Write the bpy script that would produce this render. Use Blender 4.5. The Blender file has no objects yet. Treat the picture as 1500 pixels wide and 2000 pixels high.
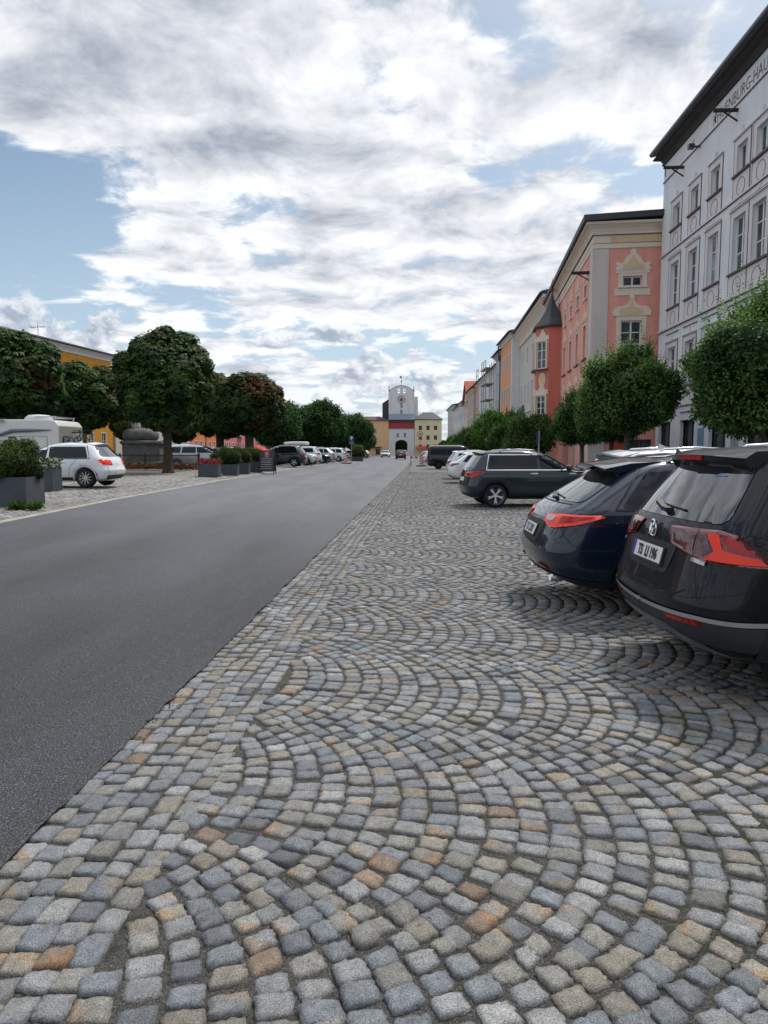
import bpy, bmesh, math, random
import numpy as np
from mathutils import Vector, Matrix, noise as mnoise
from mathutils.geometry import tessellate_polygon, delaunay_2d_cdt

random.seed(7)
RNG = np.random.default_rng(11)
scene = bpy.context.scene
COL = scene.collection
R = math.radians

# ------------------------------------------------------------------ camera
CAM_H, FOC = 1.6, 1350.0
PITCH = math.atan(120 / FOC)
cam_d = bpy.data.cameras.new("camera")
cam_d.sensor_fit = 'VERTICAL'
cam_d.sensor_height = 36.0
cam_d.lens = 36.0 * FOC / 2000.0
cam_d.clip_start = 0.05
cam_d.clip_end = 5000
cam = bpy.data.objects.new("camera", cam_d)
COL.objects.link(cam)
cam.location = (0, 0, CAM_H)
cam.rotation_euler = (math.pi / 2 - PITCH, 0, 0)
scene.camera = cam
scene.render.resolution_x, scene.render.resolution_y = 768, 1024
scene.view_settings.view_transform = 'Standard'
scene.view_settings.look = 'None'
scene.view_settings.exposure = 0
scene.view_settings.gamma = 1

def px(u, Y):                      # world X of photo column u at distance Y
    return (u - 750) / FOC * Y
def pz(v, Y):                      # world Z of photo row v at distance Y
    k = (1000 - v) / FOC; c, s = math.cos(PITCH), math.sin(PITCH)
    return CAM_H + Y * (k * c - s) / (c + k * s)

# ------------------------------------------------------------------ ground shape
def XR(Y): return -1.63 + 0.0556 * Y
_LY = np.array([-60, 5, 12.5, 18.5, 29.4, 43, 61, 104, 150, 215, 300.])
_LX = np.array([-8.0, -7.05, -6.98, -7.1, -6.95, -6.55, -5.9, -3.9, -1.0, 2.6, 7.0])
def XL(Y): return np.interp(Y, _LY, _LX)
def zg(X, Y):
    s = XR(np.asarray(Y, float)) - np.asarray(X, float)
    k = 1.0 / (1.0 + (np.maximum(np.asarray(Y, float), 0) / 150) ** 2)
    z = np.where(s <= 0, 0.0, np.where(s < 9, 0.045 * s, 0.405 + 0.008 * (s - 9)))
    return z * k
def zgf(X, Y): return float(zg(X, Y))

# ------------------------------------------------------------------ node helpers
class G:
    """tiny wrapper that writes node graphs"""
    def __init__(self, tree):
        self.t = tree
    def n(self, typ, **kw):
        nd = self.t.nodes.new(typ)
        for k, v in kw.items(): setattr(nd, k, v)
        return nd
    def put(self, sock, v):
        if isinstance(v, bpy.types.NodeSocket): self.t.links.new(v, sock)
        elif v is not None:
            if hasattr(sock.default_value, '__len__') and not hasattr(v, '__len__'): v = (v,) * len(sock.default_value)
            if hasattr(v, '__len__') and len(sock.default_value) == 4 and len(v) == 3: v = (*v, 1)
            sock.default_value = v
    def m(self, op, a, b=None, c=None, clamp=False):
        nd = self.n('ShaderNodeMath', operation=op, use_clamp=clamp)
        for i, x in enumerate((a, b, c)):
            if x is not None: self.put(nd.inputs[i], x)
        return nd.outputs[0]
    def vm(self, op, a, b=None):
        nd = self.n('ShaderNodeVectorMath', operation=op)
        self.put(nd.inputs[0], a)
        if b is not None:
            if op == 'SCALE': self.put(nd.inputs['Scale'], b)
            else: self.put(nd.inputs[1], b)
        return nd.outputs['Value'] if op in ('DOT_PRODUCT', 'LENGTH', 'DISTANCE') else nd.outputs[0]
    def noise(self, vec, scale, detail=3, rough=0.5, dist=0.0, out='Fac', lac=2.0):
        nd = self.n('ShaderNodeTexNoise')
        if vec is not None: self.put(nd.inputs['Vector'], vec)
        self.put(nd.inputs['Scale'], scale); self.put(nd.inputs['Detail'], detail)
        self.put(nd.inputs['Roughness'], rough); self.put(nd.inputs['Distortion'], dist)
        self.put(nd.inputs['Lacunarity'], lac)
        return nd.outputs[out]
    def ramp(self, fac, stops, interp='LINEAR'):
        nd = self.n('ShaderNodeValToRGB'); cr = nd.color_ramp; cr.interpolation = interp
        while len(cr.elements) < len(stops): cr.elements.new(0.5)
        for e, (p, c) in zip(cr.elements, stops):
            e.position = p
            e.color = (c, c, c, 1) if not hasattr(c, '__len__') else (*c[:3], 1)
        self.put(nd.inputs[0], fac)
        return nd.outputs[0]
    def mix(self, fac, a, b, typ='MIX'):
        nd = self.n('ShaderNodeMix', data_type='RGBA', blend_type=typ)
        self.put(nd.inputs[0], fac); self.put(nd.inputs[6], a); self.put(nd.inputs[7], b)
        return nd.outputs[2]
    def sm(self, x, lo, hi):
        nd = self.n('ShaderNodeMapRange', interpolation_type='SMOOTHSTEP')
        self.put(nd.inputs[0], x); self.put(nd.inputs[1], lo); self.put(nd.inputs[2], hi)
        return nd.outputs[0]
    def bump(self, h, strength=0.3, dist=0.01, normal=None):
        nd = self.n('ShaderNodeBump')
        self.put(nd.inputs['Strength'], strength); self.put(nd.inputs['Distance'], dist); self.put(nd.inputs['Height'], h)
        if normal is not None: self.put(nd.inputs['Normal'], normal)
        return nd.outputs[0]
    def coord(self, which='Object'):
        return self.n('ShaderNodeTexCoord').outputs[which]
    def geo(self, which='Position'):
        return self.n('ShaderNodeNewGeometry').outputs[which]

MATS = {}
def newmat(name):
    m = bpy.data.materials.new(name); m.use_nodes = True
    g = G(m.node_tree)
    b = m.node_tree.nodes['Principled BSDF']
    return m, g, b
def mat(name, col, rough=0.6, metal=0.0, spec=0.5, var=0.0, vscale=6.0, bump=0.0, bscale=40.0, coat=0.0, dirt=0.0):
    if name in MATS: return MATS[name]
    m, g, b = newmat(name)
    g.put(b.inputs['Base Color'], col)
    b.inputs['Roughness'].default_value = rough; b.inputs['Metallic'].default_value = metal
    b.inputs['Specular IOR Level'].default_value = spec
    if coat: b.inputs['Coat Weight'].default_value = coat; b.inputs['Coat Roughness'].default_value = 0.03
    if var:
        f = g.noise(g.geo(), vscale, 5, 0.6)
        k = g.ramp(f, [(0.3, 1 - var), (0.7, 1 + var)])
        c = g.mix(1.0, (*col, 1), k, 'MULTIPLY')
        if dirt:
            pos = g.geo()
            st = g.noise(g.vm('MULTIPLY', pos, (3.0, 3.0, 0.25)), 1.0, 4, 0.6)
            c = g.mix(g.m('MULTIPLY', g.sm(st, 0.45, 0.75), dirt), c, (0.12, 0.11, 0.10))
        g.put(b.inputs['Base Color'], c)
    if bump:
        g.put(b.inputs['Normal'], g.bump(g.noise(g.geo(), bscale, 4, 0.6), bump, 0.01))
    MATS[name] = m
    return m
def plaster(name, col, var=0.05, dirt=0.2):
    return mat(name, col, rough=0.9, spec=0.2, var=var, vscale=1.3, bump=0.25, bscale=25, dirt=dirt)
def attrmat(name, rough=0.8, spec=0.3, transl=0.0, bump=0.0, bscale=150.0, gran=0.0):
    """base colour from the mesh attribute 'col'"""
    if name in MATS: return MATS[name]
    m, g, b = newmat(name)
    at = g.n('ShaderNodeAttribute', attribute_name='col')
    c = at.outputs['Color']
    if gran:
        sp = g.noise(g.geo(), 230, 2, 0.75)
        c = g.mix(1.0, c, g.ramp(sp, [(0.3, 1 - gran), (0.5, 1.0), (0.72, 1 + gran)]), 'MULTIPLY')
        bl = g.noise(g.geo(), 24, 4, 0.65)
        c = g.mix(1.0, c, g.ramp(bl, [(0.3, 0.72), (0.7, 1.22)]), 'MULTIPLY')
    g.put(b.inputs['Base Color'], c)
    b.inputs['Roughness'].default_value = rough; b.inputs['Specular IOR Level'].default_value = spec
    if bump: g.put(b.inputs['Normal'], g.bump(g.noise(g.geo(), bscale, 4, 0.65), bump, 0.006))
    if transl:
        tr = g.n('ShaderNodeBsdfTranslucent'); g.put(tr.inputs['Color'], g.mix(1.0, c, (1.0, 1.25, 0.5, 1), 'MULTIPLY'))
        mx = g.n('ShaderNodeMixShader'); mx.inputs[0].default_value = transl
        m.node_tree.links.new(b.outputs[0], mx.inputs[1]); m.node_tree.links.new(tr.outputs[0], mx.inputs[2])
        m.node_tree.links.new(mx.outputs[0], m.node_tree.nodes['Material Output'].inputs['Surface'])
    MATS[name] = m
    return m

# ------------------------------------------------------------------ object helpers
def setp(o, label=None, cat=None, group=None, kind=None):
    if label: o['label'] = label
    if cat: o['category'] = cat
    if group: o['group'] = group
    if kind: o['kind'] = kind
    return o
def thing(name, label, cat, loc=(0, 0, 0), rz=0.0, group=None):
    o = bpy.data.objects.new(name, None); COL.objects.link(o)
    o.location = loc; o.rotation_euler = (0, 0, rz); o.empty_display_size = 0.2
    return setp(o, label, cat, group)
def link(name, me, parent=None, M=None):
    o = bpy.data.objects.new(name, me); COL.objects.link(o)
    if parent is not None: o.parent = parent
    if M is not None: o.matrix_basis = M
    return o
def copy_tree(o, parent=None):
    c = o.copy(); COL.objects.link(c)
    if parent is not None: c.parent = parent; c.matrix_parent_inverse = o.matrix_parent_inverse.copy()
    for ch in list(KIDS(o)): copy_tree(ch, c)
    return c
def KIDS(o): return [x for x in COL.objects if x.parent == o]

class MB:
    def __init__(self): self.v = []; self.f = []
    def add(self, vs, fs, M=None):
        k = len(self.v)
        if M is not None: vs = [M @ Vector(p) for p in vs]
        self.v.extend([tuple(p) for p in vs]); self.f.extend([tuple(i + k for i in f) for f in fs]); return self
    def box(self, c, s, M=None, rz=0.0):
        x, y, z = s[0] / 2, s[1] / 2, s[2] / 2
        vs = [(-x, -y, -z), (x, -y, -z), (x, y, -z), (-x, y, -z), (-x, -y, z), (x, -y, z), (x, y, z), (-x, y, z)]
        T = Matrix.Translation(c) @ Matrix.Rotation(rz, 4, 'Z')
        if M is not None: T = M @ T
        return self.add(vs, [(3, 2, 1, 0), (4, 5, 6, 7), (0, 1, 5, 4), (1, 2, 6, 5), (2, 3, 7, 6), (3, 0, 4, 7)], T)
    def b(self, x0, x1, y0, y1, z0, z1, M=None):
        return self.box(((x0 + x1) / 2, (y0 + y1) / 2, (z0 + z1) / 2), (x1 - x0, y1 - y0, z1 - z0), M)
    def bar(self, p, q, w, h=None):
        p, q = Vector(p), Vector(q); d = q - p; L = d.length
        rot = d.to_track_quat('X', 'Z').to_matrix().to_4x4()
        return self.box((0, 0, 0), (L, w, h or w), Matrix.Translation((p + q) / 2) @ rot)
    def tube(self, pts, r, n=8, cap=True, M=None):
        pts = [Vector(p) for p in pts]; rs = r if hasattr(r, '__len__') else [r] * len(pts)
        vs, fs = [], []
        up = Vector((0, 0, 1))
        prev = None
        for i, p in enumerate(pts):
            d = (pts[min(i + 1, len(pts) - 1)] - pts[max(i - 1, 0)]).normalized()
            if prev is None: a = d.cross(up if abs(d.z) < .95 else Vector((1, 0, 0))).normalized()
            else: a = (prev - d * prev.dot(d)).normalized()
            prev = a; bb = d.cross(a)
            for k in range(n):
                t = 2 * math.pi * k / n
                vs.append(p + (a * math.cos(t) + bb * math.sin(t)) * rs[i])
        for i in range(len(pts) - 1):
            for k in range(n):
                fs.append((i * n + k, i * n + (k + 1) % n, (i + 1) * n + (k + 1) % n, (i + 1) * n + k))
        if cap:
            fs.append(tuple(range(n))[::-1]); fs.append(tuple(range((len(pts) - 1) * n, len(pts) * n)))
        return self.add(vs, fs, M)
    def lathe(self, prof, n=16, M=None, cap=True):
        vs, fs = [], []
        for r, z in prof:
            for k in range(n):
                t = 2 * math.pi * k / n; vs.append((r * math.cos(t), r * math.sin(t), z))
        for i in range(len(prof) - 1):
            for k in range(n):
                fs.append((i * n + k, i * n + (k + 1) % n, (i + 1) * n + (k + 1) % n, (i + 1) * n + k))
        if cap:
            fs.append(tuple(range(n))[::-1]); fs.append(tuple(range((len(prof) - 1) * n, len(prof) * n)))
        return self.add(vs, fs, M)
    def prism(self, poly, y0, y1, M=None, holes=()):
        """polygon in (x,z) extruded along y"""
        loops = [list(poly)] + [list(h) for h in holes]
        flat = [p for l in loops for p in l]
        tris = tessellate_polygon([[Vector((a, b, 0)) for a, b in l] for l in loops])
        n = len(flat)
        vs = [(a, y0, b) for a, b in flat] + [(a, y1, b) for a, b in flat]
        fs = [tuple(t) for t in tris] + [tuple(i + n for i in t)[::-1] for t in tris]
        k = 0
        for l in loops:
            for i in range(len(l)):
                j = (i + 1) % len(l); fs.append((k + i, k + j, n + k + j, n + k + i))
            k += len(l)
        return self.add(vs, fs, M)
    def build(self, name, material, parent=None, smooth=False, M=None, bevel=0.0, fix=True):
        me = self.mesh(name, material, smooth, fix)
        o = link(name, me, parent, M)
        if bevel:
            md = o.modifiers.new('bevel', 'BEVEL'); md.width = bevel; md.segments = 2; md.limit_method = 'ANGLE'
        return o
    def mesh(self, name, material, smooth=False, fix=True):
        me = bpy.data.meshes.new(name); me.from_pydata(self.v, [], self.f); me.update()
        if fix:
            bm = bmesh.new(); bm.from_mesh(me); bmesh.ops.recalc_face_normals(bm, faces=bm.faces); bm.to_mesh(me); bm.free()
        if smooth: me.polygons.foreach_set('use_smooth', [True] * len(me.polygons))
        if material: me.materials.append(material)
        return me

def npmesh(name, V, F, material, cols=None, smooth=False):
    """V (n,3), F (m,4) or (m,3) numpy -> mesh with optional point colour attribute"""
    me = bpy.data.meshes.new(name)
    n, (m, k) = len(V), F.shape
    me.vertices.add(n); me.vertices.foreach_set('co', np.ascontiguousarray(V, dtype=np.float32).ravel())
    me.loops.add(m * k); me.loops.foreach_set('vertex_index', np.ascontiguousarray(F, dtype=np.int32).ravel())
    me.polygons.add(m); me.polygons.foreach_set('loop_start', np.arange(0, m * k, k, dtype=np.int32))
    me.polygons.foreach_set('loop_total', np.full(m, k, dtype=np.int32))
    if smooth: me.polygons.foreach_set('use_smooth', np.ones(m, dtype=bool))
    me.update(calc_edges=True)
    if cols is not None:
        a = me.attributes.new('col', 'FLOAT_COLOR', 'POINT')
        c4 = np.ones((n, 4), np.float32); c4[:, :3] = cols
        a.data.foreach_set('color', c4.ravel())
    if material: me.materials.append(material)
    return me

_TXT = {}
def text2d(s, size=1.0, xs=1.0, bold=0.0):
    """letters as flat triangles: (list of (x,y), list of faces), centred in x, baseline at 0"""
    key = (s, size, xs, bold)
    if key in _TXT: return _TXT[key]
    cu = bpy.data.curves.new('txt', 'FONT'); cu.body = s; cu.size = size; cu.align_x = 'CENTER'; cu.offset = bold; cu.resolution_u = 3
    o = bpy.data.objects.new('txt', cu); COL.objects.link(o)
    bpy.context.view_layer.update()
    me = o.evaluated_get(bpy.context.evaluated_depsgraph_get()).to_mesh()
    vs = [(v.co.x * xs, v.co.y) for v in me.vertices]; fs = [tuple(p.vertices) for p in me.polygons]
    o.to_mesh_clear(); bpy.data.objects.remove(o); bpy.data.curves.remove(cu)
    _TXT[key] = (vs, fs)
    return _TXT[key]
# ------------------------------------------------------------------ daylight
SUN_EL, SUN_AZ = R(54), R(32)          # azimuth from +Y toward +X
sd = bpy.data.lights.new('sun', 'SUN'); sd.energy = 2.8; sd.angle = R(6); sd.color = (1.0, 0.965, 0.92)
so = bpy.data.objects.new('sun', sd); COL.objects.link(so)
sdir = Vector((math.sin(SUN_AZ) * math.cos(SUN_EL), math.cos(SUN_AZ) * math.cos(SUN_EL), math.sin(SUN_EL)))
so.rotation_euler = (-sdir).to_track_quat('-Z', 'Y').to_euler()
so.location = (20, 20, 60)

w = bpy.data.worlds.new("World"); scene.world = w; w.use_nodes = True
g = G(w.node_tree)
bg = w.node_tree.nodes['Background']; bg.inputs['Strength'].default_value = 0.1
sky = g.n('ShaderNodeTexSky', sky_type='NISHITA'); sky.sun_disc = False
sky.sun_elevation = SUN_EL; sky.sun_rotation = SUN_AZ; sky.dust_density = 1.2; sky.ozone_density = 1.5
D = g.vm('NORMALIZE', g.coord('Generated'))
sep = g.n('ShaderNodeSeparateXYZ'); g.put(sep.inputs[0], D)
dx, dy, dz = sep.outputs
el = g.m('ARCSINE', dz)                       # radians
az = g.m('ARCTAN2', dx, dy)
def blob(azd, eld, sa, se):                   # soft window on the sky dome, degrees
    a = g.m('DIVIDE', g.m('SUBTRACT', az, R(azd)), R(sa)); e = g.m('DIVIDE', g.m('SUBTRACT', el, R(eld)), R(se))
    r2 = g.m('ADD', g.m('MULTIPLY', a, a), g.m('MULTIPLY', e, e))
    return g.m('EXPONENT', g.m('MULTIPLY', r2, -1.0))
zc = g.m('ADD', g.m('MAXIMUM', dz, 0.0), 0.135)
comb = g.n('ShaderNodeCombineXYZ')
g.put(comb.inputs[0], g.m('DIVIDE', dx, zc)); g.put(comb.inputs[1], g.m('DIVIDE', dy, zc)); comb.inputs[2].default_value = 3.7
P = comb.outputs[0]
def density(p):
    big = g.noise(p, 0.75, 3, 0.5, 0.3)
    fine = g.noise(p, 3.5, 10, 0.60, 0.3)
    return g.m('ADD', g.m('MULTIPLY', big, 0.42), g.m('MULTIPLY', fine, 0.70))
def sblob(u, v, su, sv):                       # the same window given by where it stands in the view up the street
    k = (1000 - v) / FOC; c_, s_ = math.cos(PITCH), math.sin(PITCH); fw, upv, xx = c_ + k * s_, k * c_ - s_, (u - 750) / FOC
    return blob(math.degrees(math.atan2(xx, fw)), math.degrees(math.atan2(upv, math.hypot(xx, fw))), su * .0424, sv * .0424)
bias = g.m('MULTIPLY', sblob(60, 355, 170, 65), -0.25)
for u_, v_, su_, sv_, k_ in ((50, 520, 130, 90, -0.22), (250, 330, 110, 40, -0.06), (455, 380, 70, 30, -0.13), (440, 445, 60, 22, -0.10), (550, 410, 60, 20, -0.07), (755, 205, 50, 60, -0.065), (980, 25, 50, 50, -0.13),
        (1060, 105, 50, 25, -0.11), (1000, 345, 70, 25, -0.13), (1275, 350, 60, 30, -0.15), (715, 468, 60, 20, -0.09), (330, 610, 160, 30, -0.09), (180, 450, 90, 30, -0.10), (620, 360, 50, 18, -0.07), (860, 500, 60, 18, -0.06), (590, 690, 90, 30, -0.08), (620, 780, 80, 40, -0.08), (880, 600, 100, 30, -0.04),
        (300, 100, 330, 130, 0.11), (1220, 90, 210, 110, 0.08), (80, 250, 120, 60, 0.06), (560, 300, 250, 70, 0.05), (330, 440, 120, 40, 0.05), (650, 560, 420, 80, 0.05), (900, 420, 200, 90, 0.05)):
    bias = g.m('ADD', bias, g.m('MULTIPLY', sblob(u_, v_, su_, sv_), k_ * 0.9))
d0 = g.m('ADD', density(P), bias)
off = g.vm('ADD', P, (0.05, 0.11, 0.0))
d1 = g.m('ADD', density(off), bias)
cov = g.sm(d0, 0.466, 0.572)
thick = g.sm(d0, 0.54, 0.76)
rim = g.m('MULTIPLY', g.m('SUBTRACT', d0, d1), 4.8)             # brighter where the side toward the sun is thin
lit = g.m('ADD', g.m('SUBTRACT', 0.93, g.m('MULTIPLY', thick, 0.34)), g.m('MULTIPLY', rim, 0.55))
for u_, v_, su_, sv_, k_ in ((720, 130, 330, 110, 0.16), (1250, 200, 130, 80, 0.14), (330, 60, 260, 110, -0.11), (1250, 60, 230, 90, -0.11), (960, 240, 200, 50, -0.10), (620, 20, 300, 40, -0.08), (150, 180, 200, 60, -0.02), (560, 640, 500, 120, 0.05)):
    lit = g.m('ADD', lit, g.m('MULTIPLY', sblob(u_, v_, su_, sv_), k_))
lit = g.m('MINIMUM', g.m('MAXIMUM', lit, 0.48), 1.10)
ccol = g.mix(g.sm(lit, 0.35, 0.95), (0.88, 0.94, 1.06), (1.0, 1.0, 1.0))
cl = g.vm('SCALE', ccol, g.m('MULTIPLY', lit, 10.0))
# heaped cumulus low over the horizon
Q = g.vm('MULTIPLY', D, (1.0, 1.0, 1.5))
c2 = g.m('ADD', g.m('MULTIPLY', g.noise(Q, 7.0, 2, 0.5), 0.5), g.m('MULTIPLY', g.noise(Q, 17.0, 8, 0.58), 0.5))
c2b = g.m('ADD', g.m('MULTIPLY', g.noise(g.vm('ADD', Q, (0.008, 0.0, 0.016)), 7.0, 2, 0.5), 0.5), g.m('MULTIPLY', g.noise(g.vm('ADD', Q, (0.008, 0.0, 0.016)), 17.0, 8, 0.58), 0.5))
band = g.m('ADD', g.m('MULTIPLY', blob(-25, 7.6, 7.5, 2.6), 0.16), g.m('MULTIPLY', blob(-3, 5.2, 5, 3.0), 0.13))
band = g.m('ADD', band, g.m('MULTIPLY', blob(7, 4.0, 6, 3.5), 0.12))
c2m = g.m('ADD', c2, band)
cov2 = g.m('MULTIPLY', g.sm(c2m, 0.565, 0.61), g.sm(el, R(14), R(9)))
lit2 = g.m('ADD', 0.74, g.m('MULTIPLY', g.m('SUBTRACT', c2, c2b), 5.5))
lit2 = g.m('MINIMUM', g.m('MAXIMUM', lit2, 0.5), 1.0)
cl2 = g.vm('SCALE', g.mix(g.sm(lit2, 0.5, 0.9), (0.84, 0.92, 1.06), (1, 1, 1)), g.m('MULTIPLY', lit2, 10.0))
# clear sky, paler toward the horizon
blue = g.vm('MULTIPLY', sky.outputs[0], (1.25, 1.22, 1.06))
haze = g.sm(el, R(24), R(1))
blue = g.mix(g.m('MULTIPLY', haze, 0.72), blue, (5.6, 6.9, 8.2))
out = g.mix(g.m('MULTIPLY', cov, g.m('SUBTRACT', 1.0, g.m('MULTIPLY', g.sm(el, R(8), R(2)), 0.35))), blue, cl)
out = g.mix(g.m('MULTIPLY', cov2, 0.92), out, cl2)
out = g.vm('MULTIPLY', out, (0.965, 0.995, 1.045))
out = g.vm('SCALE', out, g.m('ADD', 1.0, g.m('MULTIPLY', g.sm(el, R(34), R(60)), 0.50)))
g.put(bg.inputs['Color'], out)
# ------------------------------------------------------------------ ground sheets
def sheet(name, Ys, colfn, material, zoff=0.0, kind='structure'):
    rows = [colfn(y) for y in Ys]; nc = len(rows[0])
    V = np.array([(x, y, 0.0) for y, r in zip(Ys, rows) for x in r])
    V[:, 2] = zg(V[:, 0], V[:, 1]) + zoff
    i = np.arange(len(Ys) - 1)[:, None] * nc + np.arange(nc - 1)[None, :]
    F = np.stack([i, i + 1, i + 1 + nc, i + nc], -1).reshape(-1, 4)
    me = npmesh(name, V, F, material, smooth=True)
    return setp(link(name, me), kind=kind)

def asphalt_mat():
    m, g, b = newmat('asphalt')
    pos = g.geo()
    fine = g.noise(pos, 150, 2, 0.75); mid = g.noise(pos, 60, 3, 0.7); big = g.noise(g.vm('MULTIPLY', pos, (1.0, 0.22, 1.0)), 0.9, 5, 0.6)
    c = g.ramp(fine, [(0.34, (0.010, 0.011, 0.013)), (0.48, (0.034, 0.036, 0.041)), (0.57, (0.062, 0.065, 0.072)), (0.68, (0.26, 0.26, 0.27))])
    c = g.mix(1.0, c, g.ramp(mid, [(0.3, 0.82), (0.7, 1.15)]), 'MULTIPLY')
    c = g.mix(1.0, c, g.ramp(big, [(0.32, 0.72), (0.5, 1.0), (0.7, 1.25)]), 'MULTIPLY')
    # grazing sheen painted into the colour: paler further up the street
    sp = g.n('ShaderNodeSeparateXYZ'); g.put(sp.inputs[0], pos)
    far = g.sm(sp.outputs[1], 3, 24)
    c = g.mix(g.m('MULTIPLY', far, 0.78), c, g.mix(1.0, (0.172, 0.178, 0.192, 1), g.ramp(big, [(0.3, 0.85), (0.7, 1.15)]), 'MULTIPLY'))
    lane = g.n('ShaderNodeMath', operation='SINE'); g.put(lane.inputs[0], g.m('MULTIPLY', g.m('SUBTRACT', sp.outputs[0], g.m('MULTIPLY', sp.outputs[1], 0.045)), 3.4))
    c = g.mix(1.0, c, g.ramp(g.m('ADD', g.m('MULTIPLY', lane.outputs[0], .35), g.m('MULTIPLY', big, .6)), [(0.0, 0.96), (0.7, 1.05)]), 'MULTIPLY')
    stain = g.noise(pos, 0.55, 6, 0.7, 1.2)
    c = g.mix(g.m('MULTIPLY', g.sm(stain, .58, .72), .10), c, (0.022, 0.022, 0.025))
    crk = g.n('ShaderNodeTexVoronoi', feature='DISTANCE_TO_EDGE'); g.put(crk.inputs['Vector'], g.vm('ADD', pos, g.vm('SCALE', g.noise(pos, 1.3, 4, .6, out='Color'), 1.6))); g.put(crk.inputs['Scale'], 0.16)
    c = g.mix(g.m('MULTIPLY', g.sm(crk.outputs['Distance'], 0.0030, 0.0010), 0.22), c, (0.016, 0.016, 0.018))
    g.put(b.inputs['Base Color'], c); b.inputs['Roughness'].default_value = 0.82; b.inputs['Specular IOR Level'].default_value = 0.4
    h = g.m('ADD', fine, g.m('MULTIPLY', mid, 0.6))
    g.put(b.inputs['Normal'], g.bump(h, 0.9, 0.012))
    return m
def joint_mat():
    m, g, b = newmat('joint_gravel')
    pos = g.geo()
    f = g.noise(pos, 170, 3, 0.8); mo = g.noise(pos, 1.1, 4, 0.6); mo2 = g.noise(pos, 14, 4, 0.7)
    c = g.ramp(f, [(0.32, (0.020, 0.018, 0.015)), (0.48, (0.085, 0.077, 0.067)), (0.60, (0.16, 0.15, 0.133)), (0.70, (0.38, 0.36, 0.33))])
    sp = g.n('ShaderNodeSeparateXYZ'); g.put(sp.inputs[0], pos)
    right = g.sm(sp.outputs[0], 0.4, 2.6)
    mk = g.m('MULTIPLY', g.sm(g.m('ADD', g.m('ADD', g.m('MULTIPLY', mo, 0.5), g.m('MULTIPLY', mo2, 0.5)), g.m('MULTIPLY', right, 0.12)), 0.53, 0.62), 0.85)
    c = g.mix(mk, c, g.mix(f, (0.016, 0.022, 0.008), (0.055, 0.075, 0.022)))
    g.put(b.inputs['Base Color'], c); b.inputs['Roughness'].default_value = 0.95
    g.put(b.inputs['Normal'], g.bump(f, 1.0, 0.02))
    return m
ASPH, JOINT = asphalt_mat(), joint_mat()
def YS(a, b, n, p=2.0): return [a + (b - a) * (i / n) ** p for i in range(n + 1)]
ground_m = mat('plaza_ground', (0.20, 0.185, 0.165), rough=0.95, spec=0.2, var=0.25, vscale=3.0, bump=0.6, bscale=30)
# a sheet to the horizon, well below the paving
gm = MB(); 
setp(link('ground', npmesh('ground', np.array([(-2500, -400, -0.12), (2500, -400, -0.12), (2500, 3500, -0.12), (-2500, 3500, -0.12)]), np.array([[0, 1, 2, 3]]), ground_m)), kind='structure')
ys = [-8, -4, 0] + [0.5 + .04 * i for i in range(240)] + [10.1 + .12 * i for i in range(200)] + YS(34.5, 330, 90, 1.7)
def roadcols(y):
    j = 0.020 + 0.030 * (mnoise.noise(Vector((y * 2.3, 0, 0))) + .6 * mnoise.noise(Vector((y * 9.1, 5, 0))))
    a, b = float(XL(y)), XR(y) + j
    return [a + (b - a) * k / 10 for k in range(11)]
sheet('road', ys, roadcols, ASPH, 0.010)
sheet('parking_bed', ys, lambda y: [XR(y) - 0.03 + k for k in (0, 0.35, 0.7, 1.5, 3, 5, 8, 12, 20, 60)], JOINT, -0.014)
sheet('plaza_bed', YS(-8, 330, 160, 1.7), lambda y: [float(XL(y)) + 0.02 - k for k in (70, 50, 36, 26, 18, 12, 8, 5, 3, 1.5, 0.6, 0)], mat('plaza_joint', (0.10, 0.088, 0.072), rough=0.95, var=0.4, vscale=9, bump=0.7, bscale=60), -0.016)

# ------------------------------------------------------------------ granite setts, each one a small rounded block in one paving mesh
def tmpl(k, edge=0.10):
    """k x k grid on [-1,1]^2 with worn corners + a skirt"""
    g1 = np.linspace(-1, 1, k); U, Vv = np.meshgrid(g1, g1, indexing='xy')
    u, v = U.ravel(), Vv.ravel()
    r = np.maximum(np.abs(u), np.abs(v))
    cx = 1 - 0.085 * np.abs(u * v) ** 3                       # pull corners in
    pu, pv = u * cx, v * cx
    h = 1 - np.clip((r - 0.70) / 0.30, 0, 1) ** 2.6            # 1 centre .. 0 rim
    idx = np.arange(k * k).reshape(k, k)
    F = np.stack([idx[:-1, :-1], idx[:-1, 1:], idx[1:, 1:], idx[1:, :-1]], -1).reshape(-1, 4)
    ring = np.concatenate([idx[0, :-1], idx[:-1, -1], idx[-1, :0:-1], idx[:0:-1, 0]])
    nb = k * k
    sk = np.arange(len(ring)) + nb
    pu = np.concatenate([pu, pu[ring] * 1.03]); pv = np.concatenate([pv, pv[ring] * 1.03]); h = np.concatenate([h, np.full(len(ring), -1.0)])
    F2 = np.stack([ring, sk, np.roll(sk, -1), np.roll(ring, -1)], -1)
    return pu, pv, h, np.concatenate([F, F2])
def sett_colours(n, warm=0.0):
    t = RNG.random(n)
    pal = np.array([(0.158, 0.170, 0.182), (0.214, 0.217, 0.216), (0.200, 0.191, 0.170), (0.262, 0.261, 0.254), (0.212, 0.190, 0.155), (0.215, 0.157, 0.113), (0.122, 0.131, 0.142)])
    pr = np.array([0.28, 0.27, 0.20, 0.08, 0.10, 0.022, 0.05])
    if warm: pr = pr + np.array([-.12, -.06, .10, .04, .08, 0.0, -.03]) * warm; pr = np.clip(pr, 0.005, 1)
    pr = pr / pr.sum()
    c = pal[np.searchsorted(np.cumsum(pr), t).clip(0, len(pal) - 1)]
    return c * (1 + RNG.normal(0, 0.11, (n, 1))).clip(0.6, 1.5)
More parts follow.
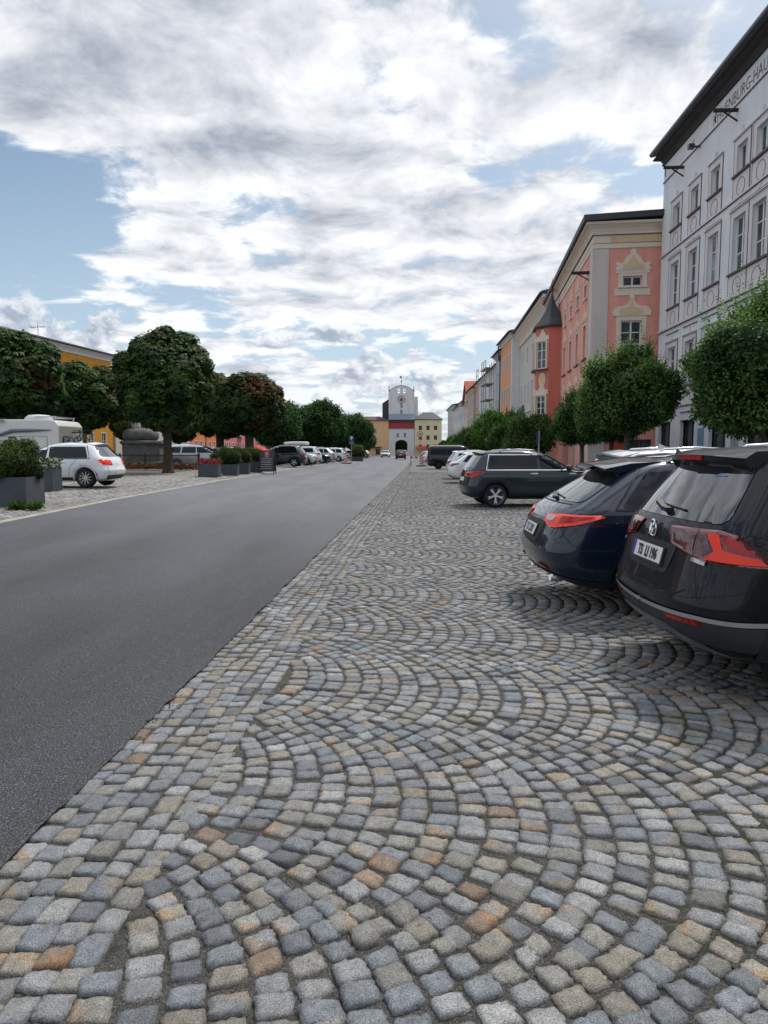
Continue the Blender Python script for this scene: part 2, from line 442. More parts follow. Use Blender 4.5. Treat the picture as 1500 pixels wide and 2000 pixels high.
def setts(name, Q, k, jitter, hh, drop, matl, warm=0.0, gain=1.0):
    """Q (n,4,2): corner points (00,10,11,01)"""
    n = len(Q)
    Q = Q + RNG.normal(0, jitter, Q.shape)
    pu, pv, h, F = tmpl(k)
    a, b = (pu + 1) / 2, (pv + 1) / 2
    W = np.stack([(1 - a) * (1 - b), a * (1 - b), a * b, (1 - a) * b], 0)         # (4,t)
    XY = np.einsum('nck,ct->ntk', Q, W)
    t = XY.shape[1]
    if k >= 5:                                                                    # uneven outlines
        wob = RNG.normal(0, 0.0032, (n, t, 2)); XY = XY + wob
    z0 = zg(XY[..., 0], XY[..., 1])
    tilt = RNG.normal(0, 0.05, (n, 2)); cen = XY.mean(1, keepdims=True)
    tz = ((XY - cen) * tilt[:, None, :]).sum(-1)
    top = RNG.normal(0, 0.0028, (n, 1))
    rough = RNG.normal(0, 0.0016, (n, t)) if k >= 5 else 0.0
    Z = z0 + np.where(h[None] >= 0, (h[None] - 1) * hh + tz + top + rough, -drop)
    V = np.concatenate([XY, Z[..., None]], -1).reshape(-1, 3)
    FF = (F[None] + (np.arange(n) * t)[:, None, None]).reshape(-1, 4)
    c = sett_colours(n, warm) * gain
    cv = np.repeat(c[:, None, :], t, 1)
    # rusty or pale patch on one side of some stones
    pick = RNG.random(n) < 0.16
    side = (pu[None] * np.cos(RNG.random((n, 1)) * 6.28) + pv[None] * np.sin(RNG.random((n, 1)) * 6.28)) > 0.25
    cv = np.where((pick[:, None] & side)[..., None], cv * np.array([1.22, 0.98, 0.76]), cv)
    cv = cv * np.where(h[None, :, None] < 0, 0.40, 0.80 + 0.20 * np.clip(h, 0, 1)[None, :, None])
    me = npmesh(name, V, FF, matl, cv.reshape(-1, 3), smooth=True)
    return me
SETT = attrmat('granite_sett', rough=0.72, spec=0.45, bump=0.75, bscale=170, gran=0.75)
SETTF = attrmat('granite_sett_distant', rough=0.8, spec=0.35)

ANG = 0.165
ux = np.array([math.cos(ANG), -math.sin(ANG)]); uy = np.array([math.sin(ANG), math.cos(ANG)])
BW, SR = 1.52, 0.134
RAD = BW / math.sqrt(2)
def arc_quads(y0, y1, xmax):
    """segmental arches: each stone square to its arc, meeting as a diamond lattice in the valleys between the bands"""
    out = []
    tl = math.asin((BW / 2 - SR / 4) / RAD); ns = 8
    for bnd in range(int(y0 / BW) - 1, int(y1 / BW) + 4):
        yc = bnd * BW - 0.142 + RNG.normal(0, .012)
        n = np.arange(-46, int((xmax + 12) / SR)) * SR + (bnd % 2) * SR / 2
        wob = .018 * np.sin(n * 1.7 + bnd * 2.1)
        for j in range(-ns, ns + 1):
            th = tl * j / ns + RNG.normal(0, .010, len(n)) * (abs(j) < ns)
            L = RAD * tl / ns; gl, gw = RNG.uniform(.0034, .0068, len(n)), RNG.uniform(.0034, .0068, len(n))
            c = np.stack([n + wob + RAD * np.cos(th) - RAD * math.cos(math.pi / 4), yc + RAD * np.sin(th)], -1)
            N_ = np.stack([np.cos(th), np.sin(th)], -1); T_ = np.stack([-np.sin(th), np.cos(th)], -1)
            hw = (SR * np.cos(th) / 2 - gw)[:, None]; hl = (L / 2 * RNG.uniform(.93, 1.04, len(n)) - gl)[:, None]
            q = []
            for sw, sl in ((-1, -1), (1, -1), (1, 1), (-1, 1)):
                p = c + N_ * hw * sw + T_ * hl * sl
                q.append(p[:, :1] * ux + p[:, 1:] * uy)
            out.append(np.stack(q, 1))
    return np.concatenate(out)
def strip_quads(y0, y1, nrows=6, s=0.107):
    out = []
    for r in range(nrows):
        ys = np.cumsum(RNG.uniform(0.095, 0.155, int((y1 - y0) / 0.12) + 10)) + y0
        a, b = ys[:-1] + 0.005, ys[1:] - 0.005
        xa, xb = r * s + 0.006 - 0.014, (r + 1) * s - 0.006 - 0.006
        wv = 0.012 * np.sin(ys[:-1] * 3.1 + r)
        c = [np.stack([XR(y) + x + wv, y], -1) for x, y in ((xa, a), (xb, a), (xb, b), (xa, b))]
        out.append(np.stack(c, 1))
    return np.concatenate(out)
def keep(Q, y0, y1, x0=None, xm=None, umargin=160):
    c = Q.mean(1); X, Y = c[:, 0], c[:, 1]
    ok = (Y >= y0) & (Y < y1)
    if x0 is not None: ok &= X - XR(Y) > x0
    if xm is not None: ok &= X < xm
    ok &= np.abs(X) < (750 + umargin) / FOC * np.maximum(Y, 0.5) + 0.9
    return Q[ok]
A = arc_quads(0.8, 60, 16); S = strip_quads(0.8, 120)
def fill_quads(y0, y1):
    out = []
    for yy in np.arange(y0, y1, 0.105):
        for o_ in (.04, .135, .23):
            x = XR(yy) + .66 + o_; out.append([(x - .042, yy + .006), (x + .042, yy + .006), (x + .042, yy + .099), (x - .042, yy + .099)])
    Q = np.array(out); c = Q.mean(1); ac = A.mean(1)
    ac = ac[(ac[:, 0] - XR(ac[:, 1]) > .635) & (ac[:, 0] - XR(ac[:, 1]) < 1.0)]
    return Q[[np.min(np.hypot(ac[:, 0] - p[0], ac[:, 1] - p[1])) > .078 for p in c]]
FQ = fill_quads(1.0, 17)
near = np.concatenate([keep(FQ, 1.0, 5.2), keep(A, 1.0, 5.2, 0.635), keep(S, 1.0, 5.2)])
midd = np.concatenate([keep(FQ, 5.2, 17), keep(A, 5.2, 17, 0.635, 12), keep(S, 5.2, 17)])
farr = np.concatenate([keep(A, 17, 52, 0.66, 12.5), keep(S, 17, 110)])
pv_o = setp(link('sett_pavement', setts('sett_pavement', near, 7, 0.0050, 0.007, 0.05, SETT)), kind='structure')
setp(link('sett_pavement', setts('sett_pavement_mid', midd, 4, 0.0042, 0.007, 0.04, SETT)), kind='structure')
setp(link('sett_pavement', setts('sett_pavement_far', farr, 3, 0.003, 0.006, 0.03, SETTF, gain=1.05)), kind='structure')
# far parking surface beyond the modelled stones
setp(link('sett_pavement', npmesh('sett_pavement_end', np.array([(XR(y) + (0.68 if y < 110 else 0) + k * 14, y, 0.0) for y in (51.5, 110, 110.01, 215) for k in (0, 1)]), np.array([[0, 1, 3, 2], [2, 3, 5, 4], [4, 5, 7, 6]]),
     mat('sett_far_sheet', (0.135, 0.135, 0.128), rough=0.9, var=0.2, vscale=8))), kind='structure')

# left side: rougher cobbles in irregular courses
def left_quads(y0, y1, x_in, s=0.135):
    out = []
    nrow = int(x_in / s)
    for r in range(nrow):
        ys = np.cumsum(RNG.uniform(0.11, 0.23, int((y1 - y0) / 0.16) + 8)) + y0
        ys = ys[ys < y1]
        if len(ys) < 3: continue
        a, b = ys[:-1] + 0.008, ys[1:] - 0.008
        wv = 0.05 * np.sin(ys[:-1] * 0.9 + r * 0.7)
        xa, xb = r * s + 0.01, (r + 1) * s - 0.008
        if r < 1: wv = wv * 0.1
        xe = XL(ys[:-1])
        c = [np.stack([xe - x - wv - 0.02, y], -1) for x, y in ((xb, a), (xa, a), (xa, b), (xb, b))]
        out.append(np.stack(c, 1))
    Q = np.concatenate(out); c = Q.mean(1)
    return Q[(np.abs(c[:, 0]) < 900 / FOC * c[:, 1] + 0.5)]
LQ = np.concatenate([left_quads(10.5, 34, 9.5), left_quads(34, 60, 5.0)])
setp(link('cobbled_plaza', setts('cobbled_plaza', LQ, 3, 0.008, 0.016, 0.04, SETTF, warm=1.0, gain=1.35)), kind='structure')
# stone kerb course along the left road edge
kb = MB()
y = 9.0
while y < 150:
    L = 0.75 + 0.5 * random.random(); x0, x1 = float(XL(y)), float(XL(y + L))
    vs = []
    for yy, xx in ((y + .01, x0), (y + L - .01, x1)):
        for dx, dz in ((0.0, 0.022), (-0.15, 0.03), (-0.15, -0.05), (0.0, -0.05)):
            vs.append((xx + dx + 0.02, yy, zgf(xx + dx, yy) + dz))
    kb.add(vs, [(0, 1, 5, 4), (3, 0, 4, 7), (1, 2, 6, 5), (0, 3, 2, 1), (4, 5, 6, 7)])
    y += L
setp(kb.build('kerb', mat('kerb_stone', (0.30, 0.28, 0.25), rough=0.85, var=0.25, vscale=2.0, bump=0.4)), kind='structure')
# ------------------------------------------------------------------ cars
def paint(name, col, metal=0.35, rough=0.32):
    if name in MATS: return MATS[name]
    m, g, b = newmat(name)
    f = g.noise(g.geo(), 2.2, 5, 0.6)
    g.put(b.inputs['Base Color'], g.mix(1.0, (*col, 1), g.ramp(f, [(0.3, 0.88), (0.7, 1.08)]), 'MULTIPLY'))
    b.inputs['Metallic'].default_value = metal
    g.put(b.inputs['Roughness'], g.ramp(g.noise(g.geo(), 9, 4, 0.6), [(0.3, rough * 0.85), (0.7, rough * 1.25)]))
    b.inputs['Specular IOR Level'].default_value = 0.15
    b.inputs['Coat Weight'].default_value = 1.0; b.inputs['Coat Roughness'].default_value = 0.015; b.inputs['Coat IOR'].default_value = 1.5
    MATS[name] = m
    return m
def carglass():
    if 'car_glass' in MATS: return MATS['car_glass']
    m, g, b = newmat('car_glass')
    f = g.noise(g.geo(), 3.0, 4, 0.6)
    g.put(b.inputs['Base Color'], g.mix(f, (0.004, 0.007, 0.010), (0.014, 0.020, 0.026)))
    b.inputs['Roughness'].default_value = 0.03; b.inputs['IOR'].default_value = 1.5
    b.inputs['Specular IOR Level'].default_value = 0.24
    MATS['car_glass'] = m
    return m
GLASS = carglass()
RGLASS = mat('car_rear_glass', (0.010, 0.013, 0.016), rough=0.03, spec=1.0, coat=0.35)
RGLASS.node_tree.nodes['Principled BSDF'].inputs['IOR'].default_value = 1.62
BLACKP = mat('black_plastic', (0.018, 0.019, 0.021), rough=0.55, spec=0.4, var=0.15, vscale=12)
GREYP = mat('grey_plastic', (0.026, 0.029, 0.033), rough=0.6, spec=0.4, var=0.12, vscale=12)
SEAM = mat('seam', (0.006, 0.006, 0.007), rough=0.9)
TYRE = mat('tyre_rubber', (0.016, 0.016, 0.017), rough=0.85, spec=0.25, var=0.2, vscale=30)
RIM = mat('rim_alloy', (0.62, 0.63, 0.65), rough=0.4, metal=0.45, var=0.06)
RIMD = mat('rim_dark', (0.035, 0.036, 0.04), rough=0.5, metal=0.4)
CHROME = mat('chrome', (0.75, 0.76, 0.78), rough=0.12, metal=1.0)
SILVERT = mat('silver_trim', (0.45, 0.46, 0.48), rough=0.35, metal=0.7)
RED = mat('lamp_red', (0.34, 0.008, 0.007), rough=0.2, spec=0.4, coat=0.15)
REDB = mat('lamp_red_bright', (0.80, 0.040, 0.015), rough=0.25, spec=0.35, coat=0.1)
REDD = mat('lamp_red_dark', (0.12, 0.008, 0.010), rough=0.12, spec=0.6, coat=0.6)
CLEAR = mat('lamp_clear', (0.45, 0.38, 0.40), rough=0.2, spec=0.7, coat=0.6)
HEADL = mat('headlamp_clear', (0.55, 0.58, 0.62), rough=0.15, metal=0.5, coat=0.8)
PLATE = mat('plate_white', (0.72, 0.72, 0.70), rough=0.4)
PLATEB = mat('plate_blue', (0.02, 0.06, 0.35), rough=0.4)
INK = mat('ink_black', (0.01, 0.01, 0.012), rough=0.5)

def smooth1(a, n):
    k = np.ones(n) / n
    return np.convolve(np.pad(a, (n // 2, n - 1 - n // 2), mode='edge'), k, 'valid')
class Body:
    """car skin as a stack of rounded plan outlines; x from the rear bumper, z up"""
    def __init__(s, tab, aR=0.42, nR=2.9, aF=0.6, nF=2.6, sm=9, crown=0.0):
        t = np.array(tab, float)
        zf = np.linspace(t[0, 0], t[-1, 0], 260)
        s.z = zf
        s.xr, s.xf, s.w = (smooth1(np.interp(zf, t[:, 0], t[:, i]), sm) for i in (1, 2, 3))
        s.aR, s.nR, s.aF, s.nF = aR, nR, aF, nF
    def at(s, z):
        return (np.interp(z, s.z, a) for a in (s.xr, s.xf, s.w))
    def half(s, x, z):
        xr, xf, w = s.at(z)
        aR = np.minimum(s.aR, .48 * (xf - xr)); aF = np.minimum(s.aF, .48 * (xf - xr))
        tr = np.clip((xr + aR - x) / np.maximum(aR, 1e-4), 0, 1); tf = np.clip((x - xf + aF) / np.maximum(aF, 1e-4), 0, 1)
        return w * (1 - tr ** s.nR) ** (1 / s.nR) * (1 - tf ** s.nF) ** (1 / s.nF)
    def side(s, sg):
        def fn(x, z, off=0.0):
            e = 0.01
            y = s.half(x, z); gx = (s.half(x + e, z) - s.half(x - e, z)) / (2 * e); gz = (s.half(x, z + e) - s.half(x, z - e)) / (2 * e)
            gx, gz = np.clip(gx, -4, 4), np.clip(gz, -4, 4)
            n = np.stack([-gx, np.ones_like(y), -gz]); n /= np.linalg.norm(n, axis=0)
            return np.stack([x + n[0] * off, sg * (y + n[1] * off), z + n[2] * off], -1)
        return fn
    def _rx(s, y, z):
        xr, xf, w = s.at(z); aR = np.minimum(s.aR, .48 * (xf - xr))
        return xr + aR - aR * (1 - np.clip(np.abs(y) / np.maximum(w, 1e-3), 0, .995) ** s.nR) ** (1 / s.nR)
    def rear(s, y, z, off=0.0):
        e = 0.01
        x = s._rx(y, z); gy = (s._rx(y + e, z) - s._rx(y - e, z)) / (2 * e); gz = (s._rx(y, z + e) - s._rx(y, z - e)) / (2 * e)
        n = np.stack([-np.ones_like(x), gy, gz]); n /= np.linalg.norm(n, axis=0)
        return np.stack([x + n[0] * off, y + n[1] * off, z + n[2] * off], -1)
    def _fx(s, y, z):
        xr, xf, w = s.at(z); aF = np.minimum(s.aF, .48 * (xf - xr))
        return xf - aF + aF * (1 - np.clip(np.abs(y) / np.maximum(w, 1e-3), 0, .995) ** s.nF) ** (1 / s.nF)
    def front(s, y, z, off=0.0):
        e = 0.01
        x = s._fx(y, z); gy = (s._fx(y + e, z) - s._fx(y - e, z)) / (2 * e); gz = (s._fx(y, z + e) - s._fx(y, z - e)) / (2 * e)
        n = np.stack([np.ones_like(x), -gy, -gz]); n /= np.linalg.norm(n, axis=0)
        return np.stack([x + n[0] * off, y + n[1] * off, z + n[2] * off], -1)
    def wrap(s, sg, front=False):
        """a = distance round the corner: negative across the end, positive along the flank"""
        a_, n_ = (s.aF, s.nF) if front else (s.aR, s.nR)
        th = np.linspace(0.0, math.pi / 2, 120)
        def fn(a, z, off=0.0):
            out = []
            for ai, zi in zip(np.atleast_1d(a), np.atleast_1d(z)):
                xr, xf, w = (float(q) for q in s.at(zi))
                X = a_ - a_ * np.cos(th) ** (2 / n_); Y = w * np.sin(th) ** (2 / n_)
                X = np.append(X, [a_ + 1.2]); Y = np.append(Y, [w])
                L = np.concatenate([[0], np.cumsum(np.hypot(np.diff(X), np.diff(Y)))])
                k = np.interp(math.pi / 4, th, np.arange(120)); L0 = np.interp(k, np.arange(len(L)), L)
                p0 = np.array([np.interp(ai + L0 - .01, L, X), np.interp(ai + L0 - .01, L, Y)]); p1 = np.array([np.interp(ai + L0 + .01, L, X), np.interp(ai + L0 + .01, L, Y)])
                d = p1 - p0; d /= max(np.linalg.norm(d), 1e-6)
                xx = np.interp(ai + L0, L, X) + off * -d[1]; yy = np.interp(ai + L0, L, Y) + off * d[0]
                out.append((xf - xx if front else xr + xx, sg * yy, zi))
            return np.array(out)
        return fn
    def mesh(s, name, material, K=46, wheels=(), nc=14, step=0.07, arch=0.37):
        j = np.concatenate([[0], np.cumsum(np.sqrt(np.diff(s.z) ** 2 + 0.5 * np.diff(s.xr) ** 2 + 0.25 * np.diff(s.xf) ** 2 + np.diff(s.w) ** 2))])
        zs = np.interp(np.linspace(0, j[-1], K), j, s.z)
        L = s.xf.max(); ns = int(L / step)
        th = np.linspace(0, math.pi / 2, nc)
        rows = []
        for z in zs:
            xr, xf, w = (float(q) for q in s.at(z)); aR = min(s.aR, .48 * (xf - xr)); aF = min(s.aF, .48 * (xf - xr))
            X = np.concatenate([xr + aR - aR * np.cos(th) ** (2 / s.nR), np.linspace(xr + aR, xf - aF, ns)[1:-1], (xf - aF + aF * np.cos(th) ** (2 / s.nF))[::-1]])
            Y = np.concatenate([w * np.sin(th) ** (2 / s.nR), np.full(ns - 2, w), (w * np.sin(th) ** (2 / s.nF))[::-1]])
            X = np.concatenate([X, X[-2:0:-1]]); Y = np.concatenate([Y, -Y[-2:0:-1]])
            rows.append(np.stack([X, Y, np.full_like(X, z)], -1))
        A = np.array(rows); k, n, _ = A.shape
        for wx, wz in wheels:
            d = np.hypot(A[..., 0] - wx, A[..., 2] - wz)
            inn = (d < arch) & (np.abs(A[..., 1]) > 0.45)
            A[..., 1] = np.where(inn, np.sign(A[..., 1]) * (np.abs(A[..., 1]) - 0.24), A[..., 1])
        V = A.reshape(-1, 3)
        i = np.arange(k - 1)[:, None] * n + np.arange(n)[None]; ip = np.arange(k - 1)[:, None] * n + (np.arange(n)[None] + 1) % n
        F = np.stack([i, i + n, ip + n, ip], -1).reshape(-1, 4)
        half = n // 2
        c0 = []
        for base in (0, (k - 1) * n):                                     # close roof and floor
            for q in range(half): c0.append((base + q, base + q + 1, base + (n - q - 1) % n, base + (n - q) % n))
        c0 = np.array(c0); F = np.concatenate([F, c0])
        me = npmesh(name, V, F, material, smooth=True)
        bm = bmesh.new(); bm.from_mesh(me); bmesh.ops.remove_doubles(bm, verts=bm.verts, dist=1e-4)
        bmesh.ops.recalc_face_normals(bm, faces=bm.faces); bm.to_mesh(me); bm.free()
        me.polygons.foreach_set('use_smooth', [True] * len(me.polygons))
        return me

def rpoly(poly, r=0.04, n=3):
    out = []; N = len(poly)
    for i in range(N):
        p0, p1, p2 = (np.array(poly[(i + d) % N], float) for d in (-1, 0, 1))
        a, b = p0 - p1, p2 - p1; la, lb = np.linalg.norm(a), np.linalg.norm(b); rr = min(r, la * .45, lb * .45)
        A, B = p1 + a / la * rr, p1 + b / lb * rr
        for k in range(n + 1):
            t = k / n; out.append(tuple((1 - t) ** 2 * A + 2 * t * (1 - t) * p1 + t * t * B))
    return out
def patch(poly, fn, off=0.004, step=0.08, thick=0.0, mb=None):
    """flat outline -> skin piece lying on the body"""
    N = len(poly); P = [np.array(p, float) for p in poly]
    pts = []; 
    for i in range(N):
        a, b = P[i], P[(i + 1) % N]; m = max(1, int(np.linalg.norm(b - a) / step))
        for k in range(m): pts.append(a + (b - a) * k / m)
    nb = len(pts); arr = np.array(pts)
    x0, z0 = arr.min(0); x1, z1 = arr.max(0)
    inner = []
    def inside(p):
        c = False; j = nb - 1
        for i in range(nb):
            if (arr[i, 1] > p[1]) != (arr[j, 1] > p[1]) and p[0] < (arr[j, 0] - arr[i, 0]) * (p[1] - arr[i, 1]) / (arr[j, 1] - arr[i, 1]) + arr[i, 0]: c = not c
            j = i
        return c
    for gx in np.arange(x0 + step / 2, x1, step):
        for gz in np.arange(z0 + step / 2, z1, step):
            if inside((gx, gz)) and np.min(np.hypot(arr[:, 0] - gx, arr[:, 1] - gz)) > step * .35: inner.append((gx, gz))
    vs = [Vector(tuple(p)) for p in pts] + [Vector(p) for p in inner]
    r = delaunay_2d_cdt(vs, [], [list(range(nb))], 1, 1e-6)
    v2 = np.array([tuple(v) for v in r[0]]); fs = [tuple(f) for f in r[2]]
    top = fn(v2[:, 0], v2[:, 1], off)
    mb = mb or MB()
    V = [tuple(p) for p in top]; F = list(fs)
    if thick:
        bot = fn(v2[:, 0], v2[:, 1], off - thick); n = len(V); V += [tuple(p) for p in bot]
        ed = {}
        for f in fs:
            for i in range(len(f)):
                e = (f[i], f[(i + 1) % len(f)]); 
                if (e[1], e[0]) in ed: del ed[(e[1], e[0])]
                else: ed[e] = 1
        for a, b in ed: F.append((a, b, b + n, a + n))
    return mb.add(V, F)
def seam(line, fn, width=0.008, off=0.0025, step=0.05, mb=None):
    P = [np.array(p, float) for p in line]; pts = []
    for a, b in zip(P[:-1], P[1:]):
        m = max(1, int(np.linalg.norm(b - a) / step)); pts += [a + (b - a) * k / m for k in range(m)]
    pts.append(P[-1]); A = np.array(pts); d = np.gradient(A, axis=0); d /= np.linalg.norm(d, axis=1, keepdims=True)
    nrm = np.stack([-d[:, 1], d[:, 0]], -1) * width / 2
    L, Rr = A + nrm, A - nrm
    a = fn(L[:, 0], L[:, 1], off); b = fn(Rr[:, 0], Rr[:, 1], off)
    V = [tuple(p) for p in a] + [tuple(p) for p in b]; n = len(A)
    return (mb or MB()).add(V, [(i, i + 1, n + i + 1, n + i) for i in range(n - 1)])
def facing(mb, name, material, parent, out, smooth=True):
    """build a skin piece and turn its faces outward (away from point `out`)"""
    me = bpy.data.meshes.new(name); me.from_pydata(mb.v, [], mb.f); me.update()
    bm = bmesh.new(); bm.from_mesh(me)
    for f in bm.faces:
        if f.normal.dot(f.calc_center_median() - Vector(out)) < 0: f.normal_flip()
    bm.to_mesh(me); bm.free()
    if smooth: me.polygons.foreach_set('use_smooth', [True] * len(me.polygons))
    me.materials.append(material)
    return link(name, me, parent)

_WH = {}
def wheel_meshes(r, width, style, rimr):
    key = (r, width, style, rimr)
    if key in _WH: return _WH[key]
    t = MB(); h = width / 2; q = rimr
    t.lathe([(q - .03, -h), (q + .0, -h), (q + .02, -h - .0), (r - .03, -h - .004), (r - .008, -h + .02), (r, -h + .05), (r, h - .05), (r - .008, h - .02), (r - .03, h + .004), (q + .02, h), (q, h), (q - .03, h)], 36, cap=False)
    tm = t.mesh('tyre', TYRE, smooth=True)
    m = MB()
    m.lathe([(q - .028, h - .10), (q - .012, h - .012), (q + .004, h + .002), (q + .004, h - .02), (q - .02, h - .11)], 36, cap=False)
    m.lathe([(0.0, h - .012), (.055, h - .014), (.065, h - .03), (.065, h - .06)], 14, cap=False)
    n = {'five': 5, 'ten': 10, 'multi': 7, 'dark': 6}[style]
    for k in range(n):
        a = 2 * math.pi * k / n
        offs = (-.13, .13) if style == 'five' else ((0,) if style != 'multi' else (-.07, .07))
        for o in offs:
            p = (.05 * math.cos(a), .05 * math.sin(a), h - .022); e = ((q - .012) * math.cos(a + o), (q - .012) * math.sin(a + o), h - .012)
            m.bar(p, e, (.030 if style == 'five' else .026) * r / .33, .022)
    rm = m.mesh('rim', RIMD if style == 'dark' else RIM)
    bk = MB(); bk.lathe([(0.001, h - .10), (q - .01, h - .10)], 24, cap=False)
    bm_ = bk.mesh('brake_disc', mat('brake_dark', (0.02, 0.02, 0.021), rough=0.6))
    _WH[key] = (tm, rm, bm_)
    return _WH[key]
def add_wheel(root, x, y, r, width, style, rimr):
    tm, rm, bk = wheel_meshes(r, width, style, rimr)
    sg = 1 if y > 0 else -1
    M = Matrix.Translation((x, y, r)) @ Matrix.Rotation(-sg * math.pi / 2, 4, 'X') @ Matrix.Rotation(random.random() * 6, 4, 'Z')
    w = link('wheel', tm, root, M)
    link('rim', rm, w); link('brake_disc', bk, w)

def T(*rows): return rows
# z, rear x, front x (measured back from nose), half width
SHAPES = {
 'suv': dict(L=4.49, H=1.66, tab=[(.24, .34, .45, .80), (.33, .12, .12, .87), (.45, .04, .04, .905), (.60, .0, .0, .92), (.74, .045, .02, .92), (.90, .085, .10, .918), (1.0, .105, .40, .905), (1.06, .125, 1.15, .89), (1.13, .16, 1.32, .855), (1.50, .44, 2.0, .70), (1.56, .52, 2.15, .665), (1.61, .70, 2.35, .60), (1.645, 1.1, 2.6, .46), (1.66, 1.7, 2.8, .25)],
    wheels=(.86, 3.54), wr=.345, belt=1.09, wt=1.47),
 'crossover': dict(L=4.60, H=1.60, tab=[(.24, .40, .45, .80), (.33, .16, .12, .87), (.45, .05, .04, .905), (.60, .0, .0, .92), (.76, .05, .02, .92), (.92, .12, .10, .915), (1.0, .17, .40, .895), (1.05, .22, 1.15, .875), (1.12, .33, 1.32, .835), (1.42, .80, 2.0, .69), (1.49, .92, 2.15, .64), (1.54, 1.1, 2.35, .57), (1.585, 1.5, 2.6, .42), (1.60, 1.9, 2.8, .25)],
    wheels=(1.12, 3.72), wr=.345, belt=1.07, wt=1.42),
 'hatch': dict(L=4.26, H=1.46, tab=[(.20, .36, .45, .78), (.28, .14, .12, .85), (.40, .04, .03, .885), (.54, .0, .0, .90), (.66, .05, .02, .90), (.80, .09, .10, .895), (.89, .13, .45, .885), (.95, .17, 1.10, .865), (1.01, .22, 1.28, .835), (1.32, .50, 1.92, .685), (1.38, .58, 2.08, .645), (1.42, .80, 2.3, .57), (1.45, 1.2, 2.6, .42), (1.46, 1.7, 2.8, .25)],
    wheels=(.80, 3.42), wr=.318, belt=.95, wt=1.31),
 'estate': dict(L=4.62, H=1.50, tab=[(.20, .36, .45, .78), (.28, .14, .12, .85), (.40, .04, .03, .885), (.54, .0, .0, .90), (.68, .05, .02, .90), (.82, .09, .10, .895), (.90, .13, .45, .885), (.97, .18, 1.15, .865), (1.03, .24, 1.32, .835), (1.34, .62, 1.98, .685), (1.41, .74, 2.12, .645), (1.46, .95, 2.35, .57), (1.49, 1.3, 2.6, .42), (1.50, 1.8, 2.8, .25)],
    wheels=(.92, 3.62), wr=.325, belt=.98, wt=1.34),
 'mpv': dict(L=4.60, H=1.63, tab=[(.22, .34, .45, .79), (.30, .12, .12, .86), (.44, .04, .03, .895), (.58, .0, .0, .91), (.72, .04, .03, .91), (.88, .08, .14, .905), (.96, .10, .50, .895), (1.02, .13, .95, .875), (1.08, .16, 1.05, .85), (1.44, .40, 1.75, .72), (1.52, .48, 1.95, .68), (1.58, .68, 2.2, .61), (1.62, 1.1, 2.5, .46), (1.63, 1.7, 2.7, .25)],
    wheels=(.88, 3.60), wr=.325, belt=1.04, wt=1.43),
 'van': dict(L=4.95, H=2.06, tab=[(.26, .24, .40, .85), (.36, .07, .10, .92), (.50, .02, .02, .95), (.70, .0, .0, .955), (.95, .03, .05, .955), (1.10, .05, .30, .95), (1.18, .06, .62, .94), (1.26, .07, .72, .93), (1.75, .12, 1.28, .85), (1.90, .15, 1.48, .80), (1.98, .24, 1.65, .72), (2.04, .50, 1.9, .55), (2.06, .9, 2.1, .3)],
    wheels=(1.00, 4.0), wr=.345, belt=1.22, wt=1.76),
}
BODYCACHE = {}
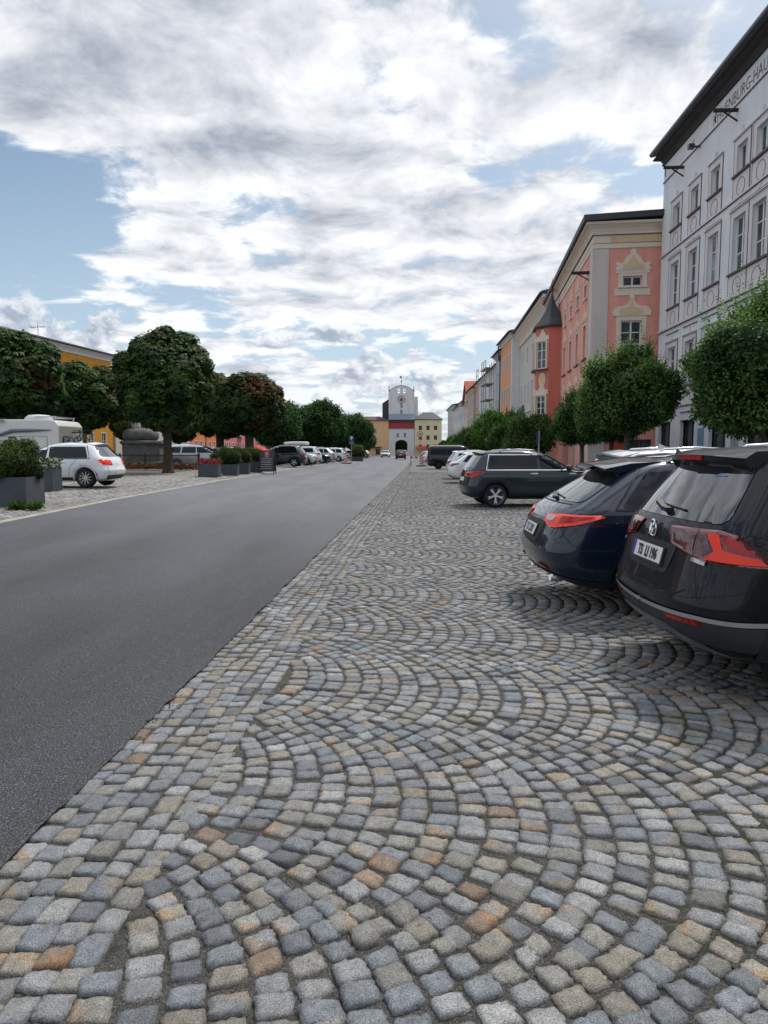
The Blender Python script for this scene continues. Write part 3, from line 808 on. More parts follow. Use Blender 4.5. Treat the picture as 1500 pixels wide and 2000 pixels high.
def car(label, x, y, heading, shape, paintm, sc=1.0, rims='multi', detail=1, group='parked cars', lamps='block', rails=False, cladding=False, plate=None, spoiler=True, name='parked_car', cat='car', trim=None, hsc=1.0, seeplate=True, lamp_mat=None, roofcol=None):
    """heading in degrees clockwise from +Y (up the street); (x, y) is the middle of the car"""
    S = SHAPES[shape]; L = S['L']
    tab = [(z * hsc, xr, L - xf, w) for z, xr, xf, w in S['tab']]
    B = Body(tab, aR=.42 if shape != 'van' else .22, nR=2.9 if shape != 'van' else 3.5, aF=.62, nF=2.5)
    root = thing(name, label, cat, (x, y, zgf(x, y) + .004), R(90 - heading), group)
    root.scale = (sc, sc, sc)
    inner = bpy.data.objects  # children are placed with x shifted so the origin sits mid-car
    sh = Matrix.Translation((-L / 2, 0, 0))
    wz = S['wr']; wheels = [(wx, wz) for wx in S['wheels']]
    hi = detail >= 2
    key = (shape, detail, hsc, paintm.name)
    if key not in BODYCACHE:
        BODYCACHE[key] = B.mesh('body', paintm, K=70 if hi else 44, wheels=wheels, nc=20 if hi else 12, step=.045 if hi else .08, arch=wz + .055)
    parts = []
    bo = link('body', BODYCACHE[key], root); parts.append(bo)
    mid = (L / 2, 0, .8)
    def put(mb, nm, mt, smooth=True, parent=None):
        o = facing(mb, nm, mt, parent or root, mid, smooth)
        if parent is None: parts.append(o)
        return o
    belt, wt = S['belt'] * hsc, S['wt'] * hsc
    # side glass
    def xr(z): return float(np.interp(z, B.z, B.xr))
    def xf(z): return float(np.interp(z, B.z, B.xf))
    wb = S['wheels'][1]
    bp = L * .47 if shape != 'van' else L * .68
    ra, rb = xr(belt) + .34, xr(wt) + .22
    if shape == 'hatch': ra, rb = xr(belt) + .52, xr(wt) + .34
    if shape == 'suv': ra, rb = xr(belt) + .50, xr(wt) + .32
    if shape == 'estate' or shape == 'crossover': ra, rb = xr(belt) + .52, xr(wt) + .26
    if shape == 'van': ra, rb = .32, .36
    fa, fb = xf(belt) - .16, xf(wt) - .10
    segs = [(ra, rb, L * .245, L * .262), (L * .262, L * .28, bp - .04, bp - .02), (bp + .04, bp + .03, fa, fb)]
    if shape in ('hatch',): segs = [(ra, rb, bp - .05, bp - .03), (bp + .03, bp + .02, fa, fb)]
    if shape in ('suv', 'crossover') and lamps != 'flat': segs = [(ra, rb, bp - .05, bp - .03), (bp + .03, bp + .02, fa, fb)]
    if shape == 'van': segs = [(ra, rb, L * .34, L * .34), (L * .36, L * .36, L * .66, L * .66), (L * .69, L * .69, fa, fb)]
    for sg in (1, -1):
        fn = B.side(sg)
        for (a0, a1, b0, b1) in segs:
            put(patch(rpoly([(a0, belt), (b0, belt - .0), (b1, wt), (a1, wt)], .05), fn, .005, .10), 'window', GLASS)
        if hi or trim is not None:
            mb = MB()
            seam([(ra - .06, belt - .02), (fa + .04, belt - .02)], fn, .022, .007, mb=mb)
            seam([(ra - .06, belt - .02), (rb - .05, wt + .03)], fn, .018, .007, mb=mb)
            if trim is CHROME: seam([(rb - .05, wt + .03), (fb, wt + .03)], fn, .014, .007, mb=mb)
            put(mb, 'window_trim', trim or BLACKP)
        sill = .36 * hsc
        put(seam([(bp, belt - .03), (bp, .62), (bp, sill)], fn, .010), 'door_seam', SEAM)
        if shape != 'van':
            put(seam([(S['wheels'][0] + .24, belt - .03), (S['wheels'][0] + .46, .66), (S['wheels'][0] + .52, sill)], fn, .010), 'door_seam', SEAM)
            put(seam([(wb - .50, belt - .03), (wb - .48, sill)], fn, .010), 'door_seam', SEAM)
        else: put(seam([(L * .345, 1.9), (L * .345, .4)], fn, .012), 'door_seam', SEAM)
        for hx in (bp - .16, bp + .95 if shape != 'van' else bp - .3):
            put(patch(rpoly([(hx - .11, belt - .14), (hx + .11, belt - .14), (hx + .11, belt - .105), (hx - .11, belt - .105)], .015), fn, .03, .05, .03), 'door_handle', paintm if trim is None else SILVERT)
        # wheel arch lips, or black cladding
        for wx, _ in wheels:
            ang = np.linspace(-.10, math.pi + .10, 22); rr = wz + .055
            line = [(wx + rr * math.cos(t), wz + rr * math.sin(t)) for t in ang]
            put(seam(line, fn, .075 if cladding else .030, .012, mb=None), 'wheel_arch', BLACKP if cladding else paintm)
        put(patch([(S['wheels'][0] + wz + .05, .245 * hsc + .0), (wb - wz - .05, .245 * hsc), (wb - wz - .05, .34 * hsc), (S['wheels'][0] + wz + .05, .34 * hsc)], fn, .012, .15, .02), 'sill', BLACKP)
        # mirror
        mm = MB(); mxp = fa - .10; yb = float(B.half(np.array(mxp), np.array(belt + .05)))
        mm.lathe([(.0, -.11), (.055, -.10), (.085, -.03), (.085, .04), (.05, .10), (.0, .115)], 10, Matrix.Translation((mxp, sg * (yb + .14), belt + .06)) @ Matrix.Rotation(math.pi / 2, 4, 'X') @ Matrix.Scale(.8, 4, (0, 1, 0)))
        mm.bar((mxp, sg * (yb - .03), belt + .02), (mxp, sg * (yb + .1), belt + .05), .06, .03)
        parts.append(mm.build('mirror', paintm if hi else BLACKP, root, True))
        # lamps
        if lamps == 'block':
            poly = [(-.30, belt - .23), (.18, belt - .20), (.24, belt - .06), (.10, belt - .03), (-.28, belt - .07)]
        elif lamps == 'slim':
            poly = [(-.42, belt - .20), (.10, belt - .22), (.42, belt - .10), (.38, belt - .05), (-.05, belt - .06), (-.42, belt - .09)]
        elif lamps == 'tall':
            poly = [(-.06, belt - .40), (.07, belt - .40), (.07, belt + .32), (-.02, belt + .32)]
        else: poly = None
        if poly: put(patch(rpoly(poly, .035), B.wrap(sg), .010, .06, .012), 'taillight', lamp_mat or RED)
        hp = [(-.42, .66 * hsc), (.12, .70 * hsc), (.34, .80 * hsc), (.10, .80 * hsc), (-.40, .74 * hsc)]
        put(patch(rpoly(hp, .03), B.wrap(sg, True), .010, .07, .012), 'headlight', HEADL)
        for wx, _ in wheels:
            y_ = sg * (float(np.interp(wz, B.z, B.w)) - .11)
            tm_ = add_wheel(root, wx - L / 2, y_, wz, .21, rims, wz - .09 if hi or rims in ('five', 'multi') else wz - .115)
    # rear and front glass, plates, grille, bumpers
    zr0, zr1 = belt + .04, wt + .03
    wid0, wid1 = float(np.interp(zr0, B.z, B.w)) - .13, float(np.interp(zr1, B.z, B.w)) - .13
    put(patch(rpoly([(-wid0, zr0), (wid0, zr0), (wid1, zr1), (-wid1, zr1)], .07), B.rear, .006, .12), 'rear_window', RGLASS)
    zf0 = belt + .05
    put(patch(rpoly([(-.70, zf0), (.70, zf0), (.56, wt + .04), (-.56, wt + .04)], .07), B.front, .006, .12), 'windscreen', GLASS)
    put(patch(rpoly([(-.38, .56 * hsc), (.38, .56 * hsc), (.46, .66 * hsc), (-.46, .66 * hsc)], .03), B.front, .008, .12), 'grille', BLACKP)
    put(patch(rpoly([(-.62, .30 * hsc), (.62, .30 * hsc), (.55, .46 * hsc), (-.55, .46 * hsc)], .05), B.front, .008, .12), 'lower_grille', BLACKP)
    zp = (.56 if shape in ('hatch', 'estate') else .80) * hsc
    if shape == 'hatch': zp = .50
    if seeplate:
        po = put(patch([(-.26, zp - .055), (.26, zp - .055), (.26, zp + .055), (-.26, zp + .055)], B.rear, .012, .2, .01), 'plate', PLATE, False)
        put(patch([(-.26, .48), (.26, .48), (.26, .57), (-.26, .57)], B.front, .02, .2, .015), 'plate', PLATE, False)
    if lamps != 'none':
        bmb = MB()
        patch(rpoly([(-.62, .27 * hsc), (.62, .27 * hsc), (.70, .40 * hsc), (-.70, .40 * hsc)], .05), B.rear, .010, .12, 0, bmb)
        put(bmb, 'rear_bumper_trim', BLACKP)
        tg = MB(); tw = float(np.interp(belt, B.z, B.w)) - .16
        seam([(-tw, belt + .0), (-tw + .02, zp - .10), (-.55, zp - .17), (.55, zp - .17), (tw - .02, zp - .10), (tw, belt)], B.rear, .010, mb=tg)
        put(tg, 'tailgate_seam', SEAM)
    if spoiler and shape != 'van':
        sp = MB(); zt = wt + .10 * hsc
        ys_ = np.linspace(-wid1 - .02, wid1 + .02, 11)
        rowsv = []
        for yv in ys_:
            f = 1 - .35 * (yv / wid1) ** 2 * .5
            xb = float(B._rx(np.array(yv), np.array(wt + .06)));
            rowsv.append([(xb + .16, yv, wt + .155 * hsc - .035 * (yv / wid1) ** 2), (xb - .10 * f, yv, wt + .115 - .05 * (yv / wid1) ** 2), (xb - .10 * f, yv, wt + .09 - .05 * (yv / wid1) ** 2), (xb + .02, yv, wt + .055 - .04 * (yv / wid1) ** 2)])
        vs = [p for r_ in rowsv for p in r_]; fs = []
        for i in range(10):
            for k in range(3): fs.append((i * 4 + k, i * 4 + k + 1, (i + 1) * 4 + k + 1, (i + 1) * 4 + k))
        fs += [(0, 1, 2, 3), (40, 41, 42, 43)]
        sp.add(vs, fs); so_ = sp.build('spoiler', paintm, root, True); es_ = so_.modifiers.new('edges', 'EDGE_SPLIT'); es_.split_angle = R(38); parts.append(so_)
    if rails:
        for sg in (1, -1):
            rl = MB(); zt = wt + .13 * hsc; x0, x1 = rb + .35, fb - .45; yy = sg * (float(np.interp(wt + .09 * hsc, B.z, B.w)) - .02)
            rl.tube([(x0 - .12, yy, zt - .035), (x0, yy, zt + .03), ((x0 + x1) / 2, yy, zt + .055), (x1, yy, zt + .03), (x1 + .12, yy, zt - .035)], [.012, .018, .018, .018, .012], 8)
            parts.append(rl.build('roof_rail', CHROME if rails == 'chrome' else SILVERT, root, True))
    if shape != 'van' and detail >= 1:
        af = MB(); zt = float(B.z[-1]); xa = float(np.interp(zt - .02, B.z, B.xr)) + .1
        af.add([(xa, -.02, zt - .03), (xa, .02, zt - .03), (xa + .18, 0, zt - .02), (xa + .01, 0, zt + .055)], [(0, 1, 3), (1, 2, 3), (2, 0, 3), (0, 2, 1)])
        parts.append(af.build('antenna', paintm, root))
    for o in parts: o.matrix_basis = sh @ o.matrix_basis
    return root, B, sh, L
P_TIG = paint('paint_black_blue', (0.0035, 0.005, 0.009), .0, .4)
P_TIG.node_tree.nodes['Principled BSDF'].inputs['Coat Weight'].default_value = 0.4
P_BLU = paint('paint_dark_blue', (0.0045, 0.012, 0.030), .1, .35)
P_TEAL = paint('paint_slate_teal', (0.011, 0.025, 0.034), .2, .36)
P_WHT = paint('paint_white', (0.70, 0.73, 0.76), .0, .3)
P_SIL = paint('paint_silver', (0.42, 0.45, 0.49), .7, .36)
P_PALE = paint('paint_pale_silver', (0.55, 0.58, 0.62), .4, .34)
P_BLK = paint('paint_black', (0.005, 0.005, 0.007), .0, .4)
P_GRY = paint('paint_grey', (0.030, 0.040, 0.050), .3, .34)
P_MAR = paint('paint_dark_plum', (0.035, 0.012, 0.016), .4, .34)

def hero_rear(root, B, sh, L, kind):
    """rear details of the two nearest cars"""
    mid = (L / 2, 0, .8)
    def put(mb, nm, mt, smooth=True, parent=None):
        o = facing(mb, nm, mt, parent or root, mid, smooth)
        if parent is None: o.matrix_basis = sh @ o.matrix_basis
        return o
    rear = B.rear
    for sg in (1, -1):
        W = B.wrap(sg)
        if kind == 'a':
            tl = put(patch(rpoly([(-.46, 1.085), (.02, 1.10), (.15, 1.075), (.37, .925), (.35, .89), (-.06, .905), (-.12, .925), (-.40, .975)], .018), W, .014, .04, .016), 'taillight', REDD)
            put(patch([(-.05, 1.075), (.035, 1.075), (.08, .985), (.28, .945), (.34, .905), (-.03, .915), (.03, .975)], W, .018, .04), 'lamp_band', REDB, parent=tl)
            put(patch([(.055, 1.07), (.13, 1.06), (.28, .958), (.11, .99)], W, .018, .04), 'lamp_lens', RED, parent=tl)
            put(patch([(-.40, 1.06), (-.14, 1.065), (-.14, .955), (-.36, .985)], W, .018, .05), 'lamp_lens', mat('lamp_smoke', (0.075, 0.012, 0.018), rough=0.15, coat=0.6), parent=tl)
            put(patch([(-.11, 1.065), (-.055, 1.065), (.015, .975), (-.05, .935), (-.10, .945)], W, .018, .05), 'lamp_lens', mat('lamp_smoke', (0.075, 0.012, 0.018)), parent=tl)
            put(patch([(-.14, .915), (-.02, .90), (-.02, .875), (-.14, .89)], W, .014, .05, .01), 'reverse_lamp', CLEAR)
            put(seam([(-.127, 1.10), (-.127, .92), (-.10, .80), (-.02, .66)], W, .005, .0205), 'tailgate_gap', SEAM)
            # reflector in the bumper, bright trim strip, valance
            put(patch(rpoly([(-.30, .515), (.02, .535), (.03, .495), (-.28, .478)], .012), W, .016, .05, .01), 'reflector', RED)
            st = MB(); seam([(-.85, .515), (-.45, .528), (0, .548), (.30, .545), (.52, .545)], W, .030, .013, mb=st)
            put(st, 'bumper_trim', SILVERT)
            cl = MB(); patch([(-.95, .50), (0, .53), (.55, .52), (.55, .30), (-.1, .27), (-.95, .30)], W, .008, .07, 0, cl)
            put(cl, 'lower_bumper', GREYP)
            dif = MB(); patch(rpoly([(-.95, .42), (-.35, .43), (.0, .36), (.14, .285), (-.1, .275), (-.95, .335)], .02), W, .018, .07, .012, dif)
            put(dif, 'diffuser', mat('satin_grey', (0.20, 0.215, 0.235), rough=0.42, metal=0.3, var=.06))
            put(seam([(-.9, .62), (-.4, .635), (-.1, .66), (.2, .72), (.45, .80)], W, .004, .003), 'bumper_seam', SEAM)
        else:
            tl = put(patch(rpoly([(-.36, .975), (.0, 1.0), (.40, 1.0), (.44, .985), (.20, .905), (-.02, .865), (-.16, .86), (-.34, .915)], .02), W, .016, .04, .018), 'taillight', REDB)
            put(patch(rpoly([(-.32, .965), (-.10, .975), (-.13, .925), (-.28, .925)], .02), W, .020, .04), 'reverse_lamp', CLEAR, parent=tl)
            put(patch(rpoly([(-.02, .985), (.33, .985), (.15, .93), (.0, .91)], .02), W, .0195, .05), 'lamp_lens', RED, parent=tl)
            put(patch(rpoly([(-.32, .47), (-.12, .455), (-.10, .415), (-.30, .425)], .012), W, .016, .05, .01), 'reflector', RED)
            cl = MB(); patch([(-.95, .40), (-.1, .39), (.12, .36), (.5, .33), (.5, .28), (-.1, .27), (-.95, .29)], W, .009, .07, 0, cl)
            put(cl, 'lower_bumper', BLACKP)
            put(seam([(-.9, .345), (-.3, .34), (-.12, .345)], W, .014, .016), 'bumper_trim', CHROME)
            ex = MB(); p = W(np.array([-.22]), np.array([.33]), .0)[0]
            ex.lathe([(.062, -.09), (.062, .03), (.050, .03), (.050, -.08)], 16, Matrix.Translation(p) @ Matrix.Rotation(-math.pi / 2, 4, 'Y') @ Matrix.Scale(1.35, 4, (0, 1, 0)), cap=False)
            o = ex.build('exhaust_tip', CHROME, root, True); o.matrix_basis = sh @ o.matrix_basis
            put(seam([(.05, .86), (.20, .74), (.42, .62), (.5, .60)], W, .004, .003), 'bumper_seam', SEAM)
    belt = 1.09 if kind == 'a' else 1.07
    # tailgate outline, wiper, plate
    if kind == 'a':
        put(seam([(-.66, 1.135), (.66, 1.135)], rear, .008, .004), 'tailgate_gap', SEAM)
        put(seam([(-.60, .70), (-.52, .66), (.52, .66), (.60, .70)], rear, .010, .004), 'tailgate_gap', SEAM)
        put(patch(rpoly([(-.40, .965), (.40, .965), (.34, .76), (-.34, .76)], .04), rear, .004, .1), 'plate_recess', BLACKP)
        zp, pl = .865, 'TS  LI 196'
    else:
        put(seam([(-.62, 1.09), (.62, 1.09)], rear, .008, .004), 'tailgate_gap', SEAM)
        put(patch(rpoly([(-.42, .90), (.42, .90), (.36, .68), (-.36, .68)], .04), rear, .004, .1), 'plate_recess', BLACKP)
        put(patch(rpoly([(-.40, .935), (.40, .935), (.40, .905), (-.40, .905)], .01), rear, .012, .1, .01), 'chrome_bar', CHROME)
        zp, pl = .79, 'TS  C 801'
    po = put(patch(rpoly([(-.275, zp - .072), (.275, zp - .072), (.275, zp + .062), (-.275, zp + .062)], .01), rear, .020, .2, .02), 'plate_holder', BLACKP, False)
    # viewed from behind, the plate reads along -y
    pp = put(patch([(-.26, zp - .055), (.26, zp - .055), (.26, zp + .055), (-.26, zp + .055)], rear, .024, .3, .003), 'plate', PLATE, False, parent=po)
    put(patch([(.26, zp - .054), (.218, zp - .054), (.218, zp + .054), (.26, zp + .054)], rear, .0255, .3), 'plate_band', PLATEB, False, parent=po)
    def letters(s, size, xc, zc, xs, off, nm, mt, par):
        vs, fs = text2d(s, size, xs, .004)
        A = np.array(vs); V = rear(-(A[:, 0] + xc), A[:, 1] + zc, off)
        mb = MB(); mb.add([tuple(p) for p in V], fs); return put(mb, nm, mt, False, parent=par)
    letters(pl, .105, .02, zp - .037, .80, .0262, 'plate_text', INK, po)
    # rear wiper
    zb = 1.155 if kind == 'a' else 1.10
    def rp(y, z, off): return tuple(rear(np.array([y]), np.array([z]), off)[0])
    wp = MB(); wp.bar(rp(.16, zb + .05, .022), rp(-.02, zb + .015, .026), .045, .026); wp.bar(rp(-.02, zb + .015, .026), rp(-.10, zb + .01, .02), .055, .03); wp.bar(rp(.18, zb + .052, .016), rp(-.30, zb + .03, .012), .016, .012)
    o = wp.build('rear_wiper', BLACKP, root); o.matrix_basis = sh @ o.matrix_basis
    if kind == 'a':
        # round emblem with two stacked angular letters
        em = MB(); c = np.array(rp(0, 1.035, .012))
        Mx = Matrix.Translation(c) @ Matrix.Rotation(-math.pi / 2, 4, 'Y')
        em.lathe([(.062, 0), (.066, .008), (.058, .014), (.052, .008), (.052, 0)], 28, Mx, cap=False)
        def q(y, z): return rp(y, 1.035 + z, .022)
        for s_ in (1, -1):
            em.bar(q(s_ * .022, .052), q(0, .006), .010, .006)
            em.bar(q(s_ * .046, .028), q(s_ * .020, -.046), .010, .006); em.bar(q(s_ * .020, -.046), q(0, -.004), .010, .006)
        o = em.build('emblem', CHROME, root); o.matrix_basis = sh @ o.matrix_basis
        # deep roof spoiler with red brake lamp
        sp = MB(); ys_ = np.linspace(-.565, .565, 17); rows_ = []
        for yv in ys_:
            t = (abs(yv) / .565); f = 1 - .22 * t ** 4
            zt = 1.612 - .022 * t ** 2
            rows_.append([(.86, yv, zt + .018), (.52, yv, zt), (.54 - .19 * f + .06 * t ** 2, yv, zt - .045), (.545 - .19 * f + .06 * t ** 2, yv, zt - .082), (.43 + .06 * t ** 2, yv, zt - .125), (.50, yv, zt - .11)])
        m_ = 6; vs = [p for r_ in rows_ for p in r_]; fs = [(i * m_ + k, i * m_ + k + 1, (i + 1) * m_ + k + 1, (i + 1) * m_ + k) for i in range(16) for k in range(m_ - 1)]
        fs += [tuple(range(m_)), tuple(range(16 * m_, 17 * m_))]
        sp.add(vs, fs); o = sp.build('spoiler', P_TIG, root, True); es_ = o.modifiers.new('edges', 'EDGE_SPLIT'); es_.split_angle = R(38); o.matrix_basis = sh @ o.matrix_basis
        bl = MB(); bl.b(.346, .41, -.17, .17, 1.532, 1.562); ob = bl.build('brake_lamp', RED, o)
        st = put(patch([(-.42, 1.42), (-.30, 1.42), (-.30, 1.428), (-.42, 1.428)], rear, .009, .1), 'window_sticker', mat('sticker_blue', (0.05, 0.25, 0.5)))
    else:
        sp = MB(); ys_ = np.linspace(-.58, .58, 13); rows_ = []
        for yv in ys_:
            t = abs(yv) / .58; zt = 1.545 - .05 * t ** 2; xb = .62 + .06 * t ** 2
            rows_.append([(1.25, yv, zt + .03), (.95, yv, zt + .012), (xb, yv, zt - .045), (xb + .005, yv, zt - .062), (.83, yv, zt - .09)])
        vs = [p for r_ in rows_ for p in r_]; fs = [(i * 5 + k, i * 5 + k + 1, (i + 1) * 5 + k + 1, (i + 1) * 5 + k) for i in range(12) for k in range(4)]
        fs += [(0, 1, 2, 3, 4), (60, 61, 62, 63, 64)]
        sp.add(vs, fs); o = sp.build('spoiler', P_BLU, root, True); es_ = o.modifiers.new('edges', 'EDGE_SPLIT'); es_.split_angle = R(38); o.matrix_basis = sh @ o.matrix_basis

RG = 'cars parked nose-in along the right side'
LG = 'cars parked along the left side of the road'
# rear bumper X, Y of the car's middle line
def nose_in(label, xrear, y, hd, shape, pm, **k):
    L = SHAPES[shape]['L'] * k.get('sc', 1.0); a = R(hd)
    return car(label, xrear + math.sin(a) * L / 2, y + math.cos(a) * L / 2, hd, shape, pm, **k)
h1 = nose_in('black SUV nearest the camera, round emblem on its tailgate and wide angular taillights', 1.86, 5.0, 90, 'suv', P_TIG, detail=2, rims='dark', lamps='none', cladding=True, seeplate=False, spoiler=False, rails=True, group=RG)
hero_rear(*h1, 'a')
h2 = nose_in('dark blue crossover with long bright red taillights, next to the black SUV', 1.54, 7.45, 91, 'crossover', P_BLU, sc=.975, detail=2, rims='dark', lamps='none', seeplate=False, spoiler=False, rails=True, group=RG)  # shade between the two cars is put into the dark rim colour
hero_rear(*h2, 'b')
nose_in('silver estate with bright roof rails, mostly hidden behind the dark blue crossover', 2.75, 10.1, 90, 'suv', P_SIL, sc=0.99, rims='multi', rails='chrome', group=RG)
nose_in('pale grey car with roof rails behind the black SUV, only its roof showing', 7.3, 14.2, 90, 'suv', P_SIL, sc=1.09, rims='multi', rails='chrome', group=RG)
nose_in('dark slate blue compact SUV side-on with five-spoke alloy wheels and chrome window line', 2.22, 20.1, 86, 'suv', P_TEAL, sc=0.985, detail=2, rims='five', rails=True, cladding=False, trim=CHROME, group=RG, lamps='slim', lamp_mat=RED)
nose_in('white hatchback with slim dark red taillight beside the slate blue SUV', 3.1, 34.5, 92, 'crossover', P_WHT, sc=0.97, rims='multi', lamps='slim', group=RG, lamp_mat=REDD)
nose_in('white SUV with roof rails between the white hatchback and the black van', 3.5, 39.5, 92, 'suv', P_WHT, sc=0.98, rims='multi', rails=True, group=RG)
nose_in('black panel van with tall narrow taillights parked near the barrier', 3.72, 60.5, 92, 'van', P_BLK, rims='dark', lamps='tall', group=RG)
nose_in('small white car just beyond the black van', 4.6, 84, 93, 'hatch', P_WHT, detail=1, group=RG)
nose_in('silver hatchback parked by the red awning far up the right side', 5.2, 96, 93, 'hatch', P_SIL, detail=1, group=RG)
nose_in('reddish parked car far up the right side', 5.6, 108, 93, 'hatch', P_MAR, detail=1, group=RG)
nose_in('pale car at the far end of the right-hand row', 6.2, 122, 93, 'estate', P_PALE, detail=1, group=RG)

# traffic
car('dark plum people carrier driving away towards the gate tower', px(783, 122), 122, 3, 'mpv', P_MAR, sc=1.02, group='cars driving on the road', rails=False)
car('white car coming towards the camera out of the gate tower', px(753, 148), 148, 183, 'hatch', P_WHT, sc=1.05, group='cars driving on the road')

# left side
def left_nose_out(label, xrear, y, hd, shape, pm, **k):
    return nose_in(label, xrear, y, hd, shape, pm, **k)
gt = nose_in('white hatchback parked behind the dark planters, tail towards the road', px(240, 22.6) - .18, 22.9, 271, 'hatch', P_WHT, detail=2, rims='ten', group=LG, lamps='block', lamp_mat=REDB)
nose_in('dark grey SUV with its tail at the road behind the black sign board', px(597, 52.5), 53.5, 272, 'suv', P_GRY, rims='five', group=LG, rails=True, trim=CHROME)
rb = nose_in('white estate with a long roof box on top', px(628, 63), 63.5, 272, 'suv', P_WHT, rims='multi', group=LG, rails=True)
car('white black-grilled car facing the road beside the grey SUV', px(617, 58) - 2.1, 58.2, 92, 'crossover', P_WHT, sc=.97, group=LG, rims='five')
car('dark car facing the road behind the roof-box estate', px(646, 68) - 2.1, 68.5, 92, 'hatch', P_BLK, group=LG)
nose_in('silver estate with its tail at the road, left of the striped beacon', px(657, 72.5), 73, 272, 'estate', P_SIL, group=LG, rails=True, sc=1.06)
nose_in('white car with dark windows just left of the striped beacon', px(677, 79), 79.5, 272, 'mpv', P_WHT, group=LG)
nose_in('black hatchback behind the striped beacon', px(681, 84), 84.5, 272, 'mpv', P_BLK, group=LG)
for k, (u, Y, pm, lb) in enumerate([(703, 102, P_WHT, 'white car far up the left side under the trees'), (715, 113, P_GRY, 'dark grey car far up the left side under the trees'), (724, 124, P_SIL, 'silver car furthest up the left side')]):
    nose_in(lb, px(u, Y), Y, 272, 'hatch', pm, group=LG)
car('light silver people carrier behind the lattice fence', px(388, 46.2), 46.6, 80, 'mpv', P_PALE, sc=1.0, group=LG)
car('white car with its nose towards the road behind the box shrubs', px(436, 48) - 1.2, 48.5, 75, 'hatch', P_WHT, group=LG)
car('pale car half hidden behind the red-leaved chestnut trunk', px(480, 54.5) - 1.0, 55, 95, 'estate', P_PALE, group=LG)
# roof box sits on the estate
bx = MB(); a0 = rb[0].location
bxr = thing('roof_box', 'long white roof box on the white estate', 'roof box', (a0.x - .1, a0.y, a0.z + 1.70), R(90 - 272))
vs = []
for xx, s_ in ((-1.15, .55), (-1.0, .9), (-.4, 1.0), (.5, .95), (.95, .75), (1.12, .45)):
    for t in range(12):
        a = 2 * math.pi * t / 12; vs.append((xx, .40 * s_ ** .3 * math.copysign(abs(math.cos(a)) ** .5, math.cos(a)), .20 + .17 * s_ * math.copysign(abs(math.sin(a)) ** .6, math.sin(a))))
fs = [(i * 12 + k, i * 12 + (k + 1) % 12, (i + 1) * 12 + (k + 1) % 12, (i + 1) * 12 + k) for i in range(5) for k in range(12)] + [tuple(range(12)), tuple(range(60, 72))]
bx.add(vs, fs); bx.build('shell', mat('roofbox_white', (0.66, 0.66, 0.64), rough=.35), bxr, True)
q = MB()
for xx in (-.55, .55): q.b(xx - .03, xx + .03, -.52, .52, -.02, .035)
q.build('crossbar', BLACKP, bxr)
# ------------------------------------------------------------------ buildings
def pane_mat(name, a, b_, rough=0.06):
    if name in MATS: return MATS[name]
    m, g, b = newmat(name)
    f = g.noise(g.geo(), 1.6, 4, 0.6)
    g.put(b.inputs['Base Color'], g.mix(g.sm(f, .38, .62), a, b_))
    g.put(b.inputs['Roughness'], rough); b.inputs['IOR'].default_value = 1.55
    g.put(b.inputs['Normal'], g.bump(g.noise(g.geo(), 2.5, 2, .5), .05, .02))
    MATS[name] = m
    return m
PANE = pane_mat('window_pane', (0.018, 0.024, 0.030), (0.06, 0.075, 0.085))
PANEL_ = pane_mat('window_pane_curtain', (0.05, 0.065, 0.075), (0.30, 0.33, 0.35))
FRAMEW = mat('frame_white', (0.66, 0.67, 0.68), rough=.5, var=.05)
FRAMED = mat('frame_brown', (0.10, 0.065, 0.045), rough=.6, var=.1)
SLATE = mat('roof_slate', (0.040, 0.043, 0.050), rough=.6, var=.2, vscale=4, bump=.4, bscale=14)
GUTTER = mat('gutter_metal', (0.06, 0.065, 0.075), rough=.45, metal=.5, var=.1)
TILE = mat('roof_tile_red', (0.36, 0.095, 0.045), rough=.85, var=.22, vscale=3, bump=.6, bscale=18)
WHITEP = plaster('plaster_white', (0.70, 0.715, 0.73), .05, .18)

def fac_front(): return Matrix.Identity(4)
def fac_near(depth): return Matrix(((0, -1, 0, 0), (1, 0, 0, -depth), (0, 0, 1, 0), (0, 0, 0, 1)))       # wall at x=0 looking toward -x
def fac_far(L): return Matrix(((0, 1, 0, L), (-1, 0, 0, 0), (0, 0, 1, 0), (0, 0, 0, 1)))
def wall_holes(mb, M, L, H, holes, rec=.16, z0=0.0):
    xs = sorted({0.0, L, *[h[0] for h in holes], *[h[0] + h[2] for h in holes]}); zs = sorted({z0, H, *[h[1] for h in holes], *[h[1] + h[3] for h in holes]})
    def isin(x, z): return any(h[0] < x < h[0] + h[2] and h[1] < z < h[1] + h[3] for h in holes)
    for a, b in zip(xs[:-1], xs[1:]):
        for c, d in zip(zs[:-1], zs[1:]):
            if b - a < 1e-5 or d - c < 1e-5 or isin((a + b) / 2, (c + d) / 2): continue
            mb.add([(a, 0, c), (b, 0, c), (b, 0, d), (a, 0, d)], [(0, 1, 2, 3)][::1], M)
    for x, z, w, h in holes:
        v = [(x, 0, z), (x + w, 0, z), (x + w, 0, z + h), (x, 0, z + h), (x, -rec, z), (x + w, -rec, z), (x + w, -rec, z + h), (x, -rec, z + h)]
        mb.add(v, [(0, 1, 5, 4), (1, 2, 6, 5), (2, 3, 7, 6), (3, 0, 4, 7)], M)
_WM = {}
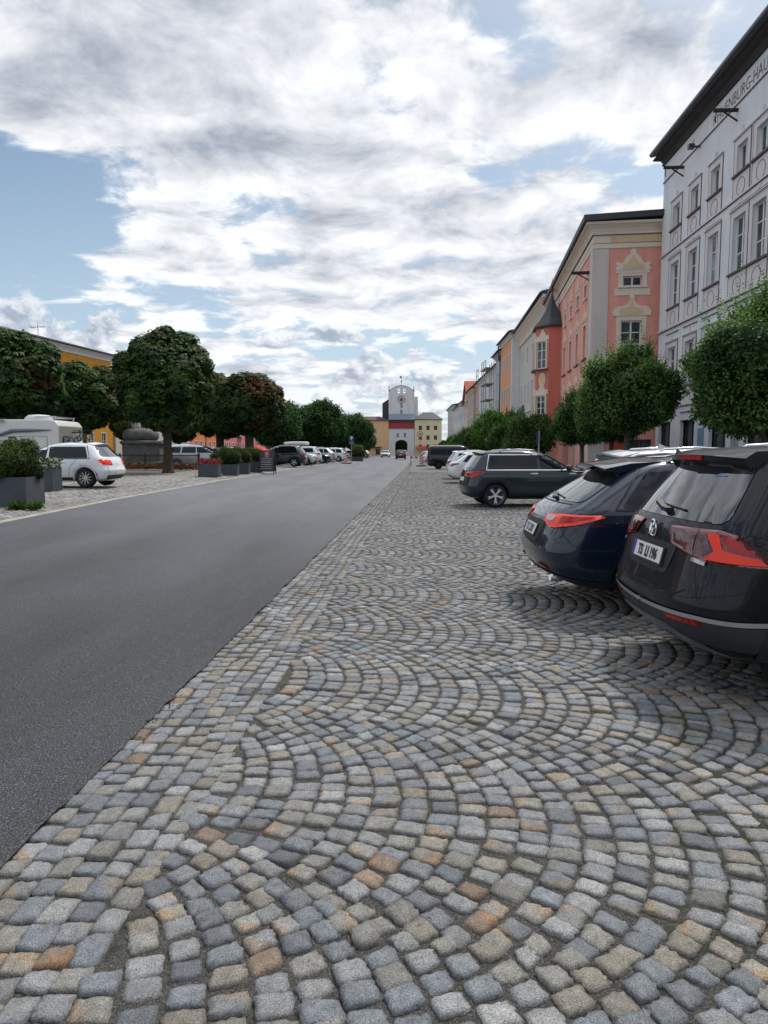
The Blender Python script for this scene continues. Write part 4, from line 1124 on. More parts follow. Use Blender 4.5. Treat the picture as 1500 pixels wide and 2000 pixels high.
def window(root, M, xc, z0, w, h, style='plain', mull=(1, 1), frame=None, pane=None, sur=None, surw=.14, sill=None, rec=.15, crest=None, extra=None):
    """glazed window set into an opening; the frame is the part, pane / surround / sill its sub-parts"""
    frame = frame or FRAMEW; pane = pane or PANE
    T_ = M @ Matrix.Translation((xc, 0, z0))
    key = ('f', w, h, mull, rec, frame.name)
    if key not in _WM:
        mb = MB(); t = .07; y0, y1 = -rec + .0, -rec + .06
        mb.b(-w / 2, -w / 2 + t, y0, y1, 0, h); mb.b(w / 2 - t, w / 2, y0, y1, 0, h); mb.b(-w / 2 + t, w / 2 - t, y0, y1, 0, t); mb.b(-w / 2 + t, w / 2 - t, y0, y1, h - t, h)
        for k in range(mull[0]):
            x = -w / 2 + w * (k + 1) / (mull[0] + 1); mb.b(x - .045, x + .045, y0 + .003, y1 + .003, t, h - t)
        for k in range(mull[1]):
            z = h * (k + 1) / (mull[1] + 1); mb.b(-w / 2 + t, w / 2 - t, y0 + .006, y1 - .006, z - .025, z + .025)
        _WM[key] = mb.mesh('window', frame)
    o = link('window', _WM[key], root, T_)
    kp = ('p', w, h, rec, pane.name)
    if kp not in _WM:
        mb = MB(); mb.add([(-w / 2 + .02, -rec + .02, .02), (w / 2 - .02, -rec + .02, .02), (w / 2 - .02, -rec + .02, h - .02), (-w / 2 + .02, -rec + .02, h - .02)], [(0, 1, 2, 3)]); _WM[kp] = mb.mesh('pane', pane, fix=False)
    link('pane', _WM[kp], o)
    if sur:
        ks = ('s', w, h, surw, sur.name)
        if ks not in _WM:
            mb = MB(); s = surw; p = .03
            mb.b(-w / 2 - s, -w / 2, -.01, p, -.02, h + s); mb.b(w / 2, w / 2 + s, -.01, p, -.02, h + s); mb.b(-w / 2, w / 2, -.01, p, h, h + s)
            _WM[ks] = mb.mesh('surround', sur)
        link('surround', _WM[ks], o)
    if sill:
        kk = ('l', w, surw, sill.name)
        if kk not in _WM:
            mb = MB(); mb.b(-w / 2 - surw - .04, w / 2 + surw + .04, -.05, .11, -.10, -.023); _WM[kk] = mb.mesh('sill', sill)
        link('sill', _WM[kk], o)
    return o

def cornice(mb, L, prof, ret0=0.0, ret1=0.0, M=None):
    """profile [(out, z)...] swept along the facade and mitred round both ends (ret = depth of the return)"""
    path = [(-1, 0)] if False else []
    n = len(prof)
    def ring(ax, ay, bx, by): return [(ax + bx * o, ay + by * o, z) for o, z in prof]
    rings = []
    if ret0: rings.append(ring(0, -ret0, -1, 0))
    rings.append(ring(0, 0, -1 if ret0 else 0, 1)); rings.append(ring(L, 0, 1 if ret1 else 0, 1))
    if ret1: rings.append(ring(L, -ret1, 1, 0))
    vs = [p for r in rings for p in r]; fs = []
    for i in range(len(rings) - 1):
        for k in range(n - 1): fs.append((i * n + k, (i + 1) * n + k, (i + 1) * n + k + 1, i * n + k + 1))
    fs.append(tuple(range(n))); fs.append(tuple(range((len(rings) - 1) * n, len(rings) * n)))
    mb.add(vs, fs, M)

def building(name, label, P0, P1, depth, H, wallm, wins=(), cornm=None, corn=.45, cornh=.7, roofm=None, roof='mono', rise=2.2, near=(), far=(), group=None, z0=None, cat='house', ret=True, gut=True):
    """front runs from P0 to P1, street on its left-hand side. wins: dicts(x,z,w,h,...)"""
    d = Vector((P1[0] - P0[0], P1[1] - P0[1])); L = d.length
    z = min(zgf(*P0), zgf(*P1)) - .02 if z0 is None else z0
    root = thing(name, label, cat, (P0[0], P0[1], z), math.atan2(d.y, d.x), group)
    mb = MB(); Mf, Mn, Mr = fac_front(), fac_near(depth), fac_far(L)
    def hl(ws): return [(q['x'] - q['w'] / 2, q['z'], q['w'], q['h']) for q in ws]
    wall_holes(mb, Mf, L, H, hl(wins)); wall_holes(mb, Mn, depth, H, hl(near)); wall_holes(mb, Mr, depth, H, hl(far))
    mb.add([(0, -depth, 0), (L, -depth, 0), (L, -depth, H), (0, -depth, H)], [(3, 2, 1, 0)])
    mb.add([(0, -depth, H), (L, -depth, H), (L, 0, H), (0, 0, H)], [(0, 1, 2, 3)])
    # dark rooms behind the glass so that openings are never see-through
    me = mb.mesh('wall', wallm, fix=False); link('wall', me, root)
    for M, ws in ((Mf, wins), (Mn, near), (Mr, far)):
        for q in ws:
            k = {a: b for a, b in q.items() if a not in 'xzwh'}
            window(root, M, q['x'], q['z'], q['w'], q['h'], **k)
    if cornm:
        cb = MB(); c = corn
        cornice(cb, L, [(0.004, H - cornh), (c * .22, H - cornh * .95), (c * .25, H - cornh * .7), (c * .45, H - cornh * .5), (c * .85, H - cornh * .22), (c, H - cornh * .16), (c, H + .02), (0.004, H + .02)], depth if ret else 0, depth if ret else 0)
        cb.build('cornice', cornm, root)
    if roofm:
        rb_ = MB(); o = corn + .12 if cornm else .3
        e = o if ret else 0.02
        if roof == 'mono':
            vs = [(-e, o, H + .03), (L + e, o, H + .03), (L + e, -depth - .1, H + rise), (-e, -depth - .1, H + rise)]
            rb_.add(vs + [(x, y, zz - .0 + .22) for x, y, zz in vs], [(3, 2, 1, 0), (4, 5, 6, 7), (0, 1, 5, 4), (1, 2, 6, 5), (2, 3, 7, 6), (3, 0, 4, 7)])
            rb_.add([(-e + .06, 0, H + .02), (-e + .06, -depth, H + .02), (-e + .06, -depth, H + rise)], [(0, 1, 2)]); rb_.add([(L + e - .06, 0, H + .02), (L + e - .06, -depth, H + .02), (L + e - .06, -depth, H + rise)], [(0, 1, 2)])
        elif roof == 'low':
            vs = [(-e, o, H + .03), (L + e, o, H + .03), (L + e, -depth - e, H + .03), (-e, -depth - e, H + .03)]
            m_ = .35 * min(L, depth)
            tp = [(m_ - e, -m_ + o, H + rise), (L - m_ + e, -m_ + o, H + rise), (L - m_ + e, -depth + m_ - e, H + rise), (m_ - e, -depth + m_ - e, H + rise)]
            up = [(x, y, zz + .16) for x, y, zz in vs]
            rb_.add(vs + up + tp, [(3, 2, 1, 0), (0, 1, 5, 4), (1, 2, 6, 5), (2, 3, 7, 6), (3, 0, 4, 7), (4, 5, 9, 8), (5, 6, 10, 9), (6, 7, 11, 10), (7, 4, 8, 11), (8, 9, 10, 11)])
        elif roof == 'gablex':      # ridge parallel to the facade
            pr = [(o, H), (-depth / 2, H + rise), (-depth - o, H), (-depth - o, H + .18), (-depth / 2, H + rise + .22), (o, H + .18)]
            vs = [(-e, y, zz) for y, zz in pr] + [(L + e, y, zz) for y, zz in pr]; n = 6
            rb_.add(vs, [(0, 1, 4, 5), (1, 2, 3, 4), (11, 10, 7, 6), (10, 9, 8, 7), (5, 4, 10, 11), (4, 3, 9, 10), (0, 6, 7, 1), (1, 7, 8, 2), (0, 5, 11, 6), (2, 8, 9, 3)])
            gbl = MB()
            for x in (0.0, L): gbl.add([(x, 0, H), (x, -depth, H), (x, -depth / 2, H + rise * depth / (depth + 2 * o) + .0)], [(0, 1, 2)])
            gbl.build('gable', wallm, root)
        elif roof == 'gabley':      # gable to the street
            pr = [(-e, H), (L / 2, H + rise), (L + e, H), (L + e, H + .2), (L / 2, H + rise + .22), (-e, H + .2)]
            vs = [(x, o, zz) for x, zz in pr] + [(x, -depth - .2, zz) for x, zz in pr]
            rb_.add(vs, [(0, 5, 4, 1), (1, 4, 3, 2), (6, 7, 10, 11), (7, 8, 9, 10), (5, 11, 10, 4), (4, 10, 9, 3), (0, 1, 7, 6), (1, 2, 8, 7), (0, 6, 11, 5), (2, 3, 9, 8)])
            gbl = MB(); gbl.add([(0, 0, H), (L, 0, H), (L / 2, 0, H + rise - .02)], [(0, 1, 2)]); gbl.build('gable', wallm, root)
        rb_.build('roof', roofm, root)
        if gut:
            gb = MB(); gb.tube([(-e, o + .07, H + .10), (L + e, o + .07, H + .10)], .085, 8); gb.build('gutter', GUTTER, root, True)
    return root, L
def grid(n, L, z, w, h, m0=.9, **k):
    return [dict(x=m0 + (L - 2 * m0) * (i + .5) / n, z=z, w=w, h=h, **k) for i in range(n)]

# ---- white corner house on the right with lettering
W_BLUE = plaster('plaster_ice_white', (0.72, 0.74, 0.77), .045, .12)
W_TRIM = plaster('plaster_rose_white', (0.67, 0.635, 0.64), .04, .10)
W_LINE = mat('line_paint', (0.15, 0.115, 0.12), rough=.9)
W_SOFFIT = mat('soffit_dark', (0.045, 0.038, 0.040), rough=.8, var=.2)
W_Y0, W_Y1 = 8.0, 37.2
def WX(Y): return 12.8 + .046 * Y
wYs = [35.2, 32.95, 30.75, 28.3, 26.7, 24.3, 22.7, 20.2, 17.8, 15.4, 13.0, 10.6]
kx = math.hypot(1, .046)
WH = 16.6
wins = []
for Y in wYs:
    x = (Y - W_Y0) * kx
    wins.append(dict(x=x, z=12.6, w=.88, h=1.08, mull=(1, 0), sur=W_TRIM, surw=.24, sill=W_LINE, rec=.20, pane=PANE))
    wins.append(dict(x=x, z=8.77, w=1.04, h=2.13, mull=(1, 2), sur=W_TRIM, surw=.24, sill=W_LINE, rec=.20, pane=PANEL_ if int(Y * 7) % 2 else PANE))
    wins.append(dict(x=x, z=4.75, w=1.04, h=2.0, mull=(1, 2), sur=W_TRIM, surw=.22, sill=W_LINE, rec=.20))
shopY = [35.9, 32.9, 29.6, 26.3, 23.0, 19.7, 16.4, 13.1]
for Y in shopY: wins.append(dict(x=(Y - W_Y0) * kx, z=0.05, w=1.7, h=3.0, mull=(1, 0), frame=mat('shop_frame', (0.05, .055, .06), rough=.5), rec=.3))
wh, wl = building('white_house', 'tall pale blue-white house at the right edge with lettering under its dark eaves', (WX(W_Y0), W_Y0), (WX(W_Y1), W_Y1), 12, WH, W_BLUE, wins, None, z0=0)
for Y in wYs:
    x = (Y - W_Y0) * kx
    for (zs, hh, ww) in ((12.6, 1.08, .88), (8.77, 2.13, 1.04), (4.75, 2.0, 1.04)):
        s = .26; fb = MB()
        # hood mould above and apron panel below each window
        fb.b(x - ww / 2 - s - .05, x + ww / 2 + s + .05, 0, .075, zs + hh + .30, zs + hh + .36); fb.b(x - ww / 2 - s, x + ww / 2 + s, 0, .05, zs + hh + .245, zs + hh + .305)
        fb.b(x - .07, x + .07, 0, .06, zs + hh + .36, zs + hh + .62)
        fb.build('window_hood', W_TRIM, wh); fb = MB()
        z1, z0_ = zs - .14, zs - 1.02
        fb.b(x - ww / 2 - s, x + ww / 2 + s, 0, .025, z0_, z1)
        fb.build('window_apron', W_TRIM, wh); fb = MB()
        fb.b(x - ww / 2 - s - .05, x + ww / 2 + s + .05, 0, .06, z0_ - .28, z0_ - .22)
        fb.build('window_moulding', W_TRIM, wh)
ln = MB()
for Y in wYs:
    x = (Y - W_Y0) * kx
    for (zs, hh, ww) in ((12.6, 1.08, .88), (8.77, 2.13, 1.04), (4.75, 2.0, 1.04)):
        s = .26; e = .012
        for sx in (-1, 1):
            ln.b(x + sx * (ww / 2 + s) - e, x + sx * (ww / 2 + s) + e, 0, .034, zs - 1.02, zs + hh + .24)
        ln.b(x - ww / 2 - s, x + ww / 2 + s, 0, .036, zs - 1.035, zs - 1.01)
        ln.b(x - ww / 2 - s - .05, x + ww / 2 + s + .05, .0, .082, zs + hh + .285, zs + hh + .302)
        ln.b(x - ww / 2 - s - .05, x + ww / 2 + s + .05, .0, .062, zs - 1.322, zs - 1.302)
        pts = [(x + .34 * math.cos(t), .03, zs - .60 + .34 * math.sin(t)) for t in np.linspace(0, 2 * math.pi, 17)]
        ln.tube(pts, .013, 5, cap=False)
ln.build('painted_line', W_LINE, wh)
bd = MB()
for z, h, o in ((15.38, .05, .05), (11.60, .07, .06), (7.72, .12, .09), (3.75, .16, .10)): bd.b(0, wl, 0, o, z, z + h)
bd.build('string_course', W_TRIM, wh)
bl = MB()
for z, o in ((15.365, .055), (11.585, .064), (7.70, .095)): bl.b(0, wl, 0, o, z - .014, z + .012)
bl.build('string_course_line', W_LINE, wh)
cb = MB()
ov = .46
cornice(cb, wl, [(0.004, WH - .35), (.10, WH - .33), (.10, WH - .27), (.07, WH - .22), (.16, WH - .06), (.40, WH + .04), (ov, WH + .08), (ov, WH + .13), (0.004, WH + .13)], 12, 1.6)
cb.build('cornice', W_SOFFIT, wh)
rb_ = MB(); e = ov + .1
vs = [(-e, e, WH + .14), (wl + e - .45, e, WH + .14), (wl + e - .45, -12.2, WH + 4), (-e, -12.2, WH + 4)]
rb_.add(vs + [(x, y, z + .16) for x, y, z in vs], [(3, 2, 1, 0), (4, 5, 6, 7), (0, 1, 5, 4), (1, 2, 6, 5), (2, 3, 7, 6), (3, 0, 4, 7)])
rb_.build('roof', SLATE, wh)
gb = MB(); gb.tube([(-e, e + .1, WH + .22), (wl + e - .5, e + .1, WH + .22)], .12, 10); gb.build('gutter', GUTTER, wh, True)
vs, fs = text2d('KHUENBURG-HAUS', .70, .95, -.006)
tb = MB(); xc = (27.15 - W_Y0) * kx
a0 = min(a for a, b in vs); a1 = max(a for a, b in vs); xK, xS = (31.2 - W_Y0) * kx, (26.3 - W_Y0) * kx
tb.add([(xK + (xS - xK) * (a - a0) / (a1 - a0), .012, 15.53 + b * .98) for a, b in vs], [f[::-1] for f in fs]); tb.build('lettering', W_LINE, wh, fix=False)
for Y in (34.5, 28.9, 23.5):
    hb = MB(); x = (Y - W_Y0) * kx
    hb.b(x - .05, x + .05, 0, .95, 15.08, 15.20); hb.bar((x, .0, 14.72), (x, .55, 15.08), .05); hb.tube([(x, .85, 15.08), (x + .02, .85, 14.83), (x + .1, .82, 14.74)], .02, 6)
    hb.build('hoist_beam', mat('old_timber', (0.025, 0.023, 0.024), rough=.8), wh)
pl = MB(); x = (32.6 - W_Y0) * kx; pl.tube([(x, 0, 15.30), (x, .35, 15.30)], .05, 8); pl.box((x, .4, 15.30), (.22, .25, .2)); pl.tube([(x, .4, 15.30), (x - .75, .55, 15.28)], .02, 6); pl.build('lamp_bracket', GUTTER, wh)
for Y, c in ((31.25, (0.16, .30, .44)), (27.9, (.30, .34, .40))):
    ps = MB(); x = (Y - W_Y0) * kx; ps.b(x - .32, x + .32, .005, .03, 1.5, 2.6); ps.build('poster', mat('poster_%d' % int(Y), c, rough=.5, var=.3, vscale=5), wh)

# ---- pink baroque house
PINK = plaster('plaster_salmon', (0.78, 0.35, 0.29), .06, .16)
PGREY = plaster('plaster_warm_grey', (0.60, 0.545, 0.50), .04, .14)
PCREAM = plaster('plaster_cream', (0.74, 0.63, 0.53), .04, .10)
PYEL = plaster('plaster_ochre', (0.68, 0.52, 0.32), .05, .12)
PH = 13.62
Pa, Pb = (11.2, 38.0), (13.75, 58.4)
pd = 7.0; plen = math.hypot(Pb[0] - Pa[0], Pb[1] - Pa[1])
pw = []
pxs = [2.35, 5.2, 8.05, 10.9]
for x in pxs:
    pw.append(dict(x=x, z=10.2, w=.95, h=.78, mull=(1, 0), sur=PCREAM, surw=.17, sill=PCREAM, rec=.2))
    pw.append(dict(x=x, z=6.85, w=1.05, h=1.85, mull=(1, 2), sur=PCREAM, surw=.17, sill=GUTTER, rec=.2))
    pw.append(dict(x=x, z=3.75, w=1.05, h=1.6, mull=(1, 1), sur=PCREAM, surw=.17, sill=GUTTER, rec=.2))
for x in (2.6, 5.4, 8.2): pw.append(dict(x=x, z=.4, w=.9, h=1.9, mull=(1, 2), sur=PGREY, surw=.14, frame=FRAMED, rec=.2))
pw.append(dict(x=18.6, z=10.2, w=.95, h=.78, mull=(1, 0), sur=PCREAM, surw=.17, rec=.2)); pw.append(dict(x=18.6, z=6.85, w=1.05, h=1.85, mull=(1, 2), sur=PCREAM, surw=.17, rec=.2))
ex = pd - 2.05                                             # window axis on the end wall, measured from its back edge
nw = [dict(x=ex, z=10.34, w=1.0, h=.52, mull=(1, 0), sur=PCREAM, surw=.24, sill=PCREAM, rec=.18), dict(x=ex, z=6.7, w=1.08, h=1.83, mull=(1, 2), sur=PCREAM, surw=.24, sill=PCREAM, rec=.18), dict(x=ex - .3, z=1.3, w=1.9, h=.9, mull=(2, 0), frame=FRAMED, rec=.15)]
ph, _ = building('pink_house', 'salmon pink baroque house with cream shell-topped windows and a corner oriel', Pa, Pb, pd, PH, PINK, pw, None, near=nw, z0=0)
cb = MB()
cornice(cb, plen, [(0.004, PH - 1.32), (.06, PH - 1.30), (.06, PH - 1.06), (.025, PH - 1.04), (.025, PH - .62), (.10, PH - .60), (.10, PH - .52), (.07, PH - .50), (.16, PH - .32), (.32, PH - .18), (.46, PH - .14), (.46, PH - .02), (0.004, PH - .02)], pd, pd)
cb.build('cornice', PCREAM, ph)
yb = MB(); yb.b(.0, pd - .85, 0, .034, PH - 1.01, PH - .64, fac_near(pd)); yb.build('frieze_panel', PYEL, ph)
lb = MB()
for zz, oo in ((PH - .61, .108), (PH - 1.05, .068)):
    lb.b(-oo, plen, 0, oo, zz - .012, zz + .012); lb.b(-oo, 0, -pd, 0, zz - .012, zz + .012)
lb.build('cornice_line', W_LINE, ph)
pil = MB(); pil.b(-.045, .9, .0, .045, 0, PH - 1.33); pil.b(-.045, -.001, -.80, 0, 0, PH - 1.33); pil.build('pilaster', PGREY, ph)
pil = MB(); pil.b(plen - .7, plen + .04, 0, .045, 0, PH - 1.33); pil.build('pilaster', PGREY, ph)
rb_ = MB(); e = .62
vs = [(-e, e, PH), (plen + e - .3, e, PH), (plen + e - .3, -pd - .2, PH + 1.6), (-e, -pd - .2, PH + .25)]
vs2 = [(-e, e, PH + .30), (plen + e - .3, e, PH + .30), (plen + e - .3, -pd - .2, PH + 1.9), (-e, -pd - .2, PH + .55)]
rb_.add(vs + vs2, [(3, 2, 1, 0), (4, 5, 6, 7), (0, 1, 5, 4), (1, 2, 6, 5), (2, 3, 7, 6), (3, 0, 4, 7)]); rb_.build('roof', SLATE, ph)
def crest_outline(w, h, kind):
    """curly baroque gable over a window: half outline mirrored"""
    if kind == 'scroll':
        half = [(w * .50, 0), (w * .52, .10 * h), (w * .46, .20 * h), (w * .53, .30 * h), (w * .47, .40 * h), (w * .38, .34 * h), (w * .30, .36 * h), (w * .24, .50 * h), (w * .20, .62 * h), (w * .12, .72 * h), (w * .08, .78 * h), (w * .09, .86 * h), (w * .06, .98 * h)]
    else:
        half = [(w * .50, 0), (w * .52, .16 * h), (w * .46, .30 * h), (w * .36, .38 * h), (w * .24, .38 * h), (w * .14, .44 * h), (w * .08, .54 * h), (w * .05, .66 * h), (w * .08, .74 * h), (w * .035, .80 * h), (w * .06, .90 * h), (w * .04, 1.0 * h)]
    return half + [(-x, z) for x, z in half[::-1]]
def crest(root, M, xc, z, w, h, kind):
    mb = MB(); T_ = M @ Matrix.Translation((xc, 0, z))
    mb.prism(crest_outline(w, h, kind), 0.0, .07, T_)
    o = mb.build('window_crest', PCREAM, root)
    m2 = MB(); inn = [(x * .62, .07 * h + zz * .62) for x, zz in crest_outline(w, h, kind)]
    m2.prism(inn, .055, .078, T_); m2.build('crest_panel', PYEL, o)
    m3 = MB()
    for k in range(7):                                  # shell ribs
        t = math.pi * (k + .5) / 7
        m3.bar((.06 * math.cos(t), .085, .05 * h + .05 * math.sin(t)), (.27 * w * math.cos(t), .085, .05 * h + .22 * h * math.sin(t)), .035, .025)
    m4 = MB(); m4.v = [tuple(T_ @ Vector(p)) for p in m3.v]; m4.f = m3.f; m4.build('shell', PCREAM, o)
Mn = fac_near(pd)
crest(ph, Mn, ex, 11.14, 1.75, 1.12, 'scroll'); crest(ph, Mn, ex, 8.78, 1.95, 1.32, 'bell')
for x in pxs:
    crest(ph, fac_front(), x, 11.16, 1.25, .95, 'scroll'); crest(ph, fac_front(), x, 8.88, 1.35, 1.2, 'bell'); crest(ph, fac_front(), x, 5.53, 1.35, 1.1, 'bell')
ap = MB()                                                  # painted aprons and side ears of the end-wall windows
ap.b(ex - .92, ex + .92, 0, .04, 9.85, 10.22, Mn); ap.build('window_apron', PCREAM, ph); ap = MB(); ap.b(ex - .85, ex + .85, 0, .045, 6.2, 6.58, Mn); ap.build('window_apron', PCREAM, ph); ap = MB()
ap.b(ex - .86, ex + .86, 0, .05, 11.0, 11.14, Mn)
ap.build('window_apron', PCREAM, ph)
ob = MB(); ob.b(ex + .2, ex + .95, .01, .04, 1.5, 2.7, Mn); ob.build('notice_board', mat('board_red', (.45, .06, .03), rough=.6), ph)
hb = MB(); hb.b(1.1, 1.22, 0, 1.0, 11.3, 11.45); hb.bar((1.16, 0, 10.95), (1.16, .6, 11.3), .05); hb.build('hoist_beam', MATS['old_timber'], ph)
# oriel at the far end of its street front
ox = 14.4
plan = [(-1.6, 0.0), (-1.6, .85), (-.72, 1.68), (.72, 1.68), (1.6, .85), (1.6, 0.0)]
orl = bpy.data.objects.new('oriel', None)
om = MB()
def ringz(z, s): return [(ox + x * s, y * s if y else -.05, z) for x, y in plan]
lev = [(2.6, .62), (3.1, .80), (3.35, .96), (3.75, 1.05), (3.85, 1.06), (3.9, 1.0), (10.55, 1.0)]
segs_ = []
for z, s in lev: segs_.append(ringz(z, s))
n = len(plan)
fs = [(i * n + k, i * n + k + 1, (i + 1) * n + k + 1, (i + 1) * n + k) for i in range(len(lev) - 1) for k in range(n - 1)]
om.add([p for r_ in segs_ for p in r_], fs + [tuple(range(n)), tuple(range((len(lev) - 1) * n, len(lev) * n))])
orl = om.build('oriel', plaster('plaster_brick_red', (0.62, 0.20, 0.15), .05, .15), ph)
def facM(p, q):
    d = Vector((q[0] - p[0], q[1] - p[1])); L_ = d.length; d.normalize()
    return Matrix(((d.x, -d.y, 0, ox + p[0]), (d.y, d.x, 0, p[1]), (0, 0, 1, 0), (0, 0, 0, 1))), L_
for (p, q) in ((plan[1], plan[2]), (plan[2], plan[3]), (plan[3], plan[4])):
    # plan runs near -> far with the street outside, so turn each face to look outward
    M_, L_ = facM(p, q)
    for z0_, hh in ((7.55, 1.95), (4.25, 1.35)):
        wv = min(.86, L_ - .3)
        T_ = M_ @ Matrix.Translation((L_ / 2, .17, 0))
        o = window(orl, T_, 0, z0_, wv, hh, mull=(1, 2), sur=PCREAM, surw=.13, sill=GUTTER, rec=.14)
        cm = MB(); cm.prism([(a, b) for a, b in crest_outline(wv + .3, .75, 'scroll')], .0, .05, T_ @ Matrix.Translation((0, -.17, z0_ + hh + .14))); co = cm.build('oriel_crest', PCREAM, orl)
        rv = MB(); e_ = wv / 2
        rv.b(-e_ - .13, -e_, -.17, -.012, -.02, hh + .13); rv.b(e_, e_ + .13, -.17, -.012, -.02, hh + .13); rv.b(-e_, e_, -.17, -.012, hh, hh + .13); rv.b(-e_, e_, -.17, -.012, -.02, .0); rv.build('reveal', PCREAM, o)
    med = MB(); ov_ = [(L_ / 2 + .22 * math.cos(t), 6.75 + .42 * math.sin(t)) for t in np.linspace(0, 2 * math.pi, 19)[:-1]]; med.prism(ov_, 0, .04, M_); med.build('medallion', PYEL, orl)
    md2 = MB(); ov_ = [(L_ / 2 + .31 * math.cos(t), 6.75 + .54 * math.sin(t)) for t in np.linspace(0, 2 * math.pi, 19)[:-1]]; md2.prism(ov_, 0, .03, M_); md2.build('medallion', PCREAM, orl)
rf = MB(); lev = [(10.50, 1.16), (10.62, 1.18), (10.9, 1.0), (11.3, .72), (11.8, .46), (12.3, .26), (12.9, .10), (13.2, .03)]
rr = []
for z, s in lev: rr += [(ox + x * s, .55 + (y - .55) * s, z) for x, y in [(-1.6, -.4)] + plan[1:5] + [(1.6, -.4)]]
rf.add(rr, [(i * 6 + k, i * 6 + (k + 1) % 6, (i + 1) * 6 + (k + 1) % 6, (i + 1) * 6 + k) for i in range(len(lev) - 1) for k in range(6)] + [tuple(range(6)), tuple(range(42, 48))])
rf.build('oriel_roof', SLATE, orl)
fi = MB(); fi.lathe([(.04, 13.1), (.05, 13.35), (.14, 13.42), (.16, 13.5), (.14, 13.58), (.05, 13.65), (.03, 13.85), (.09, 13.95), (.03, 14.05), (.01, 14.3)], 10, Matrix.Translation((ox, .55, 0))); fi.build('finial', mat('finial_red', (.16, .025, .02), rough=.5), orl, True)

# ---- the row beyond on the right
def rowX(Y): return 13.75 + .069 * (Y - 58.4) if Y < 78 else 15.1 + .03 * (Y - 78)
RGRP = 'houses along the right side of the square'
BEIGE = plaster('plaster_stone_grey', (0.60, 0.58, 0.55), .04, .15)
def rp_(Y, o=0.0): return (rowX(Y) - o, Y)
def rowhouse(name, label, Ya, Yb, H, wm, rows, o=0.0, **k):
    Ln = Yb - Ya
    ws = []
    for z, n, w_, h_, kw in rows: ws += grid(n, Ln, z, w_, h_, **kw)
    return building(name, label, rp_(Ya, o), rp_(Yb, o), 10, H, wm, ws, group=RGRP, z0=-.05, **k)
far_s = dict(sur=FRAMEW, surw=.10, mull=(1, 1), rec=.12)
sh_, shl = rowhouse('town_house', 'stone grey house with a curved cornice between the pink and orange houses', 58.5, 77.9, 14.4, BEIGE,
    [(10.6, 5, .75, 1.5, far_s), (6.6, 7, .7, 1.9, far_s), (3.0, 5, .8, 1.5, far_s)], cornm=PCREAM, corn=.75, cornh=1.5, roofm=SLATE)
bs = MB(); bs.b(0, shl, 0, .12, 5.55, 5.75); bs.build('string_course', PCREAM, sh_)
by = MB(); plan2 = [(-1.3, 0), (-1.3, .7), (-.7, 1.2), (.7, 1.2), (1.3, .7), (1.3, 0)]
bxx = 15.5
vs = [(bxx + x, y, z) for z in (1.0, 5.0) for x, y in plan2]; by.add(vs, [(k, k + 1, 7 + k, 6 + k) for k in range(5)] + [tuple(range(6)), tuple(range(6, 12))]); bo_ = by.build('bay', PCREAM, sh_)
br = MB(); vs = [(bxx + x * s, y * s, z) for z, s in ((4.95, 1.2), (5.3, 1.0), (5.9, .55), (6.5, .08)) for x, y in plan2]; br.add(vs, [(i * 6 + k, i * 6 + k + 1, i * 6 + 7 + k, i * 6 + 6 + k) for i in range(3) for k in range(5)] + [tuple(range(6)), tuple(range(18, 24))]); br.build('bay_roof', mat('copper_green', (.045, .085, .075), rough=.55, var=.2), bo_)
ORG = plaster('plaster_apricot', (0.74, 0.37, 0.20), .05, .15)
oh, ol = rowhouse('town_house', 'apricot orange house with a white edge pilaster beyond the grey house', 78.0, 87.0, 14.6, ORG,
    [(11.0, 4, .8, 1.5, far_s), (7.0, 4, .85, 1.9, far_s), (3.2, 4, .85, 1.8, far_s)], o=.85, cornm=WHITEP, corn=.35, cornh=.45, roofm=SLATE)
q = MB(); q.b(-.05, .5, 0, .05, 0, 14.1); q.b(-.05, -.001, -1.6, 0, 0, 14.1); q.build('pilaster', WHITEP, oh); q = MB(); q.b(ol - .35, ol, 0, .05, 0, 14.1); q.build('pilaster', WHITEP, oh)
dp = MB(); dp.tube([(ol + .05, .35, 14.5), (ol + .05, .3, 13.6), (ol + .05, .1, 13.0), (ol + .05, .1, .1)], .10, 8); dp.lathe([(.28, 12.9), (.30, 13.4), (.18, 12.7)], 8, Matrix.Translation((ol + .05, .15, 0)), cap=False); dp.build('downpipe', GUTTER, oh)
LAV = plaster('plaster_lavender_grey', (0.50, 0.505, 0.56), .05, .2)
rowhouse('town_house', 'lavender grey house between the orange house and the scaffolded one', 87.1, 93.2, 13.9, LAV, [(10.2, 3, .75, 1.5, far_s), (6.4, 3, .75, 1.8, far_s), (2.8, 3, .8, 1.8, far_s)], o=.7, cornm=LAV, corn=.4, cornh=.5, roofm=SLATE)
NET = plaster('netting_white', (0.66, 0.68, 0.70), .10, .35)
nh, nl = rowhouse('town_house', 'house wrapped in pale scaffold sheeting', 93.3, 120.8, 13.3, NET, [(9.6, 9, .5, 2.2, dict(mull=(0, 0), rec=.08, pane=NET, frame=NET)), (4.2, 9, .5, 4.2, dict(mull=(0, 0), rec=.08, pane=NET, frame=NET))], cornm=WHITEP, corn=.3, cornh=.4, roofm=SLATE, rise=3.2)
sc = thing('scaffold', 'metal scaffold tower with plank decks in front of the sheeted house', 'scaffold', (rowX(93.6) - .9, 93.6, 0))
STL = mat('scaffold_steel', (0.38, 0.39, 0.40), rough=.45, metal=.6)
pol = MB()
for yy in (0, 2.4, 4.6):
    for xx in (0, -1.1):
        s2 = MB(); s2.tube([(xx + .03 * yy, yy, 0), (xx + .03 * yy, yy, 13.6)], .06, 6); s2.build('scaffold_pole', STL, sc)
